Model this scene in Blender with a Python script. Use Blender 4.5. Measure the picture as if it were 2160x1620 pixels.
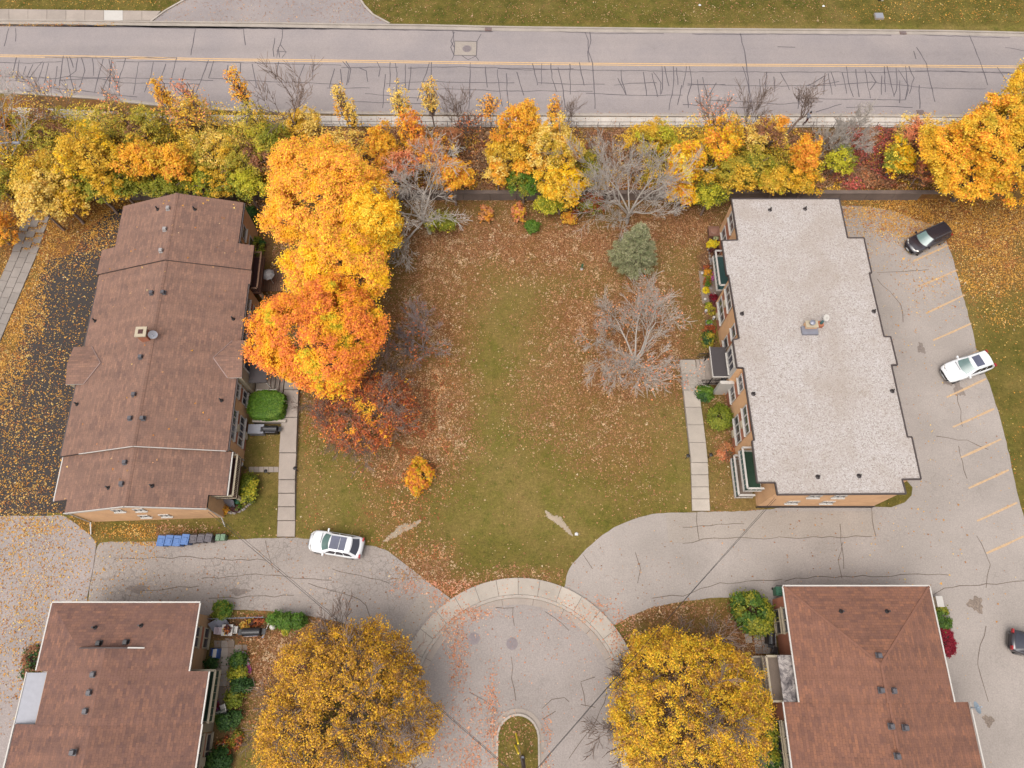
import bpy, bmesh, math, random
import numpy as np
from mathutils import Vector, Matrix
from math import radians, sin, cos, pi

# ---------------------------------------------------------------- scene, camera, light
S = bpy.context.scene
for o in list(bpy.data.objects): bpy.data.objects.remove(o)
COL = S.collection

F_PX, OFF, CAM_H = 1500.0, 615.0, 60.0          # focal length (px of a 2160 wide frame), tilt, flying height
TH = math.atan(OFF / F_PX); STH, CTH = math.sin(TH), math.cos(TH)
cam_d = bpy.data.cameras.new('drone_camera'); cam = bpy.data.objects.new('drone_camera', cam_d); COL.objects.link(cam)
cam.location = (0, 0, CAM_H); cam.rotation_euler = (TH, 0, 0)
cam_d.sensor_fit = 'HORIZONTAL'; cam_d.sensor_width = 36.0; cam_d.lens = 36.0 * F_PX / 2160.0
cam_d.clip_start = 0.5; cam_d.clip_end = 2000
S.camera = cam
S.render.resolution_x, S.render.resolution_y = 1024, 768

SUN_EL, SUN_AZ = 63.0, 214.0      # soft light from the south-west through a thin overcast
W = bpy.data.worlds.new('World'); S.world = W; W.use_nodes = True
nt = W.node_tree; nt.nodes.clear()
sky = nt.nodes.new('ShaderNodeTexSky'); sky.sky_type = 'NISHITA'; sky.sun_disc = False
sky.sun_elevation = radians(SUN_EL); sky.sun_rotation = radians(SUN_AZ)
sky.air_density = 1.0; sky.dust_density = 6.0; sky.ozone_density = 0.6
bg = nt.nodes.new('ShaderNodeBackground'); bg.inputs['Strength'].default_value = 0.15
wo = nt.nodes.new('ShaderNodeOutputWorld')
hs = nt.nodes.new('ShaderNodeHueSaturation'); hs.inputs['Saturation'].default_value = 0.3   # grey overcast
nt.links.new(sky.outputs[0], hs.inputs['Color']); nt.links.new(hs.outputs[0], bg.inputs[0]); nt.links.new(bg.outputs[0], wo.inputs[0])
sl = bpy.data.lights.new('sun', 'SUN'); sl.energy = 0.7; sl.angle = radians(60); sl.color = (1.0, 0.95, 0.88)
so = bpy.data.objects.new('sun', sl); COL.objects.link(so)
a, e = radians(SUN_AZ), radians(SUN_EL)
sdir = Vector((sin(a) * cos(e), cos(a) * cos(e), sin(e)))
so.rotation_euler = sdir.to_track_quat('Z', 'Y').to_euler(); so.location = sdir * 150
S.view_settings.view_transform = 'Standard'; S.view_settings.look = 'None'
S.view_settings.gamma = 1.0; S.view_settings.use_curve_mapping = False
S.view_settings.exposure = 0.96

# ---------------------------------------------------------------- helpers
def P(px, py, z=0.0):
    """world point at height z seen at pixel (px, py) of the 2160 x 1620 photograph"""
    u = (px - 1080.0) / F_PX; v = (810.0 - py) / F_PX
    t = (CAM_H - z) / (CTH - v * STH)
    return Vector((t * u, t * (STH + v * CTH), z))
def Qn(X, Y, Z):
    dz = Z - CAM_H; fw = Y * STH - dz * CTH; up = Y * CTH + dz * STH
    return 1080.0 + F_PX * X / fw, 810.0 - F_PX * up / fw
RT = 1.6           # level of the road above the lawn
WALL_Y = 45.0
def gz(x, y):
    """ground height"""
    t = min(max((x + 47.0) / 4.0, 0), 1)                # 0: smooth slope far left, 1: retaining wall
    if y < WALL_Y: b = 0.0
    else: b = 1.0 + (RT - 1.0) * min((y - WALL_Y) / 7.0, 1)
    if y < 38: sm = 0.0
    else: sm = RT * min((y - 38) / 14.0, 1)
    return b * t + sm * (1 - t)
EXPK = 2.4
def c8(r, g, b, k=1.0):
    f = lambda v: ((v / 255.0 + 0.055) / 1.055) ** 2.4 if v > 10 else v / 255.0 / 12.92
    return tuple(min(f(v) * k / EXPK, 0.9) for v in (r, g, b))

ROOT = {}
def tag(o, label=None, cat=None, group=None, kind=None):
    if label: o['label'] = label
    if cat: o['category'] = cat
    if group: o['group'] = group
    if kind: o['kind'] = kind
    return o
def thing(name, label, cat, loc=(0, 0, 0), rz=0.0, group=None):
    o = bpy.data.objects.new(name, None); COL.objects.link(o)
    o.location = loc; o.rotation_euler = (0, 0, rz); o.empty_display_size = 0.3
    ROOT[o.name] = Vector(loc)
    return tag(o, label, cat, group)
def copy_tree(o, parent=None):
    c = o.copy(); COL.objects.link(c); c.parent = parent
    ROOT[c.name] = ROOT.get(o.name, Vector())
    for ch in list(o.children): copy_tree(ch, c)
    return c
def link_mesh(name, me, mats, parent, world, loc):
    if not isinstance(mats, (list, tuple)): mats = [mats]
    for m in mats: me.materials.append(m)
    o = bpy.data.objects.new(name, me); COL.objects.link(o)
    off = Vector((0, 0, 0))
    if parent is not None:
        o.parent = parent; off = ROOT.get(parent.name, Vector()) if world else Vector()
        ROOT[o.name] = off if world else Vector()
    elif loc is not None:
        off = Vector(loc); o.location = off; ROOT[o.name] = off
    if off.length > 0: me.transform(Matrix.Translation(-off))
    return o
class MB:
    """collects simple shapes into ONE mesh"""
    def __init__(s): s.v = []; s.f = []; s.m = []; s.uv = {}
    def add(s, vs, fs, mi=0):
        k = len(s.v); s.v += [tuple(p) for p in vs]
        for f in fs: s.f.append([i + k for i in f]); s.m.append(mi)
        return s
    def box(s, c, d, rz=0.0, mi=0, rx=0.0, ry=0.0, taper=1.0):
        x, y, z = d[0] / 2, d[1] / 2, d[2] / 2
        R = Matrix.Rotation(rz, 3, 'Z') @ Matrix.Rotation(ry, 3, 'Y') @ Matrix.Rotation(rx, 3, 'X')
        vs = []
        for sz in (-1, 1):
            t = taper if sz > 0 else 1.0
            for sx, sy in ((-1, -1), (1, -1), (1, 1), (-1, 1)):
                vs.append(Vector(c) + R @ Vector((sx * x * t, sy * y * t, sz * z)))
        return s.add(vs, [(3, 2, 1, 0), (4, 5, 6, 7), (0, 1, 5, 4), (1, 2, 6, 5), (2, 3, 7, 6), (3, 0, 4, 7)], mi)
    def box2(s, x0, x1, y0, y1, z0, z1, mi=0):
        return s.box(((x0 + x1) / 2, (y0 + y1) / 2, (z0 + z1) / 2), (abs(x1 - x0), abs(y1 - y0), abs(z1 - z0)), 0, mi)
    def bar(s, p, q, w, h, mi=0):
        p, q = Vector(p), Vector(q); d = (q - p); L = d.length; d.normalize()
        up = Vector((0, 0, 1)) if abs(d.z) < 0.95 else Vector((1, 0, 0))
        sd = d.cross(up).normalized(); u = sd.cross(d).normalized()
        vs = []
        for b in (p, q):
            for a1, a2 in ((-1, -1), (1, -1), (1, 1), (-1, 1)): vs.append(b + sd * (a1 * w / 2) + u * (a2 * h / 2))
        return s.add(vs, [(0, 1, 2, 3), (7, 6, 5, 4), (4, 5, 1, 0), (5, 6, 2, 1), (6, 7, 3, 2), (7, 4, 0, 3)], mi)
    def tube(s, p, q, r0, r1=None, n=8, mi=0, cap=True):
        r1 = r0 if r1 is None else r1
        p, q = Vector(p), Vector(q); d = (q - p).normalized()
        up = Vector((0, 0, 1)) if abs(d.z) < 0.95 else Vector((1, 0, 0))
        a1 = d.cross(up).normalized(); a2 = d.cross(a1).normalized()
        vs = []
        for b, r in ((p, r0), (q, r1)):
            for i in range(n):
                t = 2 * pi * i / n; vs.append(b + a1 * (cos(t) * r) + a2 * (sin(t) * r))
        fs = [(i, (i + 1) % n, n + (i + 1) % n, n + i) for i in range(n)]
        if cap: fs += [tuple(reversed(range(n))), tuple(range(n, 2 * n))]
        return s.add(vs, fs, mi)
    def prism(s, poly, z0, z1, mi=0, mtop=None):
        a2 = sum(poly[i][0] * poly[(i + 1) % len(poly)][1] - poly[(i + 1) % len(poly)][0] * poly[i][1] for i in range(len(poly)))
        poly = list(poly) if a2 > 0 else list(reversed(poly))
        n = len(poly); vs = [(p[0], p[1], z0) for p in poly] + [(p[0], p[1], z1) for p in poly]
        s.add(vs, [(i, (i + 1) % n, n + (i + 1) % n, n + i) for i in range(n)], mi)
        k = len(s.v) - 2 * n
        s.f.append([k + i for i in reversed(range(n))]); s.m.append(mi)
        s.f.append([k + n + i for i in range(n)]); s.m.append(mi if mtop is None else mtop)
        return s
    def lathe(s, prof, c=(0, 0, 0), n=16, mi=0):
        vs = []
        for r, z in prof:
            for i in range(n):
                t = 2 * pi * i / n; vs.append((c[0] + r * cos(t), c[1] + r * sin(t), c[2] + z))
        fs = []
        for j in range(len(prof) - 1):
            for i in range(n): fs.append((j * n + i, j * n + (i + 1) % n, (j + 1) * n + (i + 1) % n, (j + 1) * n + i))
        fs.append(tuple(reversed(range(n)))); fs.append(tuple((len(prof) - 1) * n + i for i in range(n)))
        return s.add(vs, fs, mi)
    def build(s, name, mats, parent=None, world=True, smooth=False, loc=None, uv=None):
        me = bpy.data.meshes.new(name); me.from_pydata(s.v, [], s.f)
        if uv is not None:
            l = me.uv_layers.new(name='UVMap')
            for pi_, pol in enumerate(me.polygons):
                for li in pol.loop_indices:
                    l.data[li].uv = uv(pi_, Vector(s.v[me.loops[li].vertex_index]))
        for i, pol in enumerate(me.polygons):
            pol.material_index = s.m[i]; pol.use_smooth = smooth
        me.update()
        return link_mesh(name, me, mats, parent, world, loc)
def np_mesh(name, V, F, mat, parent=None, world=True, col=None, loc=None):
    me = bpy.data.meshes.new(name); V = np.asarray(V, np.float32); F = np.asarray(F, np.int32)
    n, k = F.shape
    me.vertices.add(len(V)); me.vertices.foreach_set('co', V.ravel())
    me.loops.add(n * k); me.loops.foreach_set('vertex_index', F.ravel())
    me.polygons.add(n); me.polygons.foreach_set('loop_start', np.arange(0, n * k, k, dtype=np.int32))
    if col is not None:
        at = me.color_attributes.new('Col', 'FLOAT_COLOR', 'POINT')
        c4 = np.ones((len(V), 4), np.float32); c4[:, :3] = col; at.data.foreach_set('color', c4.ravel())
    me.update(calc_edges=True)
    return link_mesh(name, me, mat, parent, world, loc)

# ---------------------------------------------------------------- materials
MATS = {}
def new_mat(name):
    m = bpy.data.materials.new(name); m.use_nodes = True; MATS[name] = m
    n = m.node_tree; b = n.nodes['Principled BSDF']
    return m, n, b
class N:
    """tiny node-building helper"""
    def __init__(s, nt): s.t = nt; s.pos = nt.nodes.new('ShaderNodeNewGeometry').outputs['Position']
    def nd(s, ty, **kw):
        n = s.t.nodes.new(ty)
        for k, v in kw.items():
            if hasattr(n, k): setattr(n, k, v)
        return n
    def L(s, a, b): s.t.links.new(a, b)
    def noise(s, scale, detail=4, rough=0.6, vec=None, dist=0.0):
        n = s.nd('ShaderNodeTexNoise'); n.inputs['Scale'].default_value = scale; n.inputs['Detail'].default_value = detail
        n.inputs['Roughness'].default_value = rough; n.inputs['Distortion'].default_value = dist
        s.L(vec or s.pos, n.inputs['Vector']); return n.outputs['Fac']
    def voro(s, scale, feature='F1', out='Distance', vec=None, rnd=1.0):
        n = s.nd('ShaderNodeTexVoronoi', feature=feature); n.inputs['Scale'].default_value = scale
        n.inputs['Randomness'].default_value = rnd
        s.L(vec or s.pos, n.inputs['Vector']); return n.outputs[out]
    def ramp(s, fac, stops):
        n = s.nd('ShaderNodeValToRGB'); cr = n.color_ramp
        while len(cr.elements) > 1: cr.elements.remove(cr.elements[-1])
        for i, (p, c) in enumerate(stops):
            el = cr.elements[0] if i == 0 else cr.elements.new(p)
            el.position = p; el.color = tuple(c) + (1,) if len(c) == 3 else c
        s.L(fac, n.inputs['Fac']); return n.outputs['Color']
    def mr(s, fac, a, b, c=0.0, d=1.0):
        n = s.nd('ShaderNodeMapRange'); n.inputs[1].default_value = a; n.inputs[2].default_value = b
        n.inputs[3].default_value = c; n.inputs[4].default_value = d; s.L(fac, n.inputs[0]); return n.outputs[0]
    def mix(s, fac, a, b, bt='MIX'):
        n = s.nd('ShaderNodeMix', data_type='RGBA', blend_type=bt)
        for sock, v in ((n.inputs[0], fac), (n.inputs[6], a), (n.inputs[7], b)):
            if hasattr(v, 'is_linked') or hasattr(v, 'links'): s.L(v, sock)
            elif isinstance(v, (int, float)): sock.default_value = v
            else: sock.default_value = tuple(v) + (1,)
        return n.outputs[2]
    def math(s, op, a, b=0.0):
        n = s.nd('ShaderNodeMath', operation=op)
        for sock, v in ((n.inputs[0], a), (n.inputs[1], b)):
            if isinstance(v, (int, float)): sock.default_value = v
            else: s.L(v, sock)
        return n.outputs[0]
    def scaled(s, fac, k): return s.mr(fac, 0, 1, 1 - k, 1 + k)
    def bump(s, h, bsdf, strength=0.3, dist=0.05):
        n = s.nd('ShaderNodeBump'); n.inputs['Strength'].default_value = strength; n.inputs['Distance'].default_value = dist
        s.L(h, n.inputs['Height']); s.L(n.outputs[0], bsdf.inputs['Normal'])
def gray(v): return (v, v, v)
def plain(name, col, rough=0.6, metal=0.0, var=0.12, scale=3.0, coat=0.0, spec=0.5):
    if name in MATS: return MATS[name]
    m, n, b = new_mat(name); k = N(n)
    f = k.noise(scale, 5, 0.65)
    k.L(k.mix(1.0, col, k.ramp(f, [(0.25, gray(1 - var)), (0.75, gray(1 + var))]), 'MULTIPLY'), b.inputs['Base Color'])
    b.inputs['Roughness'].default_value = rough; b.inputs['Metallic'].default_value = metal
    b.inputs['Coat Weight'].default_value = coat; b.inputs['Specular IOR Level'].default_value = spec
    return m
def asphalt(name, col, crackle=0.0, stain=0.25, fine=0.35, tint=(0.97, 0.97, 0.96), streak=0.0):
    m, n, b = new_mat(name); k = N(n)
    c = k.mix(k.mr(k.noise(0.16, 5, 0.6), 0.35, 0.7), tuple(v * 1.06 for v in col), tuple(v * t * (1 - stain) for v, t in zip(col, tint)))
    c = k.mix(k.mr(k.noise(0.6, 6, 0.7), 0.58, 0.8, 0, 0.45), c, tuple(v * 0.6 for v in col))
    g = k.noise(9, 3, 0.7)
    c = k.mix(1.0, c, k.ramp(g, [(0.25, gray(1 - fine)), (0.75, gray(1 + fine))]), 'MULTIPLY')
    if streak:
        mp = k.nd('ShaderNodeMapping'); mp.inputs['Scale'].default_value = (0.02, 0.55, 1); k.L(k.pos, mp.inputs[0])
        c = k.mix(1.0, c, k.ramp(k.noise(1.0, 3, 0.5, mp.outputs[0]), [(0.3, gray(1 - streak)), (0.7, gray(1 + streak))]), 'MULTIPLY')
    if crackle:
        wv = k.nd('ShaderNodeVectorMath', operation='ADD')
        nz = k.nd('ShaderNodeTexNoise'); nz.inputs['Scale'].default_value = 1.2; k.L(k.pos, nz.inputs['Vector'])
        k.L(k.pos, wv.inputs[0]); k.L(nz.outputs['Color'], wv.inputs[1])
        e1 = k.mr(k.voro(2.0, 'DISTANCE_TO_EDGE', 'Distance', wv.outputs[0]), 0.0, 0.07, 1, 0)
        msk = k.mr(k.noise(0.22, 3, 0.6), 0.42, 0.62)
        c = k.mix(k.math('MULTIPLY', k.math('MULTIPLY', e1, msk), crackle), c, tuple(v * 0.45 for v in col))
    k.L(c, b.inputs['Base Color']); b.inputs['Roughness'].default_value = 0.9
    k.bump(g, b, 0.25, 0.03)
    return m
def concrete(name, col, var=0.18):
    m, n, b = new_mat(name); k = N(n)
    c = k.mix(k.mr(k.noise(0.5, 6, 0.65), 0.3, 0.75), tuple(v * (1 + var * .6) for v in col), tuple(v * (1 - var) for v in col))
    c = k.mix(k.mr(k.noise(3.5, 5, 0.7), 0.6, 0.85, 0, 0.5), c, tuple(v * t for v, t in zip(col, (0.6, 0.54, 0.45))))
    ob = k.nd('ShaderNodeObjectInfo')
    c = k.mix(1.0, c, k.ramp(ob.outputs['Random'], [(0, gray(0.9)), (1, gray(1.07))]), 'MULTIPLY')
    c = k.mix(1.0, c, k.ramp(k.noise(16, 2, 0.6), [(0.3, gray(0.9)), (0.7, gray(1.1))]), 'MULTIPLY')
    k.L(c, b.inputs['Base Color']); b.inputs['Roughness'].default_value = 0.9
    return m
def shingle(name, cols):
    m, n, b = new_mat(name); k = N(n)
    uv = k.nd('ShaderNodeUVMap').outputs[0]
    br = k.nd('ShaderNodeTexBrick'); br.offset = 0.5; br.offset_frequency = 2
    br.inputs['Scale'].default_value = 1.0; br.inputs['Brick Width'].default_value = 0.34; br.inputs['Row Height'].default_value = 0.2
    br.inputs['Mortar Size'].default_value = 0.014; br.inputs['Mortar Smooth'].default_value = 0.3; br.inputs['Bias'].default_value = 0.0
    br.inputs['Color1'].default_value = tuple(cols[0]) + (1,); br.inputs['Color2'].default_value = tuple(cols[1]) + (1,)
    br.inputs['Mortar'].default_value = tuple(v * 0.62 for v in cols[0]) + (1,); k.L(uv, br.inputs['Vector'])
    br2 = k.nd('ShaderNodeTexBrick'); br2.offset = 0.37
    br2.inputs['Scale'].default_value = 1.0; br2.inputs['Brick Width'].default_value = 0.62; br2.inputs['Row Height'].default_value = 0.2
    br2.inputs['Mortar Size'].default_value = 0.0
    br2.inputs['Color1'].default_value = (0.72, 0.73, 0.78, 1); br2.inputs['Color2'].default_value = (1.24, 1.2, 1.12, 1); k.L(uv, br2.inputs['Vector'])
    c = k.mix(0.8, br.outputs['Color'], br2.outputs['Color'], 'MULTIPLY')
    c = k.mix(k.mr(k.noise(0.35, 5, 0.6), 0.35, 0.7, 0, 0.5), c, cols[2])
    mp = k.nd('ShaderNodeMapping'); mp.inputs['Scale'].default_value = (1.4, 0.12, 1); k.L(uv, mp.inputs[0])
    c = k.mix(1.0, c, k.ramp(k.noise(1.0, 4, 0.6, mp.outputs[0]), [(0.3, gray(0.86)), (0.7, gray(1.12))]), 'MULTIPLY')
    c = k.mix(1.0, c, k.ramp(k.noise(14, 3, 0.7), [(0.25, gray(0.8)), (0.75, gray(1.2))]), 'MULTIPLY')
    k.L(c, b.inputs['Base Color']); b.inputs['Roughness'].default_value = 0.92
    k.bump(br.outputs['Fac'], b, 0.25, -0.02)
    return m
def brickwall(name, c1, c2):
    m, n, b = new_mat(name); k = N(n)
    sx = k.nd('ShaderNodeSeparateXYZ'); k.L(k.pos, sx.inputs[0])
    cb = k.nd('ShaderNodeCombineXYZ'); k.L(k.math('ADD', sx.outputs[0], sx.outputs[1]), cb.inputs[0]); k.L(sx.outputs[2], cb.inputs[1])
    br = k.nd('ShaderNodeTexBrick'); br.inputs['Scale'].default_value = 1.0
    br.inputs['Brick Width'].default_value = 0.25; br.inputs['Row Height'].default_value = 0.085; br.inputs['Mortar Size'].default_value = 0.010
    br.inputs['Color1'].default_value = tuple(c1) + (1,); br.inputs['Color2'].default_value = tuple(c2) + (1,)
    br.inputs['Mortar'].default_value = tuple(v * 0.75 + 0.04 for v in c1) + (1,); k.L(cb.outputs[0], br.inputs['Vector'])
    c = k.mix(1.0, br.outputs['Color'], k.ramp(k.noise(0.8, 5, 0.6), [(0.3, gray(0.88)), (0.7, gray(1.1))]), 'MULTIPLY')
    k.L(c, b.inputs['Base Color']); b.inputs['Roughness'].default_value = 0.9
    k.bump(br.outputs['Fac'], b, 0.3, -0.01)
    return m
def leafmat(name, trans=0.28):
    m, n, b = new_mat(name); k = N(n)
    at = k.nd('ShaderNodeVertexColor', layer_name='Col')
    b.inputs['Roughness'].default_value = 0.6; b.inputs['Specular IOR Level'].default_value = 0.25
    k.L(at.outputs['Color'], b.inputs['Base Color'])
    tr = k.nd('ShaderNodeBsdfTranslucent'); k.L(at.outputs['Color'], tr.inputs[0])
    mx = k.nd('ShaderNodeMixShader'); mx.inputs[0].default_value = trans
    k.L(b.outputs[0], mx.inputs[1]); k.L(tr.outputs[0], mx.inputs[2])
    k.L(mx.outputs[0], n.nodes['Material Output'].inputs['Surface'])
    return m
def glassmat(name, col=(0.02, 0.025, 0.03), rough=0.06):
    m, n, b = new_mat(name); k = N(n)
    k.L(k.mix(k.noise(1.3, 3), col, tuple(v * 2.2 for v in col)), b.inputs['Base Color'])
    b.inputs['Roughness'].default_value = rough; b.inputs['Specular IOR Level'].default_value = 0.7
    return m

M_road = asphalt('road_asphalt', c8(179, 166, 161), 0, 0.10, 0.16, (0.96, 0.98, 1.03), 0.07)
M_lotr = asphalt('weathered_asphalt', c8(194, 181, 171), 0.25, 0.14, 0.2)
M_lotl = asphalt('cracked_asphalt', c8(190, 176, 166), 0.75, 0.12, 0.24)
M_lotw = asphalt('leafy_lot_asphalt', c8(190, 176, 170), 0.2, 0.14, 0.22)
M_cul = asphalt('street_asphalt', c8(186, 173, 165), 0.15, 0.12, 0.24)
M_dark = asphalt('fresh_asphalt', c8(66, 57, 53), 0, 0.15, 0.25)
M_patch = asphalt('patch_asphalt', c8(193, 179, 166), 0.1, 0.14, 0.2)
M_conc = concrete('concrete', c8(212, 198, 182))
M_walk = concrete('pale_concrete', c8(222, 210, 197, 1.18))
M_conc2 = concrete('old_concrete', c8(196, 180, 166))
M_kerb = concrete('kerb_concrete', c8(206, 192, 178), 0.22)
M_paver = concrete('paver_concrete', c8(176, 164, 154), 0.2)
M_patio = concrete('patio_slab', c8(168, 148, 132), 0.22)
M_wallc = concrete('weathered_concrete', c8(142, 122, 110), 0.3)
M_seal = plain('crack_sealant', c8(104, 94, 98), 0.7, 0, 0.12, 2)
M_crack = plain('crack_dirt', c8(118, 100, 88), 0.95, 0, 0.2, 3)
M_yline = plain('yellow_paint', c8(248, 202, 140), 0.7, 0, 0.16, 4)
M_yfade = plain('faded_yellow_paint', c8(228, 190, 146), 0.8, 0, 0.22, 5)
M_shA = shingle('shingle_brown', (c8(164, 124, 104), c8(147, 110, 95), c8(163, 124, 105)))
M_shC = shingle('shingle_dark_brown', (c8(156, 110, 89), c8(131, 94, 84), c8(150, 108, 90)))
M_shD = shingle('shingle_terracotta', (c8(162, 109, 82), c8(143, 98, 81), c8(154, 105, 84)))
M_tan = brickwall('tan_brick', c8(228, 178, 128, 1.5), c8(216, 166, 120, 1.5))
M_or = brickwall('orange_brick', c8(196, 118, 80, 1.2), c8(180, 106, 72, 1.2))
M_tanC = brickwall('buff_brick', c8(206, 160, 114, 1.3), c8(194, 150, 106, 1.3))
M_white = plain('white_trim', c8(232, 224, 214), 0.5, 0, 0.06)
M_cream = plain('cream_siding', c8(214, 196, 166), 0.6, 0, 0.08)
M_glass = glassmat('window_glass', c8(72, 72, 80))
M_dkmetal = plain('dark_metal', c8(72, 62, 60), 0.5, 0.3)
M_vent = plain('roof_vent_grey', c8(108, 104, 108), 0.5, 0.2)
M_lvent = plain('roof_vent_pale', c8(196, 188, 184), 0.5, 0.2)
M_black = plain('black_plastic', c8(42, 38, 40), 0.5)
M_rubber = plain('rubber', c8(36, 34, 34), 0.85)
M_canopy = plain('dark_canopy_felt', c8(82, 74, 74), 0.9)
M_trim = plain('roof_edge_metal', c8(92, 78, 74), 0.5, 0.2)
M_grey = plain('light_grey_metal', c8(182, 182, 190), 0.5, 0.2, 0.08)
M_galv = plain('galvanised_metal', c8(176, 176, 188), 0.4, 0.4, 0.12)
M_bark = plain('bark', c8(118, 98, 84), 0.95, 0, 0.3, 6)
M_twig = plain('pale_twigs', c8(210, 198, 185, 1.15), 0.95, 0, 0.2, 4)
M_twig2 = plain('grey_brown_twigs', c8(150, 126, 112, 1.15), 0.95, 0, 0.25, 4)
M_leaf = leafmat('leaf')
M_litter = leafmat('fallen_leaf', 0.1)
M_wood = plain('wood_planks', c8(146, 108, 82), 0.8, 0, 0.25, 5)
M_rail = plain('railing_paint', c8(104, 92, 88), 0.6)
M_iron = plain('cast_iron', c8(164, 150, 150), 0.7, 0.2, 0.2, 8)
M_rust = plain('rusty_iron', c8(136, 96, 78), 0.8, 0.1, 0.3, 8)
def gravelmat():
    m, n, b = new_mat('roof_gravel'); k = N(n)
    c = k.voro(13.0, 'F1', 'Color')
    bw = k.nd('ShaderNodeSeparateColor'); k.L(c, bw.inputs[0])
    col = k.ramp(bw.outputs[0], [(0.0, c8(168, 152, 142)), (0.12, c8(192, 179, 169)), (0.35, c8(208, 196, 188)), (0.75, c8(218, 208, 202)), (1.0, c8(230, 222, 216))])
    big = k.noise(0.3, 6, 0.65)
    col = k.mix(k.mr(big, 0.42, 0.75, 0, 0.7), col, c8(188, 170, 154))
    col = k.mix(k.mr(k.noise(0.9, 5, 0.7), 0.6, 0.8, 0, 0.45), col, c8(172, 150, 130))
    k.L(k.mix(1.0, col, k.ramp(k.noise(7.0, 3, 0.8), [(0.3, gray(0.92)), (0.52, gray(1.0)), (0.75, gray(1.04))]), 'MULTIPLY'), b.inputs['Base Color'])
    b.inputs['Roughness'].default_value = 0.95
    k.bump(k.voro(9.0), b, 0.5, 0.04)
    return m
M_gravel = gravelmat()
def grassmat():
    m, n, b = new_mat('lawn'); k = N(n)
    at = k.nd('ShaderNodeVertexColor', layer_name='Col'); sp = k.nd('ShaderNodeSeparateColor'); k.L(at.outputs['Color'], sp.inputs[0])
    big = k.noise(0.11, 5, 0.6); mid = k.noise(0.55, 6, 0.7); fine = k.noise(5.0, 5, 0.75)
    g = k.mix(k.mr(mid, 0.4, 0.6), c8(126, 121, 52), c8(145, 127, 68))
    g = k.mix(k.mr(big, 0.44, 0.66), g, c8(158, 133, 80))
    g = k.mix(k.mr(k.noise(0.8, 4, 0.7), 0.56, 0.7, 0, 0.8), g, c8(100, 106, 40))
    lit = k.mix(k.mr(k.noise(1.4, 5, 0.7), 0.3, 0.7), c8(170, 120, 76), c8(132, 88, 52))
    f = k.math('MULTIPLY', sp.outputs[0], k.mr(k.noise(0.9, 5, 0.7), 0.25, 0.6, 0.45, 1.25))
    f = k.mr(f, 0.0, 1.0)
    c = k.mix(f, g, lit)
    lush = k.mix(k.mr(k.noise(0.7, 5, 0.7), 0.35, 0.65), c8(96, 96, 38), c8(134, 116, 58))
    c = k.mix(sp.outputs[2], c, lush)
    dirt = k.mix(mid, c8(150, 112, 84), c8(118, 84, 62))
    c = k.mix(sp.outputs[1], c, dirt)
    c = k.mix(1.0, c, k.ramp(k.noise(2.3, 4, 0.75), [(0.3, gray(0.8)), (0.7, gray(1.18))]), 'MULTIPLY')
    c = k.mix(1.0, c, k.ramp(k.noise(11.0, 2, 0.8), [(0.3, gray(0.72)), (0.7, gray(1.28))]), 'MULTIPLY')
    c = k.mix(1.0, c, k.ramp(fine, [(0.25, gray(0.66)), (0.5, gray(1.0)), (0.78, gray(1.4))]), 'MULTIPLY')
    k.L(c, b.inputs['Base Color']); b.inputs['Roughness'].default_value = 1.0; b.inputs['Specular IOR Level'].default_value = 0.1
    k.bump(fine, b, 0.6, 0.08)
    return m
M_grass = grassmat()
# ---------------------------------------------------------------- leaf-litter density over the ground (pixel blobs)
BUILD_FP = [[(-37, 12.2), (-23.6, 12.2), (-23.6, 41), (-37, 41)], [(19.4, 13.1), (31.9, 13.1), (31.9, 41), (19.4, 41)],
            [(-35.4, -12), (-22.3, -12), (-24, 5), (-34.4, 5)], [(19.9, -12), (32.9, -12), (31.4, 6), (20.6, 6)]]
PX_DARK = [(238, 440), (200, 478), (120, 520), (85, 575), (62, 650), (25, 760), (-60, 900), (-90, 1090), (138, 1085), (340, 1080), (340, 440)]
PX_LOTW = [(-90, 1090), (138, 1087), (205, 1142), (196, 1200), (184, 1262), (150, 1700), (-120, 1700)]
PX_LOTL = [(205, 1143), (330, 1143), (480, 1138), (620, 1134), (700, 1143), (780, 1150), (815, 1160), (850, 1186), (900, 1226), (950, 1262), (985, 1300), (900, 1420), (850, 1388), (795, 1343), (720, 1312), (640, 1297), (560, 1288), (455, 1285), (400, 1330), (182, 1330), (186, 1262), (197, 1200)]
PX_LOTR = [(1193, 1236), (1196, 1204), (1230, 1163), (1275, 1124), (1330, 1095), (1380, 1083), (1460, 1080), (1592, 1078), (1720, 1060), (1740, 436), (1790, 434), (1870, 440), (1950, 470), (1985, 478), (2010, 545), (2030, 620), (2050, 690), (2063, 760), (2084, 800), (2103, 860), (2118, 915), (2130, 965), (2150, 1060), (2172, 1125), (2280, 1420), (2360, 1720), (2000, 1720), (1960, 1300), (1640, 1290), (1550, 1258), (1450, 1266), (1370, 1282), (1320, 1304), (1288, 1325), (1230, 1300), (1180, 1262)]
def inpoly(x, y, poly):
    x = np.asarray(x); y = np.asarray(y); c = np.zeros(x.shape, bool); n = len(poly)
    for i in range(n):
        x1, y1 = poly[i][0], poly[i][1]; x2, y2 = poly[(i + 1) % n][0], poly[(i + 1) % n][1]
        if y1 == y2: continue
        c ^= ((y1 > y) != (y2 > y)) & (x < (x2 - x1) * (y - y1) / (y2 - y1) + x1)
    return c
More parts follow.
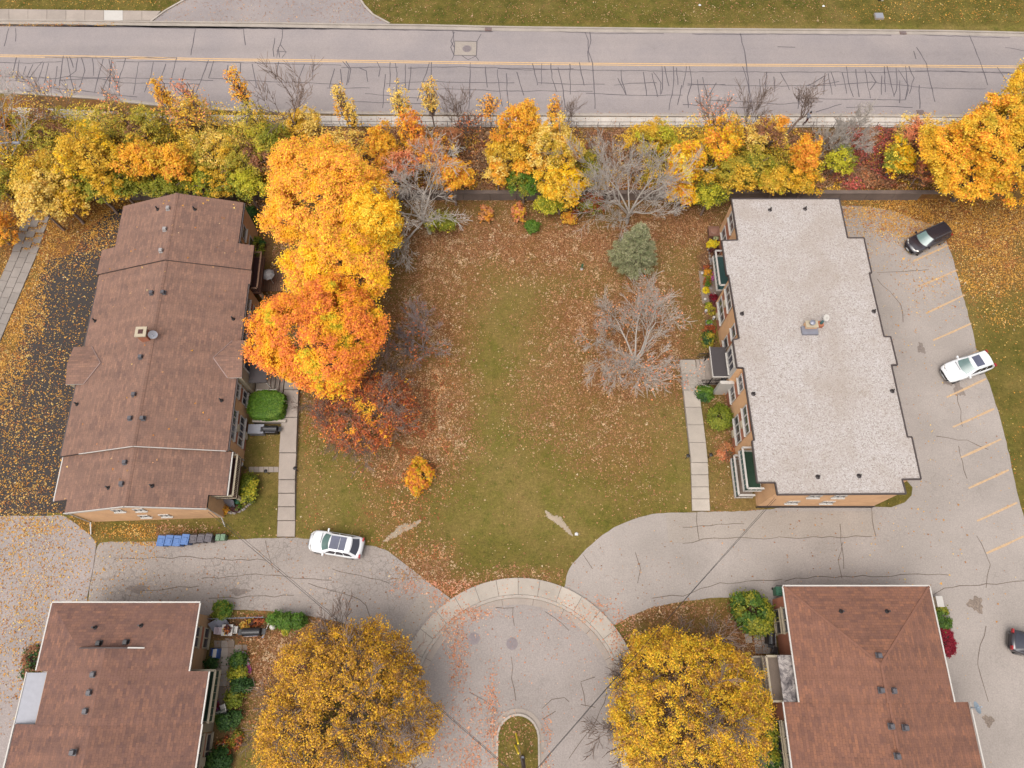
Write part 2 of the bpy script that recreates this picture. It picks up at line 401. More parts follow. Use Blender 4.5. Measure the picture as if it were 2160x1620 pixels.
#          cx   cy   rx   ry  dens
BLOBS = [(1060, 500, 260, 60, 0.95), (1200, 520, 230, 70, 0.9), (930, 560, 110, 110, 0.72), (900, 690, 90, 120, 0.8), (1420, 480, 130, 50, 0.9),
         (1300, 700, 160, 140, 0.8), (1330, 780, 140, 80, 0.85), (1190, 830, 130, 110, 0.48), (1290, 900, 120, 110, 0.46), (1480, 560, 40, 120, 0.5),
         (890, 860, 100, 150, 0.95), (820, 980, 70, 60, 0.7), (840, 1100, 70, 80, 0.45), (900, 1200, 60, 60, 0.8), (960, 1240, 60, 25, 0.8), (1080, 1215, 140, 18, 0.5),
         (2080, 470, 160, 70, 1.1), (2100, 560, 110, 70, 0.7), (1960, 440, 130, 40, 1.1), (2120, 640, 60, 60, 0.35),
         (120, 520, 90, 70, 1.2), (40, 640, 60, 120, 0.9), (0, 780, 45, 100, 0.9), (200, 450, 90, 40, 1.2), (20, 470, 90, 100, 0.9),
         (600, 560, 90, 120, 0.7), (570, 430, 50, 60, 0.8), (560, 1330, 90, 40, 0.55), (600, 1420, 120, 120, 0.8), (730, 1330, 90, 40, 0.8),
         (1400, 1290, 140, 30, 0.6), (1560, 1380, 60, 120, 0.8), (1450, 1450, 200, 150, 0.6), (300, 1118, 150, 14, 0.45), (180, 1110, 40, 25, 0.6),
         (200, 1128, 260, 8, 0.6), (1530, 900, 40, 110, 0.45), (1540, 1060, 80, 40, 0.25), (1350, 1060, 90, 60, 0.15),
         (640, 1000, 60, 150, 0.12), (700, 700, 150, 200, 0.7), (1090, 1560, 50, 60, 0.35), (1090, 350, 1200, 110, 0.75), (150, 216, 230, 13, 1.0)]
PAVE_BLOBS = [(90, 700, 150, 220, 0.13), (50, 900, 100, 170, 0.22), (20, 1040, 100, 60, 0.34), (190, 490, 60, 45, 0.9), (10, 780, 40, 110, 0.6), (105, 545, 42, 40, 0.9), (72, 640, 26, 60, 0.9), (40, 740, 24, 60, 0.8), (150, 560, 50, 60, 0.35), (80, 1180, 110, 110, 0.34), (40, 1350, 80, 110, 0.28), (60, 1110, 80, 40, 0.5),
              (1850, 440, 120, 22, 1.3), (1930, 470, 80, 40, 1.0), (1830, 500, 70, 60, 0.16), (1960, 570, 70, 90, 0.10),
              (965, 1400, 18, 120, 0.4), (950, 1330, 26, 26, 0.3), (1010, 1600, 60, 35, 0.4), (1037, 1540, 14, 90, 0.7), (940, 1570, 50, 50, 0.2), (985, 1295, 60, 14, 0.6), (1000, 1510, 60, 40, 0.35), (1225, 1290, 60, 30, 0.2),
              (330, 1140, 60, 10, 0.8), (250, 1180, 90, 60, 0.08), (1155, 1580, 10, 80, 0.5), (870, 1220, 40, 30, 0.3), (930, 1260, 30, 18, 0.4), (1310, 1340, 20, 40, 0.4), (1080, 1290, 420, 160, 0.02), (1800, 900, 300, 400, 0.012), (500, 1230, 300, 70, 0.03)]
def blobsum(px, py, blobs):
    d = np.zeros(np.shape(px))
    for cx, cy, rx, ry, k in blobs:
        d = np.maximum(d, k * np.exp(-(((px - cx) / rx) ** 2 + ((py - cy) / ry) ** 2) ** 1.4 * 0.7))
    return d
def hash_noise(x, y, s):
    """cheap smooth value noise"""
    x = x / s; y = y / s; xi = np.floor(x); yi = np.floor(y); fx = x - xi; fy = y - yi
    h = lambda a, b: np.mod(np.sin(a * 127.1 + b * 311.7) * 43758.5453, 1.0)
    fx = fx * fx * (3 - 2 * fx); fy = fy * fy * (3 - 2 * fy)
    return (h(xi, yi) * (1 - fx) + h(xi + 1, yi) * fx) * (1 - fy) + (h(xi, yi + 1) * (1 - fx) + h(xi + 1, yi + 1) * fx) * fy

# ---------------------------------------------------------------- ground sheet
def make_ground():
    xs = sorted(set([-400, -200, -120, -90, 90, 120, 200, 400] + [round(-75 + 0.6 * i, 2) for i in range(251)]))
    ys = sorted(set([-300, -120, -60, 120, 200, 400] + [round(-20 + 0.6 * i, 2) for i in range(175)] + [WALL_Y - 0.02, WALL_Y + 0.02]))
    gx, gy = np.meshgrid(np.array(xs), np.array(ys)); ny, nx = gx.shape
    zf = np.vectorize(gz)(gx, gy)
    keep = (gy > 45.3) & (gy < 52)
    zf = zf + np.where(keep, 0.25 * (hash_noise(gx, gy, 2.5) - 0.5), 0)
    V = np.stack([gx, gy, zf], -1).reshape(-1, 3)
    idx = np.arange(nx * ny).reshape(ny, nx)
    F = np.stack([idx[:-1, :-1], idx[:-1, 1:], idx[1:, 1:], idx[1:, :-1]], -1).reshape(-1, 4)
    fw = V[:, 1] * STH + CAM_H * CTH
    px, py = Qn(V[:, 0], V[:, 1], V[:, 2]); px = np.where(fw > 1, px, 0); py = np.where(fw > 1, py, -900)
    d = np.clip(blobsum(px, py, BLOBS) * (0.6 + 0.8 * hash_noise(V[:, 0], V[:, 1], 2.2)), 0, 1)
    col = np.zeros((len(V), 3), np.float32); col[:, 0] = d
    # bare soil: garden beds along the buildings, worn strips
    dirt = np.zeros(len(V))
    for poly, k in (([(1478, 500), (1520, 500), (1500, 720), (1545, 760), (1500, 760), (1478, 640)], 0.9), ([(1505, 800), (1545, 800), (1590, 940), (1545, 940)], 0.5),
                    ([(440, 1298), (560, 1300), (560, 1345), (440, 1345)], 0.75), ([(445, 1390), (510, 1380), (500, 1620), (440, 1620)], 0.6), ([(510, 440), (560, 430), (580, 560), (530, 560)], 0.7)):
        dirt = np.maximum(dirt, k * inpoly(px, py, poly))
    col[:, 1] = dirt
    lush = np.where((py < 50), 0.85, 0.0); lush = np.maximum(lush, blobsum(px, py, [(2130, 900, 90, 330, 0.8), (1080, 1190, 230, 45, 0.6), (560, 1060, 60, 60, 0.7), (545, 950, 40, 30, 0.6), (400, 1115, 250, 20, 0.6), (900, 1100, 60, 80, 0.4), (1380, 1110, 120, 40, 0.4)]))
    col[:, 2] = np.clip(lush * (0.5 + np.where((V[:, 1] > 84) | (np.abs(V[:, 0]) > 74), 0.5, hash_noise(V[:, 0], V[:, 1], 1.9))), 0, 1) * (1 - 0.8 * d)
    return tag(np_mesh('ground', V, F, M_grass, col=col), kind='structure')
GROUND = make_ground()

def soften(pts, cut=16.0, seed=1, jit=0.9):
    """rounds the corners of an outline and makes its edge slightly ragged"""
    for _ in range(2):
        out = []
        for i in range(len(pts)):
            p, q = pts[i], pts[(i + 1) % len(pts)]; L = math.hypot(q[0] - p[0], q[1] - p[1]); t = min(0.25, cut / max(L, 1e-6))
            out += [(p[0] + (q[0] - p[0]) * t, p[1] + (q[1] - p[1]) * t), (q[0] - (q[0] - p[0]) * t, q[1] - (q[1] - p[1]) * t)]
        pts = out
    rng = random.Random(seed); out = []
    for i in range(len(pts)):
        p, q = pts[i], pts[(i + 1) % len(pts)]; L = math.hypot(q[0] - p[0], q[1] - p[1]); n = max(1, int(L / 9))
        for j in range(n): out.append((p[0] + (q[0] - p[0]) * j / n + rng.uniform(-jit, jit), p[1] + (q[1] - p[1]) * j / n + rng.uniform(-jit, jit)))
    return out
def sheet(name, pts, mat, z, dz, kind='structure', parent=None):
    b = MB(); w = [P(x, y, z) for x, y in pts]
    b.add([(p.x, p.y, z + dz) for p in w], [tuple(range(len(w)))])
    o = b.build(name, mat, parent)
    if o.data.polygons[0].normal.z < 0: o.data.flip_normals()
    if parent is None and kind: tag(o, kind=kind)
    return o
lot_w = sheet('driveway', soften(PX_LOTW, 8, 5), M_lotw, 0, 0.010)
lot_l = sheet('driveway', soften(PX_LOTL, 10, 2), M_lotl, 0, 0.014)
lot_r = sheet('parking_lot', soften(PX_LOTR, 16, 3), M_lotr, 0, 0.010)
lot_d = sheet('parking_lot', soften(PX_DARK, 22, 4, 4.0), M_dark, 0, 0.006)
sheet('asphalt_patch', [(1595, 1079), (1845, 1078), (1848, 1132), (1600, 1136), (1410, 1146), (1405, 1085), (1480, 1081)], M_patch, 0, 0.014, parent=lot_r)
sheet('asphalt_patch', [(850, 1372), (880, 1325), (930, 1268), (898, 1230), (880, 1262), (836, 1325), (808, 1352)], M_patch, 0, 0.018, parent=lot_l)

CX, CY = 0.5, -2.3
def arc(r, a0, a1, n): return [(CX + r * cos(radians(a0 + (a1 - a0) * i / n)), CY + r * sin(radians(a0 + (a1 - a0) * i / n))) for i in range(n + 1)]
b = MB(); pts = arc(7.75, 0, 180, 60) + [(-7.25, -40), (8.25, -40)]
b.add([(x, y, 0.018) for x, y in pts], [tuple(range(len(pts)))]); street = tag(b.build('street', M_cul), kind='structure')
# ring sidewalk: separate slabs
walk_ring = MB(); walk_ring.add([(x, y, 0.03) for x, y in arc(9.68, -28, 208, 90) + list(reversed(arc(8.42, -28, 208, 90)))], [tuple(range(182))])
ring = tag(walk_ring.build('pavement', M_crack), kind='structure')
for i in range(22):
    a0 = -28 + i * 236 / 22 + 0.09; a1 = -28 + (i + 1) * 236 / 22 - 0.09
    MB().prism(arc(9.7, a0, a1, 6) + list(reversed(arc(8.40, a0, a1, 6))), 0.0, 0.115 + 0.008 * ((i * 7) % 3), 0).build('slab', M_conc, ring)
kr = tag(MB().prism(arc(8.38, -28, 208, 80) + list(reversed(arc(8.14, -28, 208, 80))), 0, 0.10).build('kerb', M_kerb), kind='structure')
MB().prism(arc(8.12, -28, 208, 80) + list(reversed(arc(7.62, -28, 208, 80))), 0, 0.035).build('gutter', M_conc2, kr)
for i in range(13):
    a0 = -28 + i * 18.2
    p, q = arc(8.385, a0, a0 + 1, 1)[0], arc(7.63, a0, a0 + 1, 1)[0]
    MB().bar((p[0], p[1], 0.036), (q[0], q[1], 0.036), 0.03, 0.006).build('joint', M_crack, kr)
def ushape(x0, x1, ytop, rr, y1=-30, n=24):
    cx = (x0 + x1) / 2; r = (x1 - x0) / 2
    return [(cx + r * cos(pi * i / n), ytop - rr + rr * sin(pi * i / n)) for i in range(n + 1)] + [(x0, y1), (x1, y1)]
isl = tag(MB().prism(ushape(-1.56, 2.46, -2.32, 2.1), 0, 0.05).build('traffic_island', M_conc2), kind='structure')
MB().prism(ushape(-1.2, 2.1, -2.68, 1.75), 0, 0.15).build('kerb', M_kerb, isl)
def grass_sheet(name, poly, z, lit):
    b = MB().prism(poly, z - 0.1, z); o = b.build(name, M_grass)
    at = o.data.color_attributes.new('Col', 'FLOAT_COLOR', 'POINT')
    for d in at.data: d.color = (lit, 0, 0.75, 1)
    return tag(o, kind='structure')
grass_sheet('island_grass', ushape(-1.05, 1.95, -2.86, 1.6), 0.17, 0.12)

# ---------------------------------------------------------------- main road along the top
NORTH = [(-60, 51), (0, 51.5), (150, 52), (330, 55), (560, 57), (720, 60), (900, 62), (1080, 66), (1440, 70), (1800, 72), (2000, 74), (2160, 78), (2260, 81)]
SOUTH = [(-60, 186), (0, 190), (100, 196), (200, 203), (330, 217), (430, 225), (560, 231), (720, 235), (1080, 238), (1440, 240), (1800, 240), (2160, 243), (2260, 244)]
def wl(pts, z=RT): return [P(x, y, z) for x, y in pts]
def ext(w):
    a = w[0] + (w[0] - w[1]).normalized() * 150; c = w[-1] + (w[-1] - w[-2]).normalized() * 150
    return [a] + w + [c]
nW, sW = ext(wl(NORTH)), ext(wl(SOUTH))
b = MB(); pts = nW + list(reversed(sW)); b.add([(p.x, p.y, RT + 0.02) for p in pts], [tuple(reversed(range(len(pts))))])
road = tag(b.build('road', M_road), kind='structure')
def ribbon(line, w0, w1, z0, z1, name, mat, parent=None, kind='structure'):
    """strip between offsets w0 and w1 (metres north of the line)"""
    b = MB(); n = len(line); vs = []
    for z in (z0, z1):
        for w in (w0, w1):
            for i, p in enumerate(line):
                t = (line[min(i + 1, n - 1)] - line[max(i - 1, 0)]).normalized(); nn = Vector((-t.y, t.x, 0))
                q = p + nn * w; vs.append((q.x, q.y, z))
    fs = []
    for i in range(n - 1):
        fs.append((2 * n + i, 2 * n + i + 1, 3 * n + i + 1, 3 * n + i))
        fs.append((i, i + 1, 2 * n + i + 1, 2 * n + i)); fs.append((3 * n + i, 3 * n + i + 1, n + i + 1, n + i))
    b.add(vs, fs); o = b.build(name, mat, parent)
    if kind and parent is None: tag(o, kind=kind)
    return o
kn = ribbon(nW, 0.0, 0.42, RT, RT + 0.05, 'kerb', M_kerb); ribbon(nW, 0.42, 0.62, RT, RT + 0.15, 'kerb_top', M_kerb, kn)
ks = ribbon(sW, -0.28, 0.0, RT, RT + 0.05, 'kerb', M_kerb); ribbon(sW, -0.46, -0.28, RT, RT + 0.15, 'kerb_top', M_kerb, ks)
# south sidewalk, slab by slab
SW_N = [(-60, 222), (40, 228), (140, 232), (250, 237), (330, 241), (450, 244), (720, 246), (1080, 247.5), (1440, 249), (1800, 249), (2160, 251), (2240, 252)]
SW_S = [(-60, 246), (40, 251), (140, 254), (250, 259), (330, 263), (450, 266), (720, 267.5), (1080, 268.5), (1440, 269), (1800, 269), (2160, 271), (2240, 272)]
def interp_line(pts, x):
    for i in range(len(pts) - 1):
        if pts[i][0] <= x <= pts[i + 1][0]:
            t = (x - pts[i][0]) / (pts[i + 1][0] - pts[i][0]); return pts[i][1] + t * (pts[i + 1][1] - pts[i][1])
    return pts[-1][1]
sw_base = MB(); poly = wl([(x, y) for x, y in SW_N]) + list(reversed(wl(SW_S)))
sw_base.add([(p.x, p.y, RT + 0.02) for p in poly], [tuple(reversed(range(len(poly))))]); walk_s = tag(sw_base.build('sidewalk', M_crack), kind='structure')
xx = -56.0
while xx < 2236:
    x2 = xx + 31.5
    q = [P(xx + 0.5, interp_line(SW_N, xx), RT), P(x2, interp_line(SW_N, x2), RT), P(x2, interp_line(SW_S, x2), RT), P(xx + 0.5, interp_line(SW_S, xx), RT)]
    MB().prism([(p.x, p.y) for p in q], RT - 0.05, RT + 0.11).build('slab', M_walk, walk_s); xx = x2
# north-west sidewalk and driveway mouth
nb = MB(); poly = wl([(-60, 20), (345, 25), (312, 45), (-60, 43)]); nb.add([(p.x, p.y, RT + 0.03) for p in poly], [(3, 2, 1, 0)]); walk_n = tag(nb.build('sidewalk', M_crack), kind='structure')
for i in range(10):
    x0, x1 = -60 + i * 40 + 0.6, -60 + (i + 1) * 40
    yt0, yt1 = 20 + (x0 + 60) * 0.0123, 20 + (x1 + 60) * 0.0123
    MB().prism([(p.x, p.y) for p in wl([(x0, yt0), (x1, yt1), (min(x1, 322), 44.5), (min(x0, 315), 44.5)])], RT - 0.05, RT + 0.12).build('slab', M_white if i == 7 else M_conc2, walk_n)
drv = sheet('driveway', [(318, 48), (345, 26), (420, -14), (440, -60), (455, -160), (735, -160), (738, -60), (745, -14), (770, 14), (790, 34), (820, 52), (600, 50)], M_road, RT, 0.024)
for nm, line in (('w', [(318, 47), (347, 25), (415, -14), (436, -60), (451, -160)]), ('e', [(739, -160), (743, -60), (752, -14), (768, 12), (787, 32), (822, 51)])):
    w = wl(line); ribbon(w, -0.10, 0.10, RT, RT + 0.14, 'kerb', M_kerb)
# yellow centre line (double)
CL = ext(wl([(-60, 117), (0, 118), (200, 120.5), (450, 126), (720, 129), (1080, 134), (1440, 137), (1800, 138.5), (2160, 141.5), (2240, 142)]))
for o1 in (0.06, -0.18): ribbon(CL, o1, o1 + 0.12, RT, RT + 0.026, 'lane_marking', M_yline, road, None)

def stroke(name, pts, w, z, mat, parent, jit=0.0, seed=0):
    """flat irregular strip along a pixel polyline"""
    rng = random.Random(seed); W_ = [P(x, y, z if z < 1 else RT) for x, y in pts]; L = []
    for i in range(len(W_) - 1):
        n = max(1, int((W_[i + 1] - W_[i]).length / 0.7))
        for j in range(n): L.append(W_[i].lerp(W_[i + 1], j / n))
    L.append(W_[-1])
    for i in range(1, len(L) - 1): L[i] = L[i] + Vector((rng.uniform(-1, 1), rng.uniform(-1, 1), 0)) * jit
    vs = []; n = len(L)
    for i, p in enumerate(L):
        t = (L[min(i + 1, n - 1)] - L[max(i - 1, 0)]).normalized(); nn = Vector((-t.y, t.x, 0)); ww = w * rng.uniform(0.7, 1.25) / 2
        vs += [(p.x + nn.x * ww, p.y + nn.y * ww, z), (p.x - nn.x * ww, p.y - nn.y * ww, z)]
    return MB().add(vs, [(2 * i, 2 * i + 1, 2 * i + 3, 2 * i + 2) for i in range(n - 1)]).build(name, mat, parent)
SEALS = """19,60 9,98|33,60 33,88|413,60 403,117|514,60 518,96|596,50 595,80 592,95 585,106 584,122|580,80 576,104 578,120|592,95 604,110 595,122|583,108 605,110|590,122 587,100
35,121 26,160|41,127 34,172|55,140 47,165|70,136 57,165|90,130 62,165|92,133 80,172|103,133 94,175|121,140 114,185|134,118 125,185|141,120 150,165 157,192|147,120 155,143|165,121 160,150 140,165|172,122 180,150 168,185|195,124 198,160|218,124 200,195|230,125 235,150 215,193|236,127 230,190|265,124 245,190|293,132 282,200|324,130 318,160 305,195|350,135 330,200|373,122 358,185|392,143 380,190|440,127 412,200|451,129 440,165|481,137 478,170|508,133 507,155|532,135 541,185|588,130 580,170|643,135 628,175|661,138 660,170|706,145 695,185|718,146 722,178
0,132 60,134 130,130|95,121 240,123 373,122|245,130 450,131 560,134 720,138|10,161 120,166 140,162 250,165 300,165 450,170|125,170 200,165 260,175 420,178|105,185 200,195 290,205|440,165 560,172 720,178|0,54 200,54 330,60 520,61 720,62 880,64 1040,67|1150,66 1270,71 1400,71|1460,72 1700,73 1880,75|1920,72 1960,75 2130,80
723,130 736,145 731,180|730,130 741,147 735,175|757,143 772,150 776,173|795,130 803,145 799,162|813,157 807,228|823,132 822,183|834,133 838,155 834,205|855,136 855,190|867,141 862,190|906,132 880,213|910,132 910,185|992,132 991,180 989,230|1024,141 1028,185|1049,147 1052,185 1060,225|1068,155 1072,230|1090,152 1105,202|1123,134 1134,180|1143,134 1142,178|1162,134 1164,165 1174,194|1177,142 1188,190 1192,228|1202,135 1203,200|1222,132 1232,181|1250,134 1253,175 1255,230|1234,68 1240,85 1242,110 1250,134|1244,68 1246,85 1240,110 1243,132|1310,148 1312,170 1321,200|1303,165 1320,200|1357,152 1364,203|1375,155 1387,205|1378,152 1395,175 1393,200|1396,140 1398,170 1395,198|1402,140 1411,182|1420,140 1421,180 1411,233|1427,143 1430,180|1438,180 1429,222
720,143 840,142|860,144 960,141 1100,145 1220,148 1440,151|815,177 900,172 1000,175 1085,175|820,190 950,188 1050,192 1250,193|1135,175 1220,178 1275,178|1295,180 1330,176 1385,175|1236,197 1360,202 1440,201|770,198 830,203 880,207|740,215 890,219|1050,145 1120,148 1210,145|690,186 780,186
959,87 1006,88|1006,88 1005,118|1005,118 957,117|957,117 959,87|955,65 957,87|957,87 950,100 957,118 953,127|958,68 952,88 958,100|1015,72 1006,88|975,118 988,127 1005,118|1003,118 1010,128
1448,140 1440,185|1454,140 1459,178 1450,205 1452,228|1471,168 1474,200 1478,220|1482,163 1492,205|1511,175 1490,210|1561,70 1570,110 1575,140 1580,190 1588,235|1566,140 1578,180 1583,225|1602,167 1605,197|1617,152 1613,195|1632,162 1634,195|1646,153 1660,180 1665,190|1675,185 1687,190 1683,230|1740,155 1737,200|1747,155 1755,200|1753,153 1762,183|1776,153 1786,198|1785,140 1790,175 1800,205|1805,146 1812,205|1824,147 1836,208|1834,151 1848,175|1848,172 1835,190|1860,160 1859,200|1865,140 1867,195|1871,140 1880,180 1886,205|1890,143 1892,190 1885,203|1895,148 1915,180 1910,210|1910,140 1915,190 1909,210|1917,140 1927,165 1918,198|1898,170 1897,218|1939,180 1940,230|1933,100 1955,135 1960,165 1972,215|2044,73 2070,138 2083,180|2103,142 2122,170|2120,100 2160,108|1640,99 1677,100|1927,108 1932,125
1440,152 1550,151 1650,153 1740,152 1850,153 2000,150 2160,156|1450,177 1560,181 1650,182 1760,180 1840,174 1960,186 2080,188|1500,212 1580,215 1640,220 1735,215|1680,207 1800,210 1910,211|1440,221 1585,228|1720,237 1775,220|1785,227 1860,225 1925,227|1700,182 1725,170 1740,160|1710,185 1735,178 1770,172|1930,150 2050,152 2130,153|1450,180 1530,178"""
k = 0
for ln in SEALS.replace('\n', '|').split('|'):
    pts = [tuple(float(v) for v in q.split(',')) for q in ln.split()]
    if len(pts) < 2: continue
    k += 1; stroke('crack_seal', pts, 0.085, RT + 0.026 + 0.0006 * (k % 7), M_seal, road, 0.05, k)
MB().prism([(p.x, p.y) for p in wl([(959, 87), (1006, 88), (1005, 118), (957, 117)])], RT, RT + 0.0245).build('asphalt_patch', M_patch, road)

CRACKS = [(lot_r, 0.0155, '1777,1144 1770,1180 1776,1220|1655,1226 1700,1218 1800,1215 1920,1213 2000,1213|1375,1262 1440,1255 1520,1230 1650,1222|1848,1132 1835,1060|1772,1105 1780,1200|1470,1080 1475,1140|1850,575 1905,572 1960,568|1850,588 1900,640 1905,680|2020,830 2030,900|2022,940 2040,1010|1440,1146 1505,1136 1840,1132|1340,1165 1350,1200 1345,1230|1230,1170 1250,1200|2060,1130 2090,1190 2080,1240|1975,920 2040,930 2085,948|1440,1112 1570,1105|2000,1290 1960,1260 1990,1240 2100,1230 2200,1220|2080,1320 2060,1400 2085,1480'),
          (lot_l, 0.0185, '205,1143 196,1200 184,1262|425,1220 560,1212 700,1224|440,1262 620,1256|240,1180 400,1176 560,1182|300,1245 420,1236|560,1140 575,1200|650,1230 760,1262 800,1330|700,1200 820,1230'),
          (street, 0.022, '1082,1280 1085,1320|1045,1281 1085,1282|1078,1385 1081,1430 1088,1478|990,1460 1020,1475 1042,1492|1143,1495 1165,1475 1190,1472 1200,1480|1225,1440 1235,1490|1144,1518 1172,1500|1225,1438 1255,1428|1225,1486 1256,1492|930,1340 960,1320|1150,1290 1200,1330|1280,1460 1260,1520 1200,1600'),
          (lot_d, 0.012, '90,780 130,830 140,900')]
for par, z, txt in CRACKS:
    for ln in txt.split('|'):
        k += 1; stroke('crack', [tuple(float(v) for v in q.split(',')) for q in ln.split()], 0.05, z + 0.0007 * (k % 5), M_crack, par, 0.10, k)
# worn dark spots with a shape of their own
def splat(name, px, py, r, mat, z, parent, seed, sx=1.0):
    rng = random.Random(seed); c = P(px, py, 0); n = 40; vs = []
    for i in range(n):
        t = 2 * pi * i / n; rr = r * (0.8 + 0.18 * sin(3 * t + seed) + 0.1 * sin(7 * t + 2 * seed)) * rng.uniform(0.9, 1.06); vs.append((c.x + cos(t) * rr * sx, c.y + sin(t) * rr, z))
    return MB().add(vs, [tuple(range(n))]).build(name, mat, parent)
M_stain = asphalt('stained_asphalt', c8(170, 155, 144), 0.4, 0.3, 0.3)
M_stain2 = asphalt('oil_stain', c8(164, 148, 138), 0.0, 0.3, 0.3)
M_pot = asphalt('broken_asphalt', c8(172, 152, 136), 0.8, 0.4, 0.5)
splat('oil_stain', 2022, 822, 0.85, M_stain2, 0.0165, lot_r, 3, 0.7); splat('oil_stain', 1999, 805, 0.5, M_stain2, 0.0165, lot_r, 4)
splat('pothole', 2058, 1275, 0.75, M_pot, 0.0165, lot_r, 5); splat('pothole', 2085, 1520, 0.5, M_pot, 0.0165, lot_r, 7)
splat('stain', 1943, 735, 0.7, M_stain2, 0.0165, lot_r, 10, 0.6)
splat('stain', 290, 1242, 0.4, M_stain2, 0.020, lot_l, 12, 2.6); splat('stain', 505, 1248, 0.35, M_stain2, 0.020, lot_l, 13, 2.8)
# parking stall lines
for (x0, y0, x1, y1) in ((1912, 500, 1972, 470), (1926, 551, 2000, 517), (1939, 604, 2020, 569), (1953, 661, 2035, 622), (1968, 718, 2049, 682), (2000, 772, 2064, 740), (1997, 838, 2080, 799), (2010, 901, 2097, 862), (2027, 965, 2112, 926), (2043, 1030, 2128, 991), (2061, 1099, 2146, 1060), (2081, 1167, 2160, 1131)):
    k += 1; stroke('stall_line', [(x0, y0), ((x0 + x1) / 2, (y0 + y1) / 2 + 0.3), (x1, y1)], 0.17, 0.0175 + 0.0003 * (k % 3), M_yfade, lot_r, 0.006, k)
# worn sandy strips on the lawn
M_sand = concrete('bare_sand', c8(196, 176, 150), 0.25)
def bare(pts, seed):
    """ragged tapering patch of bare sandy soil"""
    rng = random.Random(seed); W_ = [P(*q) for q in pts]; L = []; tot = len(W_) - 1; n = 46
    for i in range(n + 1):
        s_ = i / n * tot; k_ = min(int(s_), tot - 1); L.append(W_[k_].lerp(W_[k_ + 1], s_ - k_))
    vs = []
    for i, p in enumerate(L):
        t = (L[min(i + 1, n)] - L[max(i - 1, 0)]).normalized(); nn = Vector((-t.y, t.x, 0)); w = 0.34 * max(0.08, sin(pi * min(1, (i + 1) / (n + 2))) ** 0.7)
        a_, b_ = w * rng.uniform(0.45, 1.2), w * rng.uniform(0.45, 1.2)
        vs += [(p.x + nn.x * a_, p.y + nn.y * a_, 0.02), (p.x - nn.x * b_, p.y - nn.y * b_, 0.02)]
    return MB().add(vs, [(2 * i, 2 * i + 1, 2 * i + 3, 2 * i + 2) for i in range(n)]).build('bare_strip', M_sand, GROUND)
bare([(1150, 1077), (1160, 1090), (1178, 1098), (1190, 1110), (1208, 1131)], 1)
bare([(890, 1096), (868, 1110), (850, 1114), (830, 1128), (808, 1143)], 2)

# ---------------------------------------------------------------- manholes, drains
def manhole(px, py, z, parent_z, label, r=0.38):
    c = P(px, py, z); t = thing('manhole_cover', label, 'manhole', (c.x, c.y, z + parent_z))
    MB().lathe([(r + 0.08, 0), (r + 0.08, 0.012), (r, 0.014)], n=24).build('frame', M_iron, t, False)
    b = MB().lathe([(r - 0.01, 0.008), (r - 0.01, 0.018)], n=24)
    for i in range(-3, 4):
        h = math.sqrt(max(0.01, (r - .05) ** 2 - (i * r / 4) ** 2)); b.box((i * r / 4, 0, 0.022), (0.03, 2 * h, 0.01)); b.box((0, i * r / 4, 0.024), (2 * h, 0.03, 0.01))
    b.build('lid', M_iron, t, False)
manhole(985, 103, RT, 0.028, 'round iron manhole cover in the square sealed patch of the main road', 0.42)
manhole(1080, 1358, 0, 0.024, 'round grey manhole cover in the middle of the turning circle')
manhole(1000, 1347, 0, 0.024, 'rusty round manhole cover among leaves left of the turning circle centre')
def drain(px, py, label):
    c = P(px, py, RT); t = thing('storm_drain', label, 'drain', (c.x, c.y, RT + 0.055))
    MB().box((0, 0, 0.01), (0.72, 0.62, 0.02)).build('frame', M_rust, t, False)
    for i in range(5): MB().box((-0.26 + i * 0.13, 0, 0.035), (0.07, 0.54, 0.03)).build('bar', M_iron, t, False)
drain(1030, 62, 'rusty storm drain grate at the far kerb near the sealed patch')
drain(1904, 69, 'rusty storm drain grate at the far kerb near the pale utility lid')
drain(1941, 238, 'rusty storm drain grate at the near kerb left of the big yellow tree')
c = P(1853, 36, RT); t = thing('ground_vault', 'pale grey square utility lid in the grass beyond the road', 'utility lid', (c.x, c.y, RT))
MB().box((0, 0, 0.1), (0.95, 0.85, 0.2)).build('box', M_conc2, t, False); MB().box((0, 0, 0.22), (0.86, 0.76, 0.05)).build('lid', M_grey, t, False)
c = P(1860, 0, RT); t = thing('utility_marker', 'small white marker box at the top edge beyond the road', 'utility box', (c.x, c.y, RT))
MB().box((0, 0, 0.25), (0.3, 0.3, 0.5)).build('box', M_white, t, False); MB().box((-0.3, 0, 0.1), (0.35, 0.3, 0.2)).build('base', M_dkmetal, t, False)

# ---------------------------------------------------------------- retaining wall and railing
rw = thing('retaining_wall', 'long low grey retaining wall below the shrub bank', 'wall', (0, WALL_Y, 0))
for i in range(31):
    x0 = -43.0 + i * 2.72; MB().box2(x0, x0 + 2.68, WALL_Y - 0.16, WALL_Y + 0.16, -0.1, 1.08).build('wall_panel', M_wallc, rw)
    if i % 3 == 0: MB().box2(x0 - 0.02, x0 + 8.14, WALL_Y - 0.22, WALL_Y + 0.2, 1.085, 1.2).build('coping', M_wallc, rw)
fn = thing('railing', 'long dark metal railing between the near sidewalk and the shrub bank', 'railing', tuple(P(1080, 271, RT)))
FL = wl([(x, interp_line(SW_S, x) + 3.0) for x in (-40, 40, 140, 250, 330, 450, 720, 1080, 1440, 1800, 2200)])
for z in (0.5, 1.0):
    for i in range(len(FL) - 1): MB().tube(FL[i] + Vector((0, 0, z)), FL[i + 1] + Vector((0, 0, z)), 0.022, n=6).build('rail', M_rail, fn)
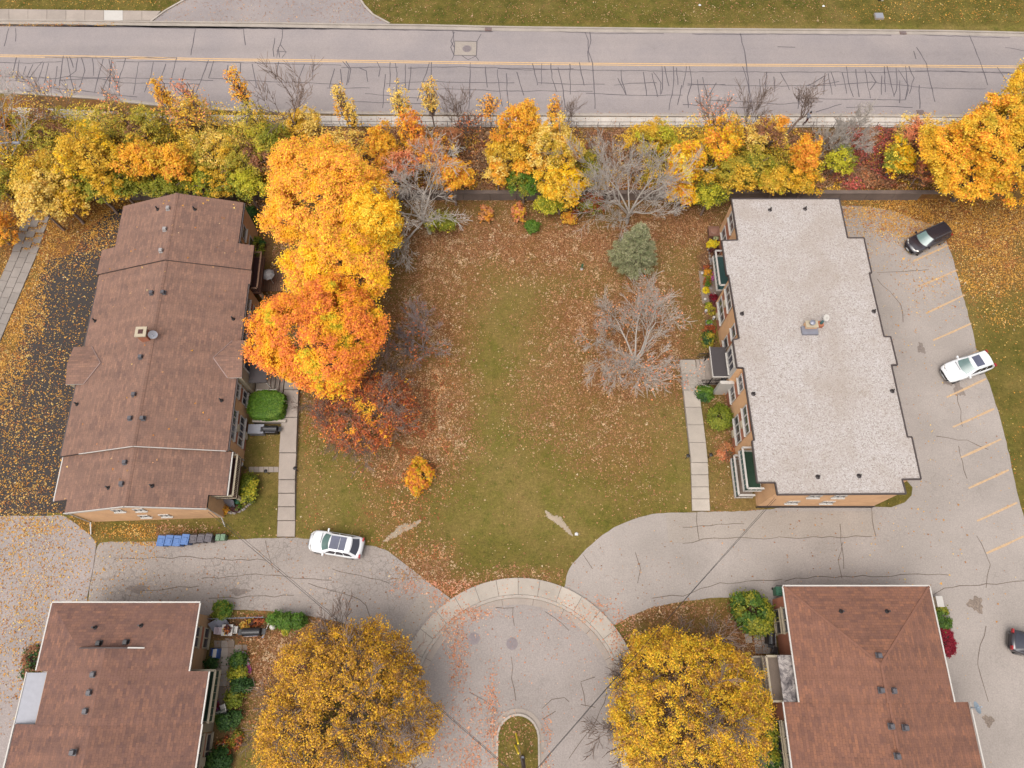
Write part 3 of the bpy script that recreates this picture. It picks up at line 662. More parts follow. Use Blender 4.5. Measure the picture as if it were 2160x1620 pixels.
for i in range(len(FL) - 1):
    L = (FL[i + 1] - FL[i]).length; n = max(1, round(L / 2.1))
    for j in range(n):
        p = FL[i].lerp(FL[i + 1], j / n); MB().tube(p + Vector((0, 0, -0.2)), p + Vector((0, 0, 1.03)), 0.026, n=6).build('post', M_rail, fn)

# ---------------------------------------------------------------- concrete paths
def slab_px(name, parent, l0, r0, r1, l1, z0, z1, mat):
    return MB().prism([(p.x, p.y) for p in (P(*l0), P(*r0), P(*r1), P(*l1))], z0, z1).build(name, mat, parent)
pth = tag(sheet('path', [(584, 1134), (623, 1134), (627, 958), (632, 840), (634, 770), (606, 770), (600, 860), (590, 958)], M_crack, 0, 0.02), kind='structure')
LE = [(1133, 585, 622), (1099, 586.5, 623), (1070, 588, 623), (1042, 589, 623.5), (1014, 590, 624), (958, 592, 627), (884, 597, 629.5), (826, 602, 632), (770, 607, 634)]
for i in range(len(LE) - 1):
    a0, a1 = LE[i], LE[i + 1]
    slab_px('slab', pth, (a0[1], a0[0] - 1), (a0[2], a0[0] - 1), (a1[2], a1[0] + .6), (a1[1], a1[0] + .6), 0, 0.09 + 0.07 * min(i, 5), M_conc2)
pth2 = tag(sheet('path', [(1459, 1079), (1498, 1079), (1491, 980), (1479, 880), (1465, 757), (1432, 757), (1445, 880), (1456, 980)], M_crack, 0, 0.02), kind='structure')
RE = [(1078, 1460, 1497), (1053, 1459, 1495.5), (1028, 1458, 1494), (1003, 1457, 1492.5), (978, 1456, 1491), (936, 1452, 1486.5), (899, 1448, 1482), (862, 1444, 1477), (826, 1440, 1472.5), (792, 1436, 1468), (762, 1432, 1464)]
for i in range(len(RE) - 1):
    a0, a1 = RE[i], RE[i + 1]
    slab_px('slab', pth2, (a0[1], a0[0] - .5), (a0[2], a0[0] - .5), (a1[2], a1[0] + .4), (a1[1], a1[0] + .4), 0, 0.09 + 0.07 * min(i, 4), M_conc)
# short cross path of pavers in front of the left building
xp = tag(sheet('path', [(524, 985), (589, 986), (589, 996), (524, 996)], M_crack, 0, 0.015), kind='structure')
for i in range(6):
    x0 = 526 + i * 10.4; slab_px('paver', xp, (x0, 985), (x0 + 9.6, 985.2), (x0 + 9.6, 996), (x0, 996), 0, 0.06 + 0.01 * (i % 2), M_conc2)
# diagonal paver walk at the far left (climbs the bank)
S0, S1 = P(-40, 750), P(96, 436); d = (S1 - S0); Lw = d.length; d.normalize(); nrm = Vector((-d.y, d.x, 0))
dw = thing('paver_walk', 'diagonal walk of pale square pavers at the left edge', 'walkway', tuple(S0))
nrow = int(Lw / 1.12)
for i in range(nrow):
    for j in range(3):
        s0 = i * 1.12 + (0.5 if j == 1 else 0.0); w0 = -1.25 + j * 0.84
        q = [S0 + d * s0 + nrm * w0, S0 + d * (s0 + 1.08) + nrm * w0, S0 + d * (s0 + 1.08) + nrm * (w0 + 0.8), S0 + d * s0 + nrm * (w0 + 0.8)]
        z = gz(q[0].x, q[0].y); MB().prism([(p.x, p.y) for p in q], z - 0.05, z + 0.13 + 0.012 * ((i * 3 + j) % 3)).build('paver', M_paver, dw)
# ---------------------------------------------------------------- building helpers
class Roof(MB):
    def __init__(s): super().__init__(); s.fr = {}
    def slope(s, pts, eave, th=0.26):
        pts = [Vector(p) for p in pts]; n = Vector((0, 0, 0))
        for i in range(len(pts)): n += pts[i].cross(pts[(i + 1) % len(pts)])
        if n.z < 0: pts.reverse(); n = -n
        n.normalize(); e = Vector(eave).normalized(); u = n.cross(e).normalized()
        if u.z < 0: u = -u
        k = len(pts); s.fr[len(s.f)] = (e, u)
        s.add(pts, [tuple(range(k))], 0)
        low = [p - Vector((0, 0, th)) for p in pts]
        s.add(pts + low, [(i, k + i, k + (i + 1) % k, (i + 1) % k) for i in range(k)], 1)
        s.add(low, [tuple(reversed(range(k)))], 1)
        return s
    def done(s, name, mats, parent, world=False):
        fr = s.fr
        return s.build(name, mats, parent, world, uv=lambda i, p: ((p.dot(fr[i][0]), p.dot(fr[i][1])) if i in fr else (0, 0)))
def window(parent, axis, sgn, plane, a0, a1, z0, z1, n=1, frame=None, world=False, sill=True):
    """window in a wall: frame > pane(s), sill"""
    frame = frame or M_white; fw = 0.09
    def bx(b, p0, p1, q0, q1, r0, r1):       # p: along normal, q: along wall, r: height
        x0, x1 = plane + sgn * p0, plane + sgn * p1
        if axis == 'x': b.box2(min(x0, x1), max(x0, x1), q0, q1, r0, r1)
        else: b.box2(q0, q1, min(x0, x1), max(x0, x1), r0, r1)
    a0, a1 = min(a0, a1), max(a0, a1); f = MB()
    bx(f, -0.02, 0.07, a0, a1, z0, z0 + fw); bx(f, -0.02, 0.07, a0, a1, z1 - fw, z1)
    for i in range(n + 1):
        c = a0 + fw / 2 + (a1 - a0 - fw) * i / n; bx(f, -0.02, 0.07, c - fw / 2, c + fw / 2, z0 + fw, z1 - fw)
    w = f.build('window', frame, parent, world)
    for i in range(n):
        c0 = a0 + fw + (a1 - a0 - fw) * i / n; c1 = a0 + (a1 - a0 - fw) * (i + 1) / n
        b = MB(); bx(b, 0.0, 0.025, c0, c1, z0 + fw, z1 - fw); b.build('pane', M_glass, w, world)
    if sill:
        b = MB(); bx(b, -0.02, 0.16, a0 - 0.06, a1 + 0.06, z0 - 0.07, z0 - 0.003); b.build('sill', frame, w, world)
    return w
def vbox(roof, x, y, z, mat=None, s=0.34, world=False):
    """square roof vent: a flange, a neck and a louvred cap"""
    b = MB(); b.box((x, y, z + 0.02), (s * 1.25, s * 1.25, 0.04)); b.box((x, y, z + 0.14), (s * 0.8, s * 0.8, 0.2)); b.box((x, y, z + 0.27), (s, s, 0.1), taper=0.8)
    return b.build('roof_vent', mat or M_vent, roof, world)
def vpipe(roof, x, y, z, world=False):
    b = MB(); b.tube((x, y, z - 0.1), (x, y, z + 0.45), 0.07, n=8); b.lathe([(0.17, 0), (0.1, 0.1)], (x, y, z), 10)
    return b.build('vent_pipe', M_black, roof, world)
def dish(parent, c, d, r, mat=None, world=False, name='satellite_dish'):
    d = Vector(d).normalized(); c = Vector(c); up = Vector((0, 0, 1)); a1 = d.cross(up).normalized(); a2 = d.cross(a1)
    b = MB(); vs = []; n = 16
    for j, (rr, h) in enumerate(((0.02, 0.0), (0.6, 0.05), (1.0, 0.14))):
        for i in range(n): t = 2 * pi * i / n; vs.append(c + a1 * (cos(t) * r * rr) + a2 * (sin(t) * r * rr) + d * (h * r))
    b.add(vs, [(j * n + i, j * n + (i + 1) % n, (j + 1) * n + (i + 1) % n, (j + 1) * n + i) for j in range(2) for i in range(n)])
    b.tube(c + d * 0.02, c + d * (0.8 * r) - up * 0.1 * r, 0.02, n=5); b.tube(c - d * 0.03, c - d * 0.12 - up * 0.5, 0.035, n=6)
    b.box(c + d * (0.82 * r), (0.08, 0.08, 0.08))
    return b.build(name, mat or M_grey, parent, world)
def pent(b, x0, x1, y0, y1, zf, xr, sub=0.27):
    """gabled block: cross-section extruded along y; zf(x) gives the roof height"""
    sec = [(x0, -0.05), (x1, -0.05), (x1, zf(x1) - sub), (xr, zf(xr) - sub), (x0, zf(x0) - sub)]
    vs = [(x, y0, z) for x, z in sec] + [(x, y1, z) for x, z in sec]
    b.add(vs, [(0, 1, 2, 3, 4), (9, 8, 7, 6, 5)] + [(i, 5 + i, 5 + (i + 1) % 5, (i + 1) % 5) for i in range(5)])
def railing(parent, pts, z0, z1, mat, top=0.12, infill=None, name='railing', world=False, gap=0.14):
    b = MB()
    for i in range(len(pts) - 1):
        p, q = Vector((*pts[i], 0)), Vector((*pts[i + 1], 0)); L = (q - p).length
        b.bar(p + Vector((0, 0, z1)), q + Vector((0, 0, z1)), top, 0.06); b.bar(p + Vector((0, 0, z0 + 0.08)), q + Vector((0, 0, z0 + 0.08)), 0.05, 0.05)
        n = max(1, int(L / gap))
        for j in range(n + 1):
            c = p.lerp(q, j / n); b.box((c.x, c.y, (z0 + z1) / 2), (0.03, 0.03, z1 - z0 - 0.06))
    return b.build(name, mat, parent, world)
M_green = plain('green_turf', c8(52, 84, 62), 0.95, 0, 0.2, 6)
M_teal = plain('teal_panel', c8(70, 110, 108), 0.5, 0, 0.12)
M_maroon = plain('maroon_deck', c8(92, 50, 44), 0.85, 0, 0.2, 5)
M_flash = plain('valley_flashing', c8(176, 146, 136), 0.45, 0.3)

# ---------------------------------------------------------------- long gabled building (left)
OA = Vector((-30.92, 41.0, 0)); PHI = radians(1.9)
bA = thing('apartment_building', 'long two storey tan brick building with brown shingle gable roof beside the dark leafy lot', 'building', tuple(OA), PHI)
def La(w):
    d = w - OA; return Vector((d.x * cos(PHI) + d.y * sin(PHI), -d.x * sin(PHI) + d.y * cos(PHI), w.z))
XR, SLP = 0.1, 0.30
zfun = lambda zr: (lambda x: zr - SLP * abs(x - XR))
wall = MB()
pent(wall, -5.5, 5.55, -4.45, -0.08, zfun(6.2), XR); pent(wall, -5.5, 5.55, -8.55, -4.45, zfun(6.05), XR)
pent(wall, -6.62, 6.70, -24.15, -8.55, zfun(6.05), XR); pent(wall, -5.4, 5.62, -28.82, -24.15, zfun(5.75), XR)
wA = wall.build('wall', M_tan, bA, False)
rf = Roof()
for (v0, v1, u0, u1, zr) in ((0.02, -4.5, -5.62, 5.66, 6.2), (-4.5, -7.1, -7.0, 6.98, 6.2), (-7.1, -8.5, -6.85, 6.98, 6.05), (-8.5, -24.2, -6.76, 6.82, 6.05), (-24.2, -27.85, -6.72, 7.02, 5.75), (-27.85, -28.95, -5.45, 5.72, 5.75)):
    z = zfun(zr)
    rf.slope([(u0, v0, z(u0)), (u0, v1, z(u0)), (XR, v1, zr), (XR, v0, zr)], (0, 1, 0)); rf.slope([(u1, v0, z(u1)), (u1, v1, z(u1)), (XR, v1, zr), (XR, v0, zr)], (0, 1, 0))
rA = rf.done('roof', [M_shA, M_trim], bA)
for (v0, v1, zr) in ((0.03, -7.11, 6.2), (-7.12, -24.21, 6.05), (-24.22, -28.96, 5.75)):
    b = Roof()
    for sg in (-1, 1): b.slope([(XR, v0, zr + 0.035), (XR, v1, zr + 0.035), (XR + sg * 0.2, v1, zr - 0.035), (XR + sg * 0.2, v0, zr - 0.035)], (1, 0, 0), 0.02)
    b.done('ridge_cap', [M_shA, M_shA], rA)
# white rake boards where the south roof drops
b = MB()
z = zfun(6.05)
for u0, u1 in ((-5.0, XR), (XR, 6.7)): b.bar((u0, -24.23, z(u0) - 0.03), (u1, -24.23, z(u1) - 0.03), 0.05, 0.10)
b.build('fascia', M_white, rA, False)
b = MB(); z = zfun(5.75)
for u0, u1 in ((-5.46, XR), (XR, 5.73)): b.bar((u0, -28.99, z(u0) - 0.06), (u1, -28.99, z(u1) - 0.06), 0.06, 0.28)
b.build('fascia', M_white, rA, False)
# eaves gutters
for u, v0, v1, zr in ((6.84 + 0.05, -8.5, -24.2, 6.05), (7.04 + 0.05, -24.2, -27.85, 5.75), (-6.74 - 0.05, -24.2, -27.85, 5.75), (-6.8 - 0.05, -8.5, -24.2, 6.05), (5.7 + .05, 0, -4.5, 6.2)):
    zz = zfun(zr)(u) - 0.08; MB().box2(u - 0.05, u + 0.05, v1, v0, zz - 0.05, zz + 0.05).build('gutter', M_white if zr < 6 else M_trim, rA, False)
# cross gables with valley flashing
for sg, ue in ((-1, -7.5), (1, 7.35)):
    vm = -16.05 if sg > 0 else -16.2; hw = 1.75; zt = 4.62
    ui = XR + sg * (6.05 - zt) / SLP; ze = zt - 0.22 * hw; uev = XR + sg * (6.05 - ze) / SLP
    r2 = Roof()
    for s2 in (-1, 1): r2.slope([(ui, vm, zt + 0.03), (ue, vm, zt + 0.03), (ue, vm + s2 * hw, ze + 0.03), (uev, vm + s2 * hw, ze + 0.03)], (1, 0, 0), 0.12)
    pr = r2.done('porch_roof', [M_shA, M_white], bA)
    for s2 in (-1, 1):
        MB().bar((ui, vm, zt + 0.05), (uev, vm + s2 * hw, ze + 0.05), 0.07, 0.03).build('flashing', M_flash, pr, False)
    b = MB(); b.add([(ue - sg * 0.12, vm - hw + .1, 2.2), (ue - sg * 0.12, vm + hw - .1, 2.2), (ue - sg * 0.12, vm + hw - .1, ze), (ue - sg * 0.12, vm, zt - .05), (ue - sg * 0.12, vm - hw + .1, ze)], [(0, 1, 2, 3, 4)])
    b.box2(min(6.6 * sg, ue - sg * 0.14), max(6.6 * sg, ue - sg * 0.14), vm - hw + 0.1, vm + hw - 0.1, 0, ze - 0.1); b.build('bay', M_cream, bA, False)
window(bA, 'x', 1, 7.25, -16.7, -15.4, 2.4, 3.9, 1)
# east windows: orange brick column panels with two windows each
def column(par, sgn, plane, a0, a1, zs, n, top, pm=None, wall_lo=0.0, world=False, frame=None, ac=False):
    x0, x1 = plane, plane + sgn * 0.025
    p = MB().box2(min(x0, x1), max(x0, x1), min(a0, a1), max(a0, a1), wall_lo, top).build('brick_panel', pm or M_or, par, world)
    for z0, z1 in zs: window(par, 'x', sgn, plane + sgn * 0.02, a0, a1, z0, z1, n, frame, world)
    if ac:
        am = (a0 + a1) / 2
        for z0, z1 in zs:
            xs = sorted((plane + sgn * 0.03, plane + sgn * 0.22)); MB().box2(xs[0], xs[1], am - 0.35, am + 0.25, z0 - 0.62, z0 - 0.22).build('wall_air_unit', M_cream, par, world)
ZA = ((1.0, 2.05), (2.95, 3.85))
column(bA, 1, 6.70, -19.25, -17.95, ZA, 2, 3.85); column(bA, 1, 6.70, -23.0, -20.35, ((0.85, 2.0), (2.85, 3.8)), 4, 3.85, ac=True)
column(bA, 1, 6.70, -11.9, -9.6, ZA, 3, 3.85, ac=True); column(bA, 1, 6.70, -14.1, -13.0, ZA, 2, 3.85); column(bA, 1, 5.55, -3.3, -1.9, ZA, 1, 3.85, M_tan)
# south gable slit windows
for u, zz in ((-1.35, 3.55), (0.35, 3.55), (-0.35, 1.25), (1.35, 1.25)): window(bA, 'y', -1, -28.82, u - 0.42, u + 0.42, zz, zz + 0.75, 2)
# recessed balconies (east side)
for v0, v1, rm, fm in ((-8.45, -4.6, M_wood, M_maroon), (-27.75, -24.3, M_wood, M_maroon)):
    bal = MB().box2(5.56, 7.35, v0, v1, 2.05, 2.22).build('balcony', fm, bA, False)
    railing(bal, [(5.6, v0), (7.32, v0), (7.32, v1), (5.6, v1)], 2.22, 3.15, M_cream if v0 < -20 else M_wood, 0.14)
    MB().box2(5.56, 5.6, (v0 + v1) / 2 - 0.9, (v0 + v1) / 2 + 0.9, 2.22, 3.9).build('balcony_door', M_glass, bal, False)
    MB().box2(7.05, 7.3, v0 + .1, v0 + .35, 0, 2.05).build('post', M_cream, bal, False)
# entrance canopy and steps
cnp = MB().box2(7.33, 8.9, -17.6, -15.0, 2.5, 2.62).build('canopy', M_canopy, bA, False)
MB().box2(8.88, 8.94, -17.62, -14.98, 2.44, 2.66).build('edge_trim', M_dkmetal, cnp, False)
for v in (-17.5, -15.1): MB().tube((8.8, v, 0), (8.8, v, 2.5), 0.05).build('post', M_white, cnp, False)
for i in range(4): MB().box2(7.3, 9.6 - i * 0.35, -17.9, -14.7, i * 0.17, (i + 1) * 0.17 - 0.002).build('step', M_conc2, bA, False)
railing(bA, [(7.6, -17.8), (9.4, -17.8)], 0.5, 1.35, M_white, 0.05, name='handrail')
# downspouts
b = MB(); b.tube((5.7, -28.9, 4.0), (5.72, -28.98, 0.9), 0.05, n=6); b.tube((5.72, -28.98, 0.9), (5.8, -29.6, 0.12), 0.05, n=6); b.build('downspout', M_white, bA, False)
b = MB(); b.tube((-5.35, -28.9, 4.0), (-5.35, -28.95, 0.5), 0.05, n=6); b.tube((-5.35, -28.95, 0.5), (-5.35, -29.9, 0.1), 0.06, n=6); b.build('downspout', M_white, bA, False)
MB().tube((6.78, -17.95, 3.8), (6.78, -17.95, 0.2), 0.05, n=6).build('downspout', M_white, bA, False)
MB().tube((6.78, -23.9, 3.8), (6.78, -23.9, 0.2), 0.05, n=6).build('downspout', M_white, bA, False)
MB().tube((5.62, -3.9, 4.2), (5.62, -3.9, 0.2), 0.05, n=6).build('downspout', M_cream, bA, False)
def onA(px, py, zr=6.05):
    zz = 5.4
    for _ in range(6):
        l = La(P(px, py, zz)); zz = (zr if l.y < -7.1 and l.y > -24.2 else 6.2 if l.y >= -7.1 else 5.75) - SLP * abs(l.x - XR)
    return La(P(px, py, zz))
for px, py, m in ((356, 441, M_lvent), (349, 485, M_lvent), (341, 530, M_lvent), (321, 619, None), (345, 618, None), (298, 754, None), (284, 833, None), (276, 883, None), (302, 883, None), (265, 976, None), (258, 1021, None)):
    l = onA(px, py); vbox(rA, l.x, l.y, l.z, m)
for px, py in ((333, 442), (411, 442), (201, 677), (492, 673), (163, 853), (467, 845), (229, 1029), (321, 1025)):
    l = onA(px, py); vpipe(rA, l.x, l.y, l.z)
l = onA(310, 712)
ch = MB(); ch.box((l.x, l.y, l.z + 0.45), (0.75, 0.75, 1.1)); chm = ch.build('chimney', M_or, bA, False)
b = MB(); b.box((l.x, l.y, l.z + 1.06), (0.92, 0.92, 0.13)); b.build('chimney_cap', M_cream, chm, False)
MB().box((l.x, l.y, l.z + 1.14), (0.38, 0.38, 0.06)).build('flue', M_maroon, chm, False)
dish(bA, (l.x + 0.85, l.y - 0.1, l.z + 0.75), (0.5, -0.8, 0.6), 0.38)

# ---------------------------------------------------------------- flat gravel roof building (right)
RB = 5.3
bB = thing('apartment_building', 'two storey tan brick building with flat pale gravel roof beside the parking lot', 'building', (25.5, 13.2, 0))
OUT = [(20.40, 41.05), (30.45, 41.05), (30.45, 36.75), (31.93, 36.75), (31.93, 33.08), (31.72, 33.08), (31.78, 26.80), (32.34, 26.78), (32.38, 24.15), (31.88, 24.15), (31.89, 17.80), (32.24, 17.80), (32.22, 14.32), (30.72, 14.30), (30.80, 13.15), (20.74, 13.08), (20.70, 14.04), (19.28, 14.04), (19.32, 17.46), (19.50, 17.52), (19.40, 23.88), (18.88, 23.92), (18.82, 26.48), (19.38, 26.62), (19.20, 32.80), (19.03, 32.86), (18.99, 36.48), (20.45, 36.52)]
WP = [(20.55, 40.9), (30.3, 40.9), (30.3, 36.6), (31.6, 36.6), (31.6, 14.4), (30.6, 14.4), (30.6, 13.28), (20.82, 13.28), (20.78, 17.45), (19.52, 17.55), (19.42, 23.8), (18.98, 23.9), (18.96, 26.45), (19.42, 26.55), (19.35, 32.75), (20.5, 32.8)]
MB().prism(WP, -0.05, RB - 0.22).build('wall', M_tan, bB)
MB().prism([(x * 1.0, y) for x, y in OUT], RB - 0.2, RB, 1, 0).build('roof', [M_gravel, M_trim], bB)
rB = [o for o in bB.children if o.name.startswith('roof')][0]
b = MB()
for i in range(len(OUT)):
    p, q = Vector((*OUT[i], RB - 0.02)), Vector((*OUT[(i + 1) % len(OUT)], RB - 0.02)); b.bar(p, q, 0.10, 0.2 + 0.004 * (i % 2))
b.build('edge_flashing', M_trim, rB)
# foundation band on the south face
MB().box2(20.75, 30.65, 13.2, 13.275, -0.03, 0.45).build('plinth', M_dkmetal, bB)
ZB = ((1.25, 2.5), (3.7, 4.85))
column(bB, -1, 20.53, 40.05, 38.2, ZB, 2, 5.05, world=True); column(bB, -1, 19.35, 32.35, 29.95, ZB, 3, 5.05, world=True, ac=True)
column(bB, -1, 19.39, 28.35, 27.2, ZB, 1, 5.05, world=True); column(bB, -1, 19.43, 23.6, 22.2, ZB, 2, 5.05, world=True); column(bB, -1, 19.46, 20.8, 18.4, ZB, 3, 5.05, world=True, ac=True)
MB().box2(18.9, 18.97, 23.92, 26.42, 2.7, 5.05).build('bay_panel', M_white, bB); window(bB, 'x', -1, 18.90, 26.2, 24.2, 3.2, 4.7, 3, world=True)
MB().box2(18.94, 18.975, 24.2, 26.1, 0.6, 2.7).build('entrance_door', M_glass, bB)
MB().box2(18.2, 19.4, 23.55, 23.85, 0, 2.6).build('wing_wall', M_white, bB)
for x, zz in ((24.2, 3.6), (26.2, 3.6), (23.2, 1.5), (26.1, 1.5)): window(bB, 'y', -1, 13.28, x - 0.5, x + 0.5, zz, zz + 0.8, 2, world=True)
# entrance canopy, stairs, rails
cn = MB().box2(17.55, 18.93, 24.12, 26.95, 2.78, 2.9).build('canopy', M_canopy, bB)
b = MB(); b.box2(17.49, 17.55, 24.06, 27.0, 2.74, 2.93); b.box2(17.55, 18.93, 24.06, 24.12, 2.74, 2.93); b.build('edge_trim', M_white, cn)
for y in (24.3, 26.8): MB().tube((17.7, y, 0), (17.7, y, 2.78), 0.05).build('post', M_dkmetal, cn)
for i in range(5): MB().box2(16.95 + i * 0.36, 18.9, 24.5, 27.0, i * 0.13, (i + 1) * 0.13 - 0.003).build('step', M_conc2, bB)
for y in (24.45, 27.05): railing(bB, [(17.0, y), (18.85, y)], 0.45, 1.3, M_dkmetal, 0.05, name='handrail', world=True)
# balconies on the west side
def balB(y0, y1, xo, z, fm, nm='balcony'):
    bal = MB().box2(xo, 20.5, y0, y1, z - 0.18, z).build(nm, M_white, bB)
    MB().box2(xo + 0.1, 20.45, y0 + 0.08, y1 - 0.08, z, z + 0.012).build('floor', fm, bal)
    railing(bal, [(20.4, y1), (xo + 0.05, y1), (xo + 0.05, y0), (20.4, y0)], z, z + 0.95, M_white, 0.16, world=True, gap=0.4)
    for p, q in (((xo + 0.09, y1 - 0.1), (xo + 0.09, y0 + 0.1)),): MB().box2(p[0], p[0] + 0.03, q[1], p[1], z + 0.1, z + 0.85).build('rail_panel', M_teal, bal)
    return bal
balB(32.85, 36.5, 18.85, 2.65, M_teal); balB(14.0, 17.45, 19.0, 2.65, M_green)
balB(14.0, 17.45, 18.98, 0.35, M_patio); MB().box2(18.2, 20.5, 32.9, 36.5, -0.02, 0.06).build('patio_floor', M_patio, bB)
# roof furniture
MB().box((25.45, 27.3, RB + 0.13), (1.35, 0.75, 0.26)).build('curb_box', M_galv, rB)
b = MB(); b.box((25.55, 27.7, RB + 0.3), (0.95, 0.55, 0.5)); chB = b.build('chimney', M_tan, bB); MB().box((25.55, 27.7, RB + 0.59), (1.05, 0.65, 0.07)).build('chimney_cap', M_cream, chB)
b = MB(); b.tube((25.5, 27.7, RB + 0.6), (25.5, 27.7, RB + 0.85), 0.13, n=12); b.lathe([(0.24, 0), (0.24, 0.12), (0.05, 0.2)], (25.5, 27.7, RB + 0.82), 12); b.build('flue', M_galv, chB)
b = MB(); b.box((26.4, 27.85, RB + 0.22), (0.45, 0.45, 0.44)); ch2 = b.build('chimney', M_or, bB); MB().tube((26.4, 27.85, RB + 0.44), (26.45, 27.9, RB + 0.75), 0.13, 0.11, n=10).build('flue', M_teal, ch2)
dish(bB, (26.85, 28.3, RB + 0.6), (0.2, -0.45, 0.85), 0.3, M_white, True)
for px, py in ((1624, 443), (1698, 441), (1565, 662), (1843, 657), (1589, 831), (1882, 825), (1725, 1006), (1812, 1004)):
    p = P(px, py, RB); b = MB(); b.tube((p.x, p.y, RB - 0.1), (p.x, p.y, RB + 0.35), 0.07, n=8); b.lathe([(0.2, 0), (0.09, 0.08)], (p.x, p.y, RB), 10); b.build('vent_pipe', M_dkmetal, rB)
# east side canopy over the back door
ce = MB().box2(31.62, 32.95, 22.3, 25.6, 2.75, 2.87).build('canopy', M_canopy, bB); MB().box2(32.95, 33.0, 22.25, 25.65, 2.7, 2.92).build('edge_trim', M_white, ce)
MB().box2(31.6, 31.64, 23.4, 24.6, 0.05, 2.3).build('back_door', M_white, bB)
# little lawn pocket at the south-east corner
q = [P(*p) for p in ((1845, 1069), (1850, 1020), (1910, 1012), (1924, 1028), (1922, 1045), (1908, 1060), (1880, 1070))]
grass_sheet('lawn_pocket', [(p.x, p.y) for p in q], 0.06, 0.15)

# ---------------------------------------------------------------- lower-left building
bC = thing('apartment_building', 'brown shingle hip roofed building at the lower left with white gutters', 'building', (-28.9, -3, 0))
def blockwall(b, x0, x1, y0, y1, z): b.box2(x0, x1, y0, y1, -0.05, z)
b = MB(); blockwall(b, -33.9, -24.12, 0.25, 4.4, 4.0); blockwall(b, -33.9, -24.0, -3.25, 0.25, 4.05); blockwall(b, -34.8, -22.75, -16, -3.25, 3.7); b.build('wall', M_tanC, bC)
XC, ZC = -29.0, 5.95
r = Roof(); e1, e2 = -34.55, -23.5
r.slope([(e1, 5.05, 4.3), (e2, 5.05, 4.3), (-26.75, 1.8, 5.275), (-31.3, 1.8, 5.275)], (1, 0, 0))
r.slope([(e2, 5.05, 4.3), (e2, 0.3, 4.3), (XC, 0.3, ZC), (XC, 1.8, ZC), (-26.75, 1.8, 5.275)], (0, 1, 0))
r.slope([(e1, 5.05, 4.3), (e1, 0.3, 4.3), (XC, 0.3, ZC), (XC, 1.8, ZC), (-31.3, 1.8, 5.275)], (0, 1, 0))
r.slope([(-22.2, 0.3, ZC - 0.3 * 6.8), (-22.2, -3.2, ZC - 0.3 * 6.8), (XC, -3.2, ZC), (XC, 0.3, ZC)], (0, 1, 0))
r.slope([(-33.55, 0.3, 4.6), (-33.55, -3.2, 4.6), (XC, -3.2, ZC), (XC, 0.3, ZC)], (0, 1, 0))
z2 = ZC - 0.24
r.slope([(-22.2, -3.2, z2 - 2.04), (-22.2, -16, z2 - 2.04), (XC, -16, z2), (XC, -3.2, z2)], (0, 1, 0)); r.slope([(-35.48, -3.2, z2 - 1.944), (-35.48, -16, z2 - 1.944), (XC, -16, z2), (XC, -3.2, z2)], (0, 1, 0))
rC = r.done('roof', [M_shC, M_trim], bC, True)
b = MB(); b.bar((-31.2, 1.83, 5.31), (XC, 1.83, ZC + 0.02), 0.08, 0.06); b.bar((-26.85, 1.83, 5.3), (XC, 1.83, ZC + 0.02), 0.08, 0.06); b.build('gablet_trim', M_trim, rC)
MB().bar((-27.6, 1.85, 5.58), (-26.55, 1.85, 5.24), 0.1, 0.07).build('fascia', M_white, rC)
for p, q in (((e1 - .05, 5.11, 4.25), (e2 + .05, 5.11, 4.25)), ((e2 + .06, 5.05, 4.25), (e2 + .06, 0.3, 4.25)), ((e1 - .06, 5.05, 4.25), (e1 - .06, 0.35, 4.25)), ((-22.13, 0.28, 3.86), (-22.13, -3.2, 3.86)), ((-22.13, -3.22, 3.72), (-22.13, -16, 3.72)), ((-35.55, -3.22, 3.8), (-35.55, -16, 3.8))):
    MB().bar(p, q, 0.1, 0.1).build('gutter', M_white, rC)
r2 = MB(); r2.box2(-35.62, -34.15, -3.2, 0.2, 3.5, 3.62); r2.build('porch_roof', M_grey, bC); MB().box2(-35.7, -35.62, -3.2, 0.25, 3.45, 3.66).build('gutter', M_white, bC)
MB().add([(-34.14, 0.25, 3.64), (-34.14, -3.2, 3.64), (-33.5, -3.2, 4.42), (-33.5, 0.25, 4.42)], [(0, 1, 2, 3)]).build('sheathing', plain('osb_board', c8(196, 150, 112), 0.9, 0, 0.25, 5), bC)
for x, y in ((-35.5, 0.1), (-35.5, -3.0)): MB().box2(x, x + 0.12, y - 0.12, y, 0, 3.5).build('porch_post', M_white, bC)
def onR(px, py, XR_, ZR_, hip=None):
    zz = 5.2
    for _ in range(6):
        p = P(px, py, zz); zz = ZR_ - 0.3 * abs(p.x - XR_)
        if hip: zz = min(zz, 4.3 + 0.3 * (hip - p.y))
    return P(px, py, zz)
for px, py in ((210, 1357), (267, 1355), (198, 1423), (190, 1461), (182, 1500), (155, 1587)):
    p = onR(px, py, XC, ZC, 5.05); vbox(rC, p.x, p.y, p.z, M_black if py < 1370 else None, world=True)
for px, py in ((201, 1324), (298, 1320)): p = onR(px, py, XC, ZC, 5.05); vpipe(rC, p.x, p.y, p.z, True)
column(bC, 1, -24.12, 1.95, 3.5, ((0.15, 1.15), (2.0, 3.3)), 2, 3.9, world=True, frame=M_cream); column(bC, 1, -22.75, -7.6, -4.0, ((0.15, 1.1), (1.75, 2.9)), 3, 3.5, world=True, frame=M_cream, ac=True)
MB().box2(-24.1, -22.72, -3.9, -3.28, 0, 3.6).build('wing_wall', M_cream, bC)
bal = MB().box2(-24.0, -22.0, -3.2, 0.4, 1.95, 2.1).build('balcony', M_cream, bC); MB().box2(-23.95, -22.1, -3.1, 0.3, 2.1, 2.115).build('floor', M_green, bal)
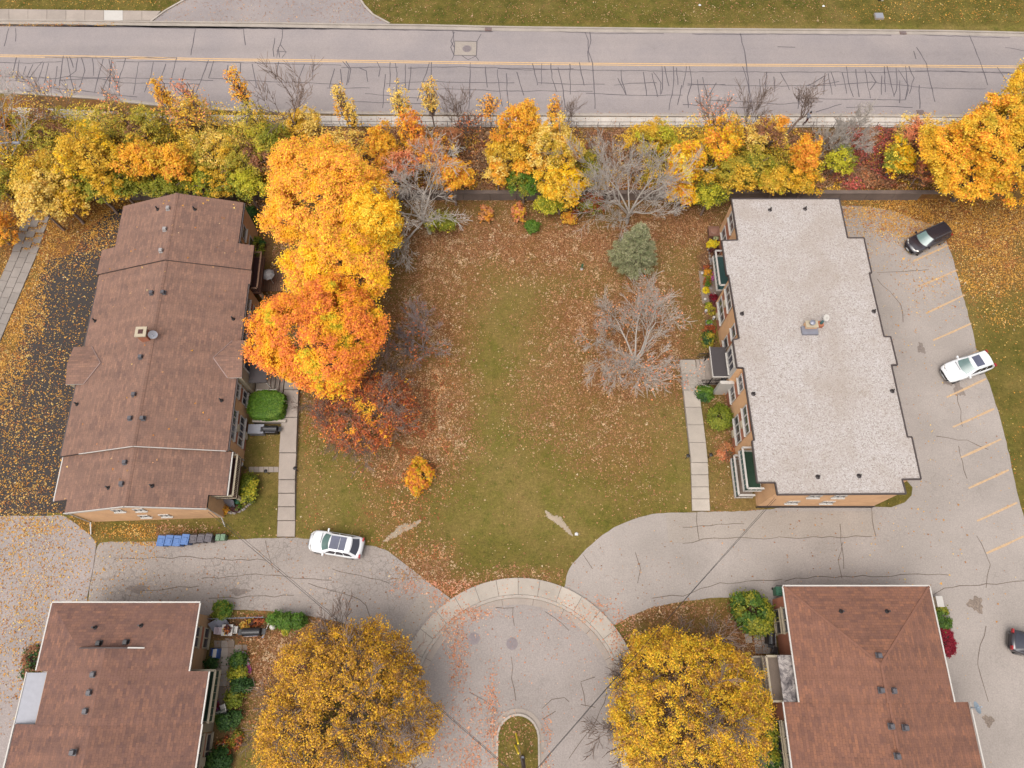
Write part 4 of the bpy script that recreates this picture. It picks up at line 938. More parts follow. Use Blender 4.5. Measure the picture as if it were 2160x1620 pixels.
railing(bal, [(-23.9, 0.35), (-22.05, 0.35), (-22.05, -3.2)], 2.1, 3.0, M_cream, 0.16, world=True, gap=0.5); MB().box2(-22.15, -22.1, -3.1, 0.3, 2.2, 2.9).build('rail_panel', M_green, bal)

def mottled():
    m, n, b = new_mat('mottled_roofing'); k = N(n)
    c = k.ramp(k.noise(1.6, 6, 0.7, dist=1.2), [(0.34, c8(70, 62, 64)), (0.46, c8(132, 122, 120)), (0.56, c8(196, 184, 176)), (0.72, c8(214, 204, 196))])
    k.L(c, b.inputs['Base Color']); b.inputs['Roughness'].default_value = 0.9; return m
# ---------------------------------------------------------------- lower-right building
bD = thing('apartment_building', 'terracotta shingle hip roofed building at the lower right beside the driveway', 'building', (26.1, -3, 0))
b = MB(); blockwall(b, 21.1, 31.0, 1.3, 5.7, 4.0); blockwall(b, 21.15, 31.1, -1.8, 1.3, 4.1); blockwall(b, 20.05, 32.4, -16, -1.8, 3.7); b.build('wall', M_or, bD)
XD, ZD = 26.1, 5.95; r = Roof(); e1, e2 = 20.58, 31.62
r.slope([(e1, 6.25, 4.3), (e2, 6.25, 4.3), (XD, 0.73, ZD)], (1, 0, 0))
r.slope([(e1, 6.25, 4.3), (e1, -1.76, 4.3), (XD, -1.76, ZD), (XD, 0.73, ZD)], (0, 1, 0)); r.slope([(e2, 6.25, 4.3), (e2, -1.76, 4.3), (XD, -1.76, ZD), (XD, 0.73, ZD)], (0, 1, 0))
XD2, z2 = 26.3, ZD - 0.24
r.slope([(19.62, -1.77, z2 - 0.3 * 6.68), (19.62, -16, z2 - 0.3 * 6.68), (XD2, -16, z2), (XD2, -1.77, z2)], (0, 1, 0)); r.slope([(32.98, -1.77, z2 - 0.3 * 6.68), (32.98, -16, z2 - 0.3 * 6.68), (XD2, -16, z2), (XD2, -1.77, z2)], (0, 1, 0))
rD = r.done('roof', [M_shD, M_trim], bD, True)
for p, q in (((e1 - .05, 6.31, 4.26), (e2 + .05, 6.31, 4.26)), ((e1 - .06, 6.25, 4.26), (e1 - .06, -1.76, 4.26)), ((e2 + .06, 6.25, 4.26), (e2 + .06, -1.76, 4.26)), ((19.55, -1.75, 3.8), (19.55, -16, 3.8)), ((33.05, -1.75, 3.8), (33.05, -16, 3.8))):
    MB().bar(p, q, 0.1, 0.1).build('gutter', M_white, rD)
for p, q in (((e1, 6.25, 4.32), (XD, 0.73, ZD + .02)), ((e2, 6.25, 4.32), (XD, 0.73, ZD + .02)), ((XD, 0.73, ZD + .03), (XD, -1.76, ZD + .03)), ((XD2, -1.77, z2 + .03), (XD2, -16, z2 + .03))):
    MB().bar(p, q, 0.16, 0.02).build('ridge_cap', plain('ridge_cap_shingle', c8(154, 104, 82), .9, 0, .2, 6), rD)
for px, py in ((1853, 1383), (1858, 1456), (1884, 1457), (1879, 1532), (1909, 1535), (1892, 1595)): p = onR(px, py, XD, ZD, 6.25); vbox(rD, p.x, p.y, p.z, None, world=True)
for px, py in ((1774, 1290), (1871, 1290)): p = onR(px, py, XD, ZD, 6.25); vpipe(rD, p.x, p.y, p.z, True)
column(bD, -1, 21.1, 4.9, 3.0, ((0.2, 1.3), (2.05, 3.3)), 2, 3.9, M_cream, world=True, frame=M_cream); column(bD, -1, 20.05, -3.1, -6.4, ((0.2, 1.2), (1.9, 3.0)), 3, 3.6, M_cream, world=True, frame=M_cream)
cnp = MB().box2(19.6, 20.7, -1.75, 1.4, 3.72, 3.84).build('balcony_roof', mottled(), bD)
bal = MB().box2(19.05, 21.1, -1.8, 1.4, 1.75, 1.9).build('balcony', M_cream, bD); MB().box2(19.15, 21.05, -1.7, 1.3, 1.9, 1.915).build('floor', M_patio, bal)
railing(bal, [(21.0, 1.35), (19.1, 1.35), (19.1, -1.75), (21, -1.75)], 1.9, 2.8, M_cream, 0.16, world=True, gap=0.35)
pat = MB().box2(18.55, 21.1, -1.8, 1.4, 0, 0.15).build('terrace', M_conc2, bD); railing(pat, [(20.9, 1.35), (18.6, 1.35), (18.6, -1.75)], 0.15, 1.05, M_cream, 0.14, world=True, gap=0.3)
MB().box2(31.05, 32.35, -1.7, 1.45, 2.3, 2.42).build('porch_canopy', concrete('grey_roofing', c8(176, 168, 162), 0.35), bD)
for y in (-1.6, 1.3): MB().box2(32.2, 32.32, y - .06, y + .06, 0, 2.3).build('porch_post', M_white, bD)
dish(bD, tuple(P(2060, 1493, 4.4)), (0.55, 0.2, 0.75), 0.42, plain('dish_blue_grey', c8(170, 186, 200), 0.5), True)
# ---------------------------------------------------------------- foliage
FG = 1.9      # crowns shade themselves, so leaf colour is a bit above the colour seen
PAL = {k: [np.array(c8(*c, k=1.25 if k.startswith('lit_') else 1.4 if k in ('hedge', 'cedar', 'dkgreen', 'yewy') else FG)) for c in v] for k, v in {
    'maple': [(252, 194, 48), (252, 182, 44), (250, 168, 52), (248, 160, 82), (252, 204, 66), (244, 148, 80), (250, 178, 50)],
    'yellow': [(255, 200, 40), (252, 186, 30), (250, 172, 34), (255, 212, 80)],
    'amber': [(250, 176, 46), (246, 158, 48), (252, 192, 70), (240, 140, 58)],
    'redorange': [(250, 178, 44), (248, 164, 46), (246, 150, 54), (240, 136, 64), (224, 116, 70), (246, 152, 52), (250, 172, 46), (252, 186, 44), (196, 172, 42)],
    'mustard': [(226, 166, 46), (214, 152, 42), (232, 176, 58), (198, 140, 44)],
    'umber': [(180, 126, 64), (158, 108, 60), (198, 138, 60), (142, 100, 62)],
    'olivegold': [(212, 166, 44), (190, 152, 42), (228, 178, 50), (168, 140, 44)],
    'rustdk': [(132, 74, 52), (116, 68, 52), (150, 86, 58)],
    'gold': [(236, 178, 52), (224, 162, 44), (240, 190, 76), (204, 152, 46), (190, 156, 50)],
    'palegold': [(248, 200, 108), (240, 186, 84), (252, 210, 130), (230, 168, 80)],
    'orange': [(242, 158, 52), (236, 144, 56), (246, 172, 62), (238, 178, 60)],
    'pink': [(238, 146, 96), (226, 128, 86), (240, 168, 116), (214, 150, 96)],
    'olive': [(184, 158, 56), (158, 144, 50), (204, 170, 66), (140, 128, 48), (214, 176, 70)],
    'lime': [(204, 184, 52), (184, 172, 46), (222, 194, 66), (150, 150, 44)],
    'green': [(150, 142, 46), (130, 130, 42), (168, 152, 52), (112, 114, 40)],
    'dkgreen': [(60, 92, 44), (72, 104, 48), (50, 80, 40), (88, 116, 56)],
    'hedge': [(96, 132, 40), (116, 148, 48), (82, 116, 36), (130, 154, 60)],
    'yewy': [(132, 138, 40), (150, 152, 48), (112, 120, 36), (168, 164, 60)],
    'cedar': [(92, 120, 44), (110, 134, 50), (78, 104, 40)],
    'spruce': [(176, 174, 128), (160, 162, 116), (192, 188, 144), (148, 152, 108)],
    'rust': [(186, 96, 52), (162, 82, 50), (204, 112, 58), (146, 74, 50), (220, 130, 56)],
    'brown': [(150, 104, 72), (132, 88, 62), (168, 120, 84), (176, 112, 70)],
    'scrubred': [(150, 84, 66), (132, 76, 60), (176, 92, 76), (196, 88, 80), (120, 84, 60)],
    'crimson': [(150, 22, 44), (130, 18, 38), (166, 34, 54)],
    'fall_y': [(226, 168, 66), (210, 152, 56), (190, 136, 50), (176, 138, 60), (236, 186, 84), (196, 120, 60)],
    'mum': [(255, 214, 30), (250, 196, 20), (255, 226, 70)],
    'flower': [(214, 110, 140), (190, 80, 150), (230, 150, 170), (150, 90, 180)],
    'darkleaf': [(92, 50, 48), (110, 60, 52), (78, 46, 44)],
    'lit_tan': [(198, 148, 104), (186, 134, 92), (172, 118, 78), (156, 104, 68), (208, 162, 118), (214, 176, 136)],
    'lit_gold': [(232, 176, 84), (222, 158, 62), (204, 140, 58), (240, 196, 112), (190, 120, 56)],
    'lit_orange': [(226, 158, 120), (218, 146, 104), (206, 132, 92), (230, 176, 140)],
    'lit_rust': [(176, 100, 60), (150, 82, 50), (196, 118, 70), (210, 140, 86), (228, 180, 130)],
}.items()}
for k_ in PAL:
    if not k_.startswith('lit_') and k_ not in ('crimson', 'flower', 'darkleaf', 'brown', 'scrubred', 'rust', 'rustdk', 'pink', 'spruce'): PAL[k_] = [np.minimum(c * np.array([0.99, 1.09, 0.85]), 0.9) for c in PAL[k_]]
def rnd_dirs(rng, n):
    v = rng.normal(size=(n, 3)); return v / np.linalg.norm(v, axis=1, keepdims=True)
def leaf_quads(rng, pts, nrm, size, aspect=0.72):
    n = len(pts); nrm = nrm / np.maximum(np.linalg.norm(nrm, axis=1, keepdims=True), 1e-6)
    t = np.cross(nrm, rnd_dirs(rng, n)); t /= np.maximum(np.linalg.norm(t, axis=1, keepdims=True), 1e-6)
    s = np.cross(nrm, t); L = (size * rng.uniform(0.65, 1.3, n))[:, None]
    L = L * 1.12; V = np.empty((n, 3, 3)); b_ = pts + t * L * 0.6 - nrm * L * 0.12; V[:, 0] = pts - t * L; V[:, 1] = b_ + s * L * aspect; V[:, 2] = b_ - s * L * aspect
    return V.reshape(-1, 3), np.arange(3 * n).reshape(-1, 3)
def pick_cols(rng, pts, pals, jitter=0.16, patch=1.6, gain=1.0):
    """leaf colours: patches of neighbouring shades plus leaf-to-leaf variety"""
    cs = np.array([c for p in pals for c in PAL[p]]); n = len(pts); m = len(cs)
    f = hash_noise(pts[:, 0] + pts[:, 2] * 0.7, pts[:, 1] - pts[:, 2] * 0.5, patch) * 0.7 + hash_noise(pts[:, 0] + 31, pts[:, 1] + pts[:, 2], patch * 0.35) * 0.3
    i = np.clip(((f - 0.15) / 0.7 * m + rng.normal(0, 0.8, n)), 0, m - 0.01).astype(int)
    c = cs[i] * (1 + rng.uniform(-jitter, jitter, (n, 1))); c *= 1 + rng.uniform(-0.06, 0.06, (n, 3))
    return np.clip(c * gain, 0.001, 0.9)
def crown_pts(rng, c, R, n, clump, lobes=0.22, low=-0.35, hollow=0.55, cone=0.0, dense=False):
    """leaf positions in clumps spread over an uneven crown"""
    rx, ry, rz = R; area = 4 * (rx * ry + rx * rz + ry * rz) / 3
    nc = max(8, int(area / (clump * clump) * (2.6 if dense else 1.7))); d = rnd_dirs(rng, nc * 3); d = d[d[:, 2] > low][:nc]; nc = len(d)
    ph = rng.uniform(0, 6.28, 4)
    lob = 1 + lobes * (np.sin(3 * np.arctan2(d[:, 1], d[:, 0]) + ph[0]) * 0.4 + np.sin(5 * np.arctan2(d[:, 1], d[:, 0]) + ph[1]) * 0.35 + np.sin(7 * d[:, 2] + 4 * d[:, 0] + ph[2]) * 0.45)
    rad = np.where(rng.random(nc) < 0.78, rng.uniform(0.82, 1.0, nc), rng.uniform(hollow, 0.85, nc)) * lob
    if dense: rad = np.where(rng.random(nc) < 0.86, rng.uniform(0.84, 1.03, nc), rng.uniform(0.65, 0.86, nc)) * lob
    cc = d * rad[:, None]
    if cone: cc[:, :2] *= np.clip(1 - cone * (cc[:, 2:3] + 0.3), 0.08, 1.4)
    cc = cc * np.array([rx, ry, rz]); cr = clump * rng.uniform(0.55, 1.25, nc)
    k = rng.choice(nc, n, p=cr ** 2 / (cr ** 2).sum()); o = rnd_dirs(rng, n); o[:, 2] *= 0.55
    rr = cr[k] * rng.random(n) ** 0.45
    stray = rng.random(n) < 0.16; rr = np.where(stray, cr[k] * rng.uniform(1.0, 1.75, n), rr)
    pts = cc[k] + o * rr[:, None] + np.array(c)
    nr = o * 0.4 + d[k] * 0.3 + np.array([0, 0, 1.0]) + rng.normal(0, 0.33, (n, 3))
    return pts, nr, cc + np.array(c), k
def tubes(segs, nside=4):
    """segments (p0, p1, r0, r1) -> arrays"""
    A = np.array([s[0] for s in segs], float); B = np.array([s[1] for s in segs], float)
    r0 = np.array([s[2] for s in segs])[:, None]; r1 = np.array([s[3] for s in segs])[:, None]
    d = B - A; d /= np.maximum(np.linalg.norm(d, axis=1, keepdims=True), 1e-6)
    up = np.where(np.abs(d[:, 2:3]) < 0.9, np.array([[0, 0, 1.0]]), np.array([[1.0, 0, 0]]))
    u = np.cross(d, up); u /= np.linalg.norm(u, axis=1, keepdims=True); v = np.cross(d, u)
    V = np.empty((len(segs), 2, nside, 3))
    for i in range(nside):
        t = 2 * pi * i / nside; o = u * cos(t) + v * sin(t); V[:, 0, i] = A + o * r0; V[:, 1, i] = B + o * r1
    base = (np.arange(len(segs)) * 2 * nside)[:, None]
    F = np.concatenate([base + np.array([[i, (i + 1) % nside, nside + (i + 1) % nside, nside + i]]) for i in range(nside)], 0)
    return V.reshape(-1, 3), F
def limb_path(rng, p, q, r0, r1, n=4, wob=0.12):
    p = np.array(p, float); q = np.array(q, float); L = np.linalg.norm(q - p); pts = [p]
    for i in range(1, n): pts.append(p + (q - p) * i / n + rng.normal(0, wob * L / n, 3) + np.array([0, 0, 0.06 * L * sin(pi * i / n)]))
    pts.append(q)
    return [(pts[i], pts[i + 1], r0 + (r1 - r0) * i / n, r0 + (r1 - r0) * (i + 1) / n) for i in range(n)]
def tree(name, label, px, py, zc, R, n, size, pals, seed, clump=0.8, z0=None, lean=(0, 0), group=None, cat='tree', trunk_r=None, bark=None, twigs=0, patch=1.6, lobes=0.22, cone=0.0, low=-0.35, hollow=0.55, gain=1.0, dense=False):
    """leafy tree: trunk (with limbs) and crown; (px, py) is where the crown's middle is seen"""
    rng = np.random.default_rng(seed)
    g0 = z0 if z0 is not None else 0.0
    c = P(px, py, g0 + zc); bx, by = c.x + lean[0], c.y + lean[1]; g = gz(bx, by)
    t = thing(name, label, cat, (bx, by, g), 0, group)
    pts, nr, cc, k = crown_pts(rng, c, R, n, clump, lobes, low, hollow, cone, dense)
    ok = pts[:, 2] > g + 0.05; pts, nr = pts[ok], nr[ok]
    V, F = leaf_quads(rng, pts, nr, size); col = np.repeat(pick_cols(rng, pts, pals, patch=patch, gain=gain), 3, 0)
    np_mesh('crown', V, F, M_leaf, t, col=col)
    tr = trunk_r or 0.05 + 0.05 * R[0]; fork = np.array([bx * 0.6 + c.x * 0.4, by * 0.6 + c.y * 0.4, g + max(0.3, (c.z - g) - R[2] * 0.75)])
    segs = limb_path(rng, (bx, by, g - 0.1), fork, tr, tr * 0.75, 3, 0.05)
    for i in rng.choice(len(cc), min(len(cc), 9 + twigs), replace=False): segs += limb_path(rng, fork, cc[i], tr * 0.42, 0.025, 4, 0.2)
    V, F = tubes(segs, 6); np_mesh('trunk', V, F, bark or M_bark, t)
    return t
def grow(rng, segs, tips, p, d, L, r, lvl, spread, up, rmin):
    n = 4; step = L / n; pts = p
    for i in range(n):
        d = d + rng.normal(0, 0.13, 3); d[2] += up * 0.12; d /= np.linalg.norm(d)
        q = pts + d * step; ra = max(rmin, r * (1 - 0.16 * i)); rb = max(rmin, r * (1 - 0.16 * (i + 1)))
        segs.append((pts.copy(), q.copy(), ra, rb)); pts = q
        if lvl > 0 and i >= 1:
            for _ in range(2 if lvl > 1 else 3):
                a = rnd_dirs(rng, 1)[0]; a -= d * a.dot(d); a /= np.linalg.norm(a) + 1e-6
                dd = d * cos(spread) + a * sin(spread); dd[2] += up * 0.25; dd /= np.linalg.norm(dd)
                grow(rng, segs, tips, q, dd, L * rng.uniform(0.42, 0.62), rb * 0.6, lvl - 1, spread * rng.uniform(0.85, 1.1), up, rmin)
    if lvl <= 1: tips.append((p, pts))
def bare_tree(name, label, base_px, hgt, crown_r, seed, mains=6, lvl=3, mat=None, trunk_h=0.25, tr=0.16, open_ang=55, up=0.3, rmin=0.016, leaves=None, lean=None, group=None, cat='tree', z0=0.0, first=None):
    """tree drawn by its branching; leaves = (count, size, palettes, spread)"""
    rng = np.random.default_rng(seed); b = P(*base_px, z0); g = gz(b.x, b.y)
    t = thing(name, label, cat, (b.x, b.y, g), 0, group); b = np.array([b.x, b.y, g - 0.1])
    fork = b + np.array([(lean or (0, 0))[0], (lean or (0, 0))[1], hgt * trunk_h])
    big = limb_path(rng, b, fork, tr, tr * 0.8, 3, 0.04); segs, tips = [], []
    for i in range(mains):
        az = 2 * pi * (i + rng.uniform(-0.25, 0.25)) / mains; an = radians(open_ang * rng.uniform(0.45, 1.1))
        if i == 0: an *= 0.3
        d = np.array([cos(az) * sin(an), sin(az) * sin(an), cos(an)])
        L = min(crown_r * 0.8 / max(sin(an), 0.3), hgt * (1 - trunk_h) * 0.95) * rng.uniform(0.8, 1.1)
        st = fork - np.array([0, 0, rng.uniform(0, 0.35) * hgt * trunk_h]); grow(rng, segs, tips, st, d, L, tr * 0.55, lvl, radians(38), up, rmin)
    V, F = tubes(big + [s for s in segs if s[2] > 0.05], 5); np_mesh('trunk', V, F, mat or M_twig, t)
    sm = [s for s in segs if s[2] <= 0.05]
    if sm: V, F = tubes(sm, 3); np_mesh('branches', V, F, mat or M_twig, t)
    if leaves:
        n, size, pals, sp = leaves
        if isinstance(sp, tuple):
            R_, cl_, zc_ = sp; pts, nr, _, _ = crown_pts(rng, (b[0], b[1], g + zc_), R_, n, cl_, 0.14, -0.3, 0.45)
            nr = nr + rng.normal(0, 0.3, (n, 3)); V, F = leaf_quads(rng, pts, nr, size); np_mesh('crown', V, F, M_leaf, t, col=np.repeat(pick_cols(rng, pts, pals, 0.36, 0.6), 3, 0)); return t
        k = rng.integers(0, len(tips), n); w = rng.random((n, 1))
        A = np.array([a for a, _ in tips]); B = np.array([q for _, q in tips])
        pts = A[k] + (B[k] - A[k]) * w + rng.normal(0, sp, (n, 3)); nr = rng.normal(0, 0.38, (n, 3)) + np.array([0, 0, 1.0])
        V, F = leaf_quads(rng, pts, nr, size); np_mesh('crown', V, F, M_leaf, t, col=np.repeat(pick_cols(rng, pts, pals), 3, 0))
    return t
# --- the big maples beside the left building
tree('maple_tree', 'largest round golden orange maple, northernmost beside the left building', 682, 408, 7.0, (5.0, 4.6, 4.2), 95000, 0.072, ['maple'], 1, 0.5, lobes=0.26, dense=True, patch=2.4)
tree('maple_tree', 'bright pure yellow maple leaning right of the golden orange maple', 782, 470, 5.5, (2.5, 3.3, 3.6), 42000, 0.072, ['yellow'], 2, 0.45, dense=True, patch=2.4)
tree('maple_tree', 'amber yellow maple between the golden orange and the red orange maples', 712, 575, 6.0, (4.1, 3.5, 4.0), 66000, 0.072, ['maple', 'yellow'], 3, 0.5, dense=True, patch=2.4)
tree('maple_tree', 'red and orange maple nearest the entrance canopy of the left building', 672, 712, 6.5, (5.2, 4.3, 4.2), 95000, 0.072, ['redorange'], 4, 0.45, patch=1.5, dense=True)
# --- open-crowned street trees
bare_tree('russet_tree', 'thin russet brown tree showing its branches below the red maple', (768, 866), 5.0, 4.4, 11, 9, 3, M_twig2, 0.2, 0.17, 68, 0.25, 0.014, (15000, 0.07, ['rust', 'brown', 'rustdk', 'rust', 'orange'], ((4.5, 3.6, 2.2), 0.4, 3.2)), z0=3.2)
bare_tree('street_tree', 'large airy gold and brown tree left of the turning circle', (728, 1500), 6.6, 5.2, 12, 12, 3, M_twig2, 0.2, 0.2, 72, 0.25, 0.02, (70000, 0.06, ['mustard', 'umber', 'mustard', 'umber', 'mustard', 'umber'], ((6.3, 6.0, 3.3), 0.42, 4.2)), z0=4.2)
bare_tree('street_tree', 'large gold tree with green tints right of the turning circle', (1453, 1495), 6.2, 4.7, 13, 12, 3, M_twig2, 0.2, 0.2, 70, 0.25, 0.02, (68000, 0.06, ['mustard', 'olivegold', 'mustard', 'umber', 'olivegold'], ((5.7, 5.5, 3.2), 0.42, 4.0)), z0=4.0)
# --- bare trees
bare_tree('bare_tree', 'wide bare grey tree on the right of the lawn near the entrance steps', (1335, 772), 6.6, 5.0, 21, 9, 3, M_twig, 0.24, 0.2, 74, 0.2, 0.014, (1500, 0.07, ['pink', 'brown'], 0.3))
bare_tree('bare_tree', 'small bare purple grey tree right of the red maple', (893, 735), 3.4, 2.2, 22, 7, 3, plain('mauve_twigs', c8(176, 158, 154), 0.95), 0.15, 0.1, 62, 0.4, 0.012, (250, 0.09, ['brown', 'rust'], 0.2))
bare_tree('bare_tree', 'bare forked grey tree at the foot of the bank left of the flat roof', (1322, 470), 8.2, 4.0, 23, 8, 3, M_twig, 0.22, 0.2, 56, 0.4, 0.014, None)
bare_tree('dead_tree', 'leafless leaning grey tree right of the yellow maple', (907, 492), 7.4, 4.2, 24, 7, 3, M_twig, 0.34, 0.22, 78, 0.05, 0.015, None, lean=(-0.5, 0.2))
bare_tree('bare_tree', 'tall bare forked tree reaching over the main road at the left', (640, 300), 8.5, 3.6, 25, 4, 2, M_twig2, 0.3, 0.18, 50, 0.5, 0.02, None, z0=1.4)
bare_tree('bare_tree', 'slender bare vase shaped tree in front of the sidewalk at the centre', (967, 277), 4.8, 1.3, 26, 6, 2, M_twig2, 0.12, 0.06, 26, 0.9, 0.014, None, z0=1.5, group=None)
bare_tree('bare_tree', 'thin bare sapling right of the orange tree at the centre of the bank', (1198, 275), 3.6, 1.0, 27, 5, 2, M_twig2, 0.15, 0.05, 26, 0.9, 0.013, None, z0=1.5)
bare_tree('bare_tree', 'tall single stemmed bare tree left of the yellow trees behind the flat roof', (1486, 330), 7.0, 2.0, 28, 5, 2, M_twig2, 0.55, 0.1, 45, 0.5, 0.015, (300, 0.07, ['pink'], 0.3), z0=1.2)
bare_tree('bare_tree', 'dark leaning bare tree beside the walking person', (1652, 292), 6.0, 1.8, 29, 4, 2, M_twig2, 0.45, 0.13, 36, 0.6, 0.016, None, lean=(0.9, 0.3), z0=1.4)
bare_tree('bare_tree', 'cluster of thin bare stems right of the yellow tree behind the flat roof', (1575, 280), 5.0, 1.5, 30, 6, 2, M_twig2, 0.08, 0.05, 30, 0.9, 0.014, None, z0=1.5)
bare_tree('bare_shrub', 'grey twiggy bare shrub between the orange tree and the red scrub on the bank', (1752, 330), 3.4, 2.2, 31, 9, 3, M_twig, 0.05, 0.06, 55, 0.5, 0.012, None, z0=1.2, cat='shrub')
bare_tree('bare_tree', 'pinkish grey bare tree at the far left edge of the bank', (30, 340), 6.5, 3.6, 32, 8, 3, M_twig, 0.15, 0.12, 50, 0.6, 0.014, (900, 0.08, ['orange', 'pink'], 0.25), z0=1.2)
bare_tree('bare_tree', 'thin twiggy sapling overhanging the left stretch of the sidewalk', (145, 262), 4.6, 1.6, 33, 6, 2, M_twig2, 0.12, 0.06, 36, 0.8, 0.013, (300, 0.1, ['pink', 'palegold'], 0.2), z0=1.5)
bare_tree('bare_tree', 'thin bare sapling left of the slim orange tree on the bank', (275, 275), 4.2, 1.4, 34, 6, 2, M_twig2, 0.12, 0.05, 34, 0.8, 0.013, (200, 0.1, ['pink'], 0.2), z0=1.5)
bare_tree('bare_tree', 'thin bare sapling right of the slim orange tree on the bank', (425, 285), 4.8, 1.6, 35, 7, 2, M_twig2, 0.12, 0.06, 36, 0.8, 0.013, (500, 0.1, ['orange', 'pink'], 0.2), z0=1.5)
bare_tree('bare_tree', 'slim sapling with few orange leaves at the centre of the sidewalk', (1038, 278), 4.4, 0.9, 36, 4, 2, M_twig2, 0.3, 0.05, 26, 0.8, 0.014, (350, 0.1, ['orange'], 0.18), z0=1.5)
bare_tree('bare_shrub', 'twiggy brown shrub beside the slim orange leaved sapling at the sidewalk', (995, 285), 2.4, 1.2, 37, 7, 2, M_twig2, 0.05, 0.04, 50, 0.6, 0.012, (200, 0.09, ['rust'], 0.2), z0=1.5, cat='shrub')
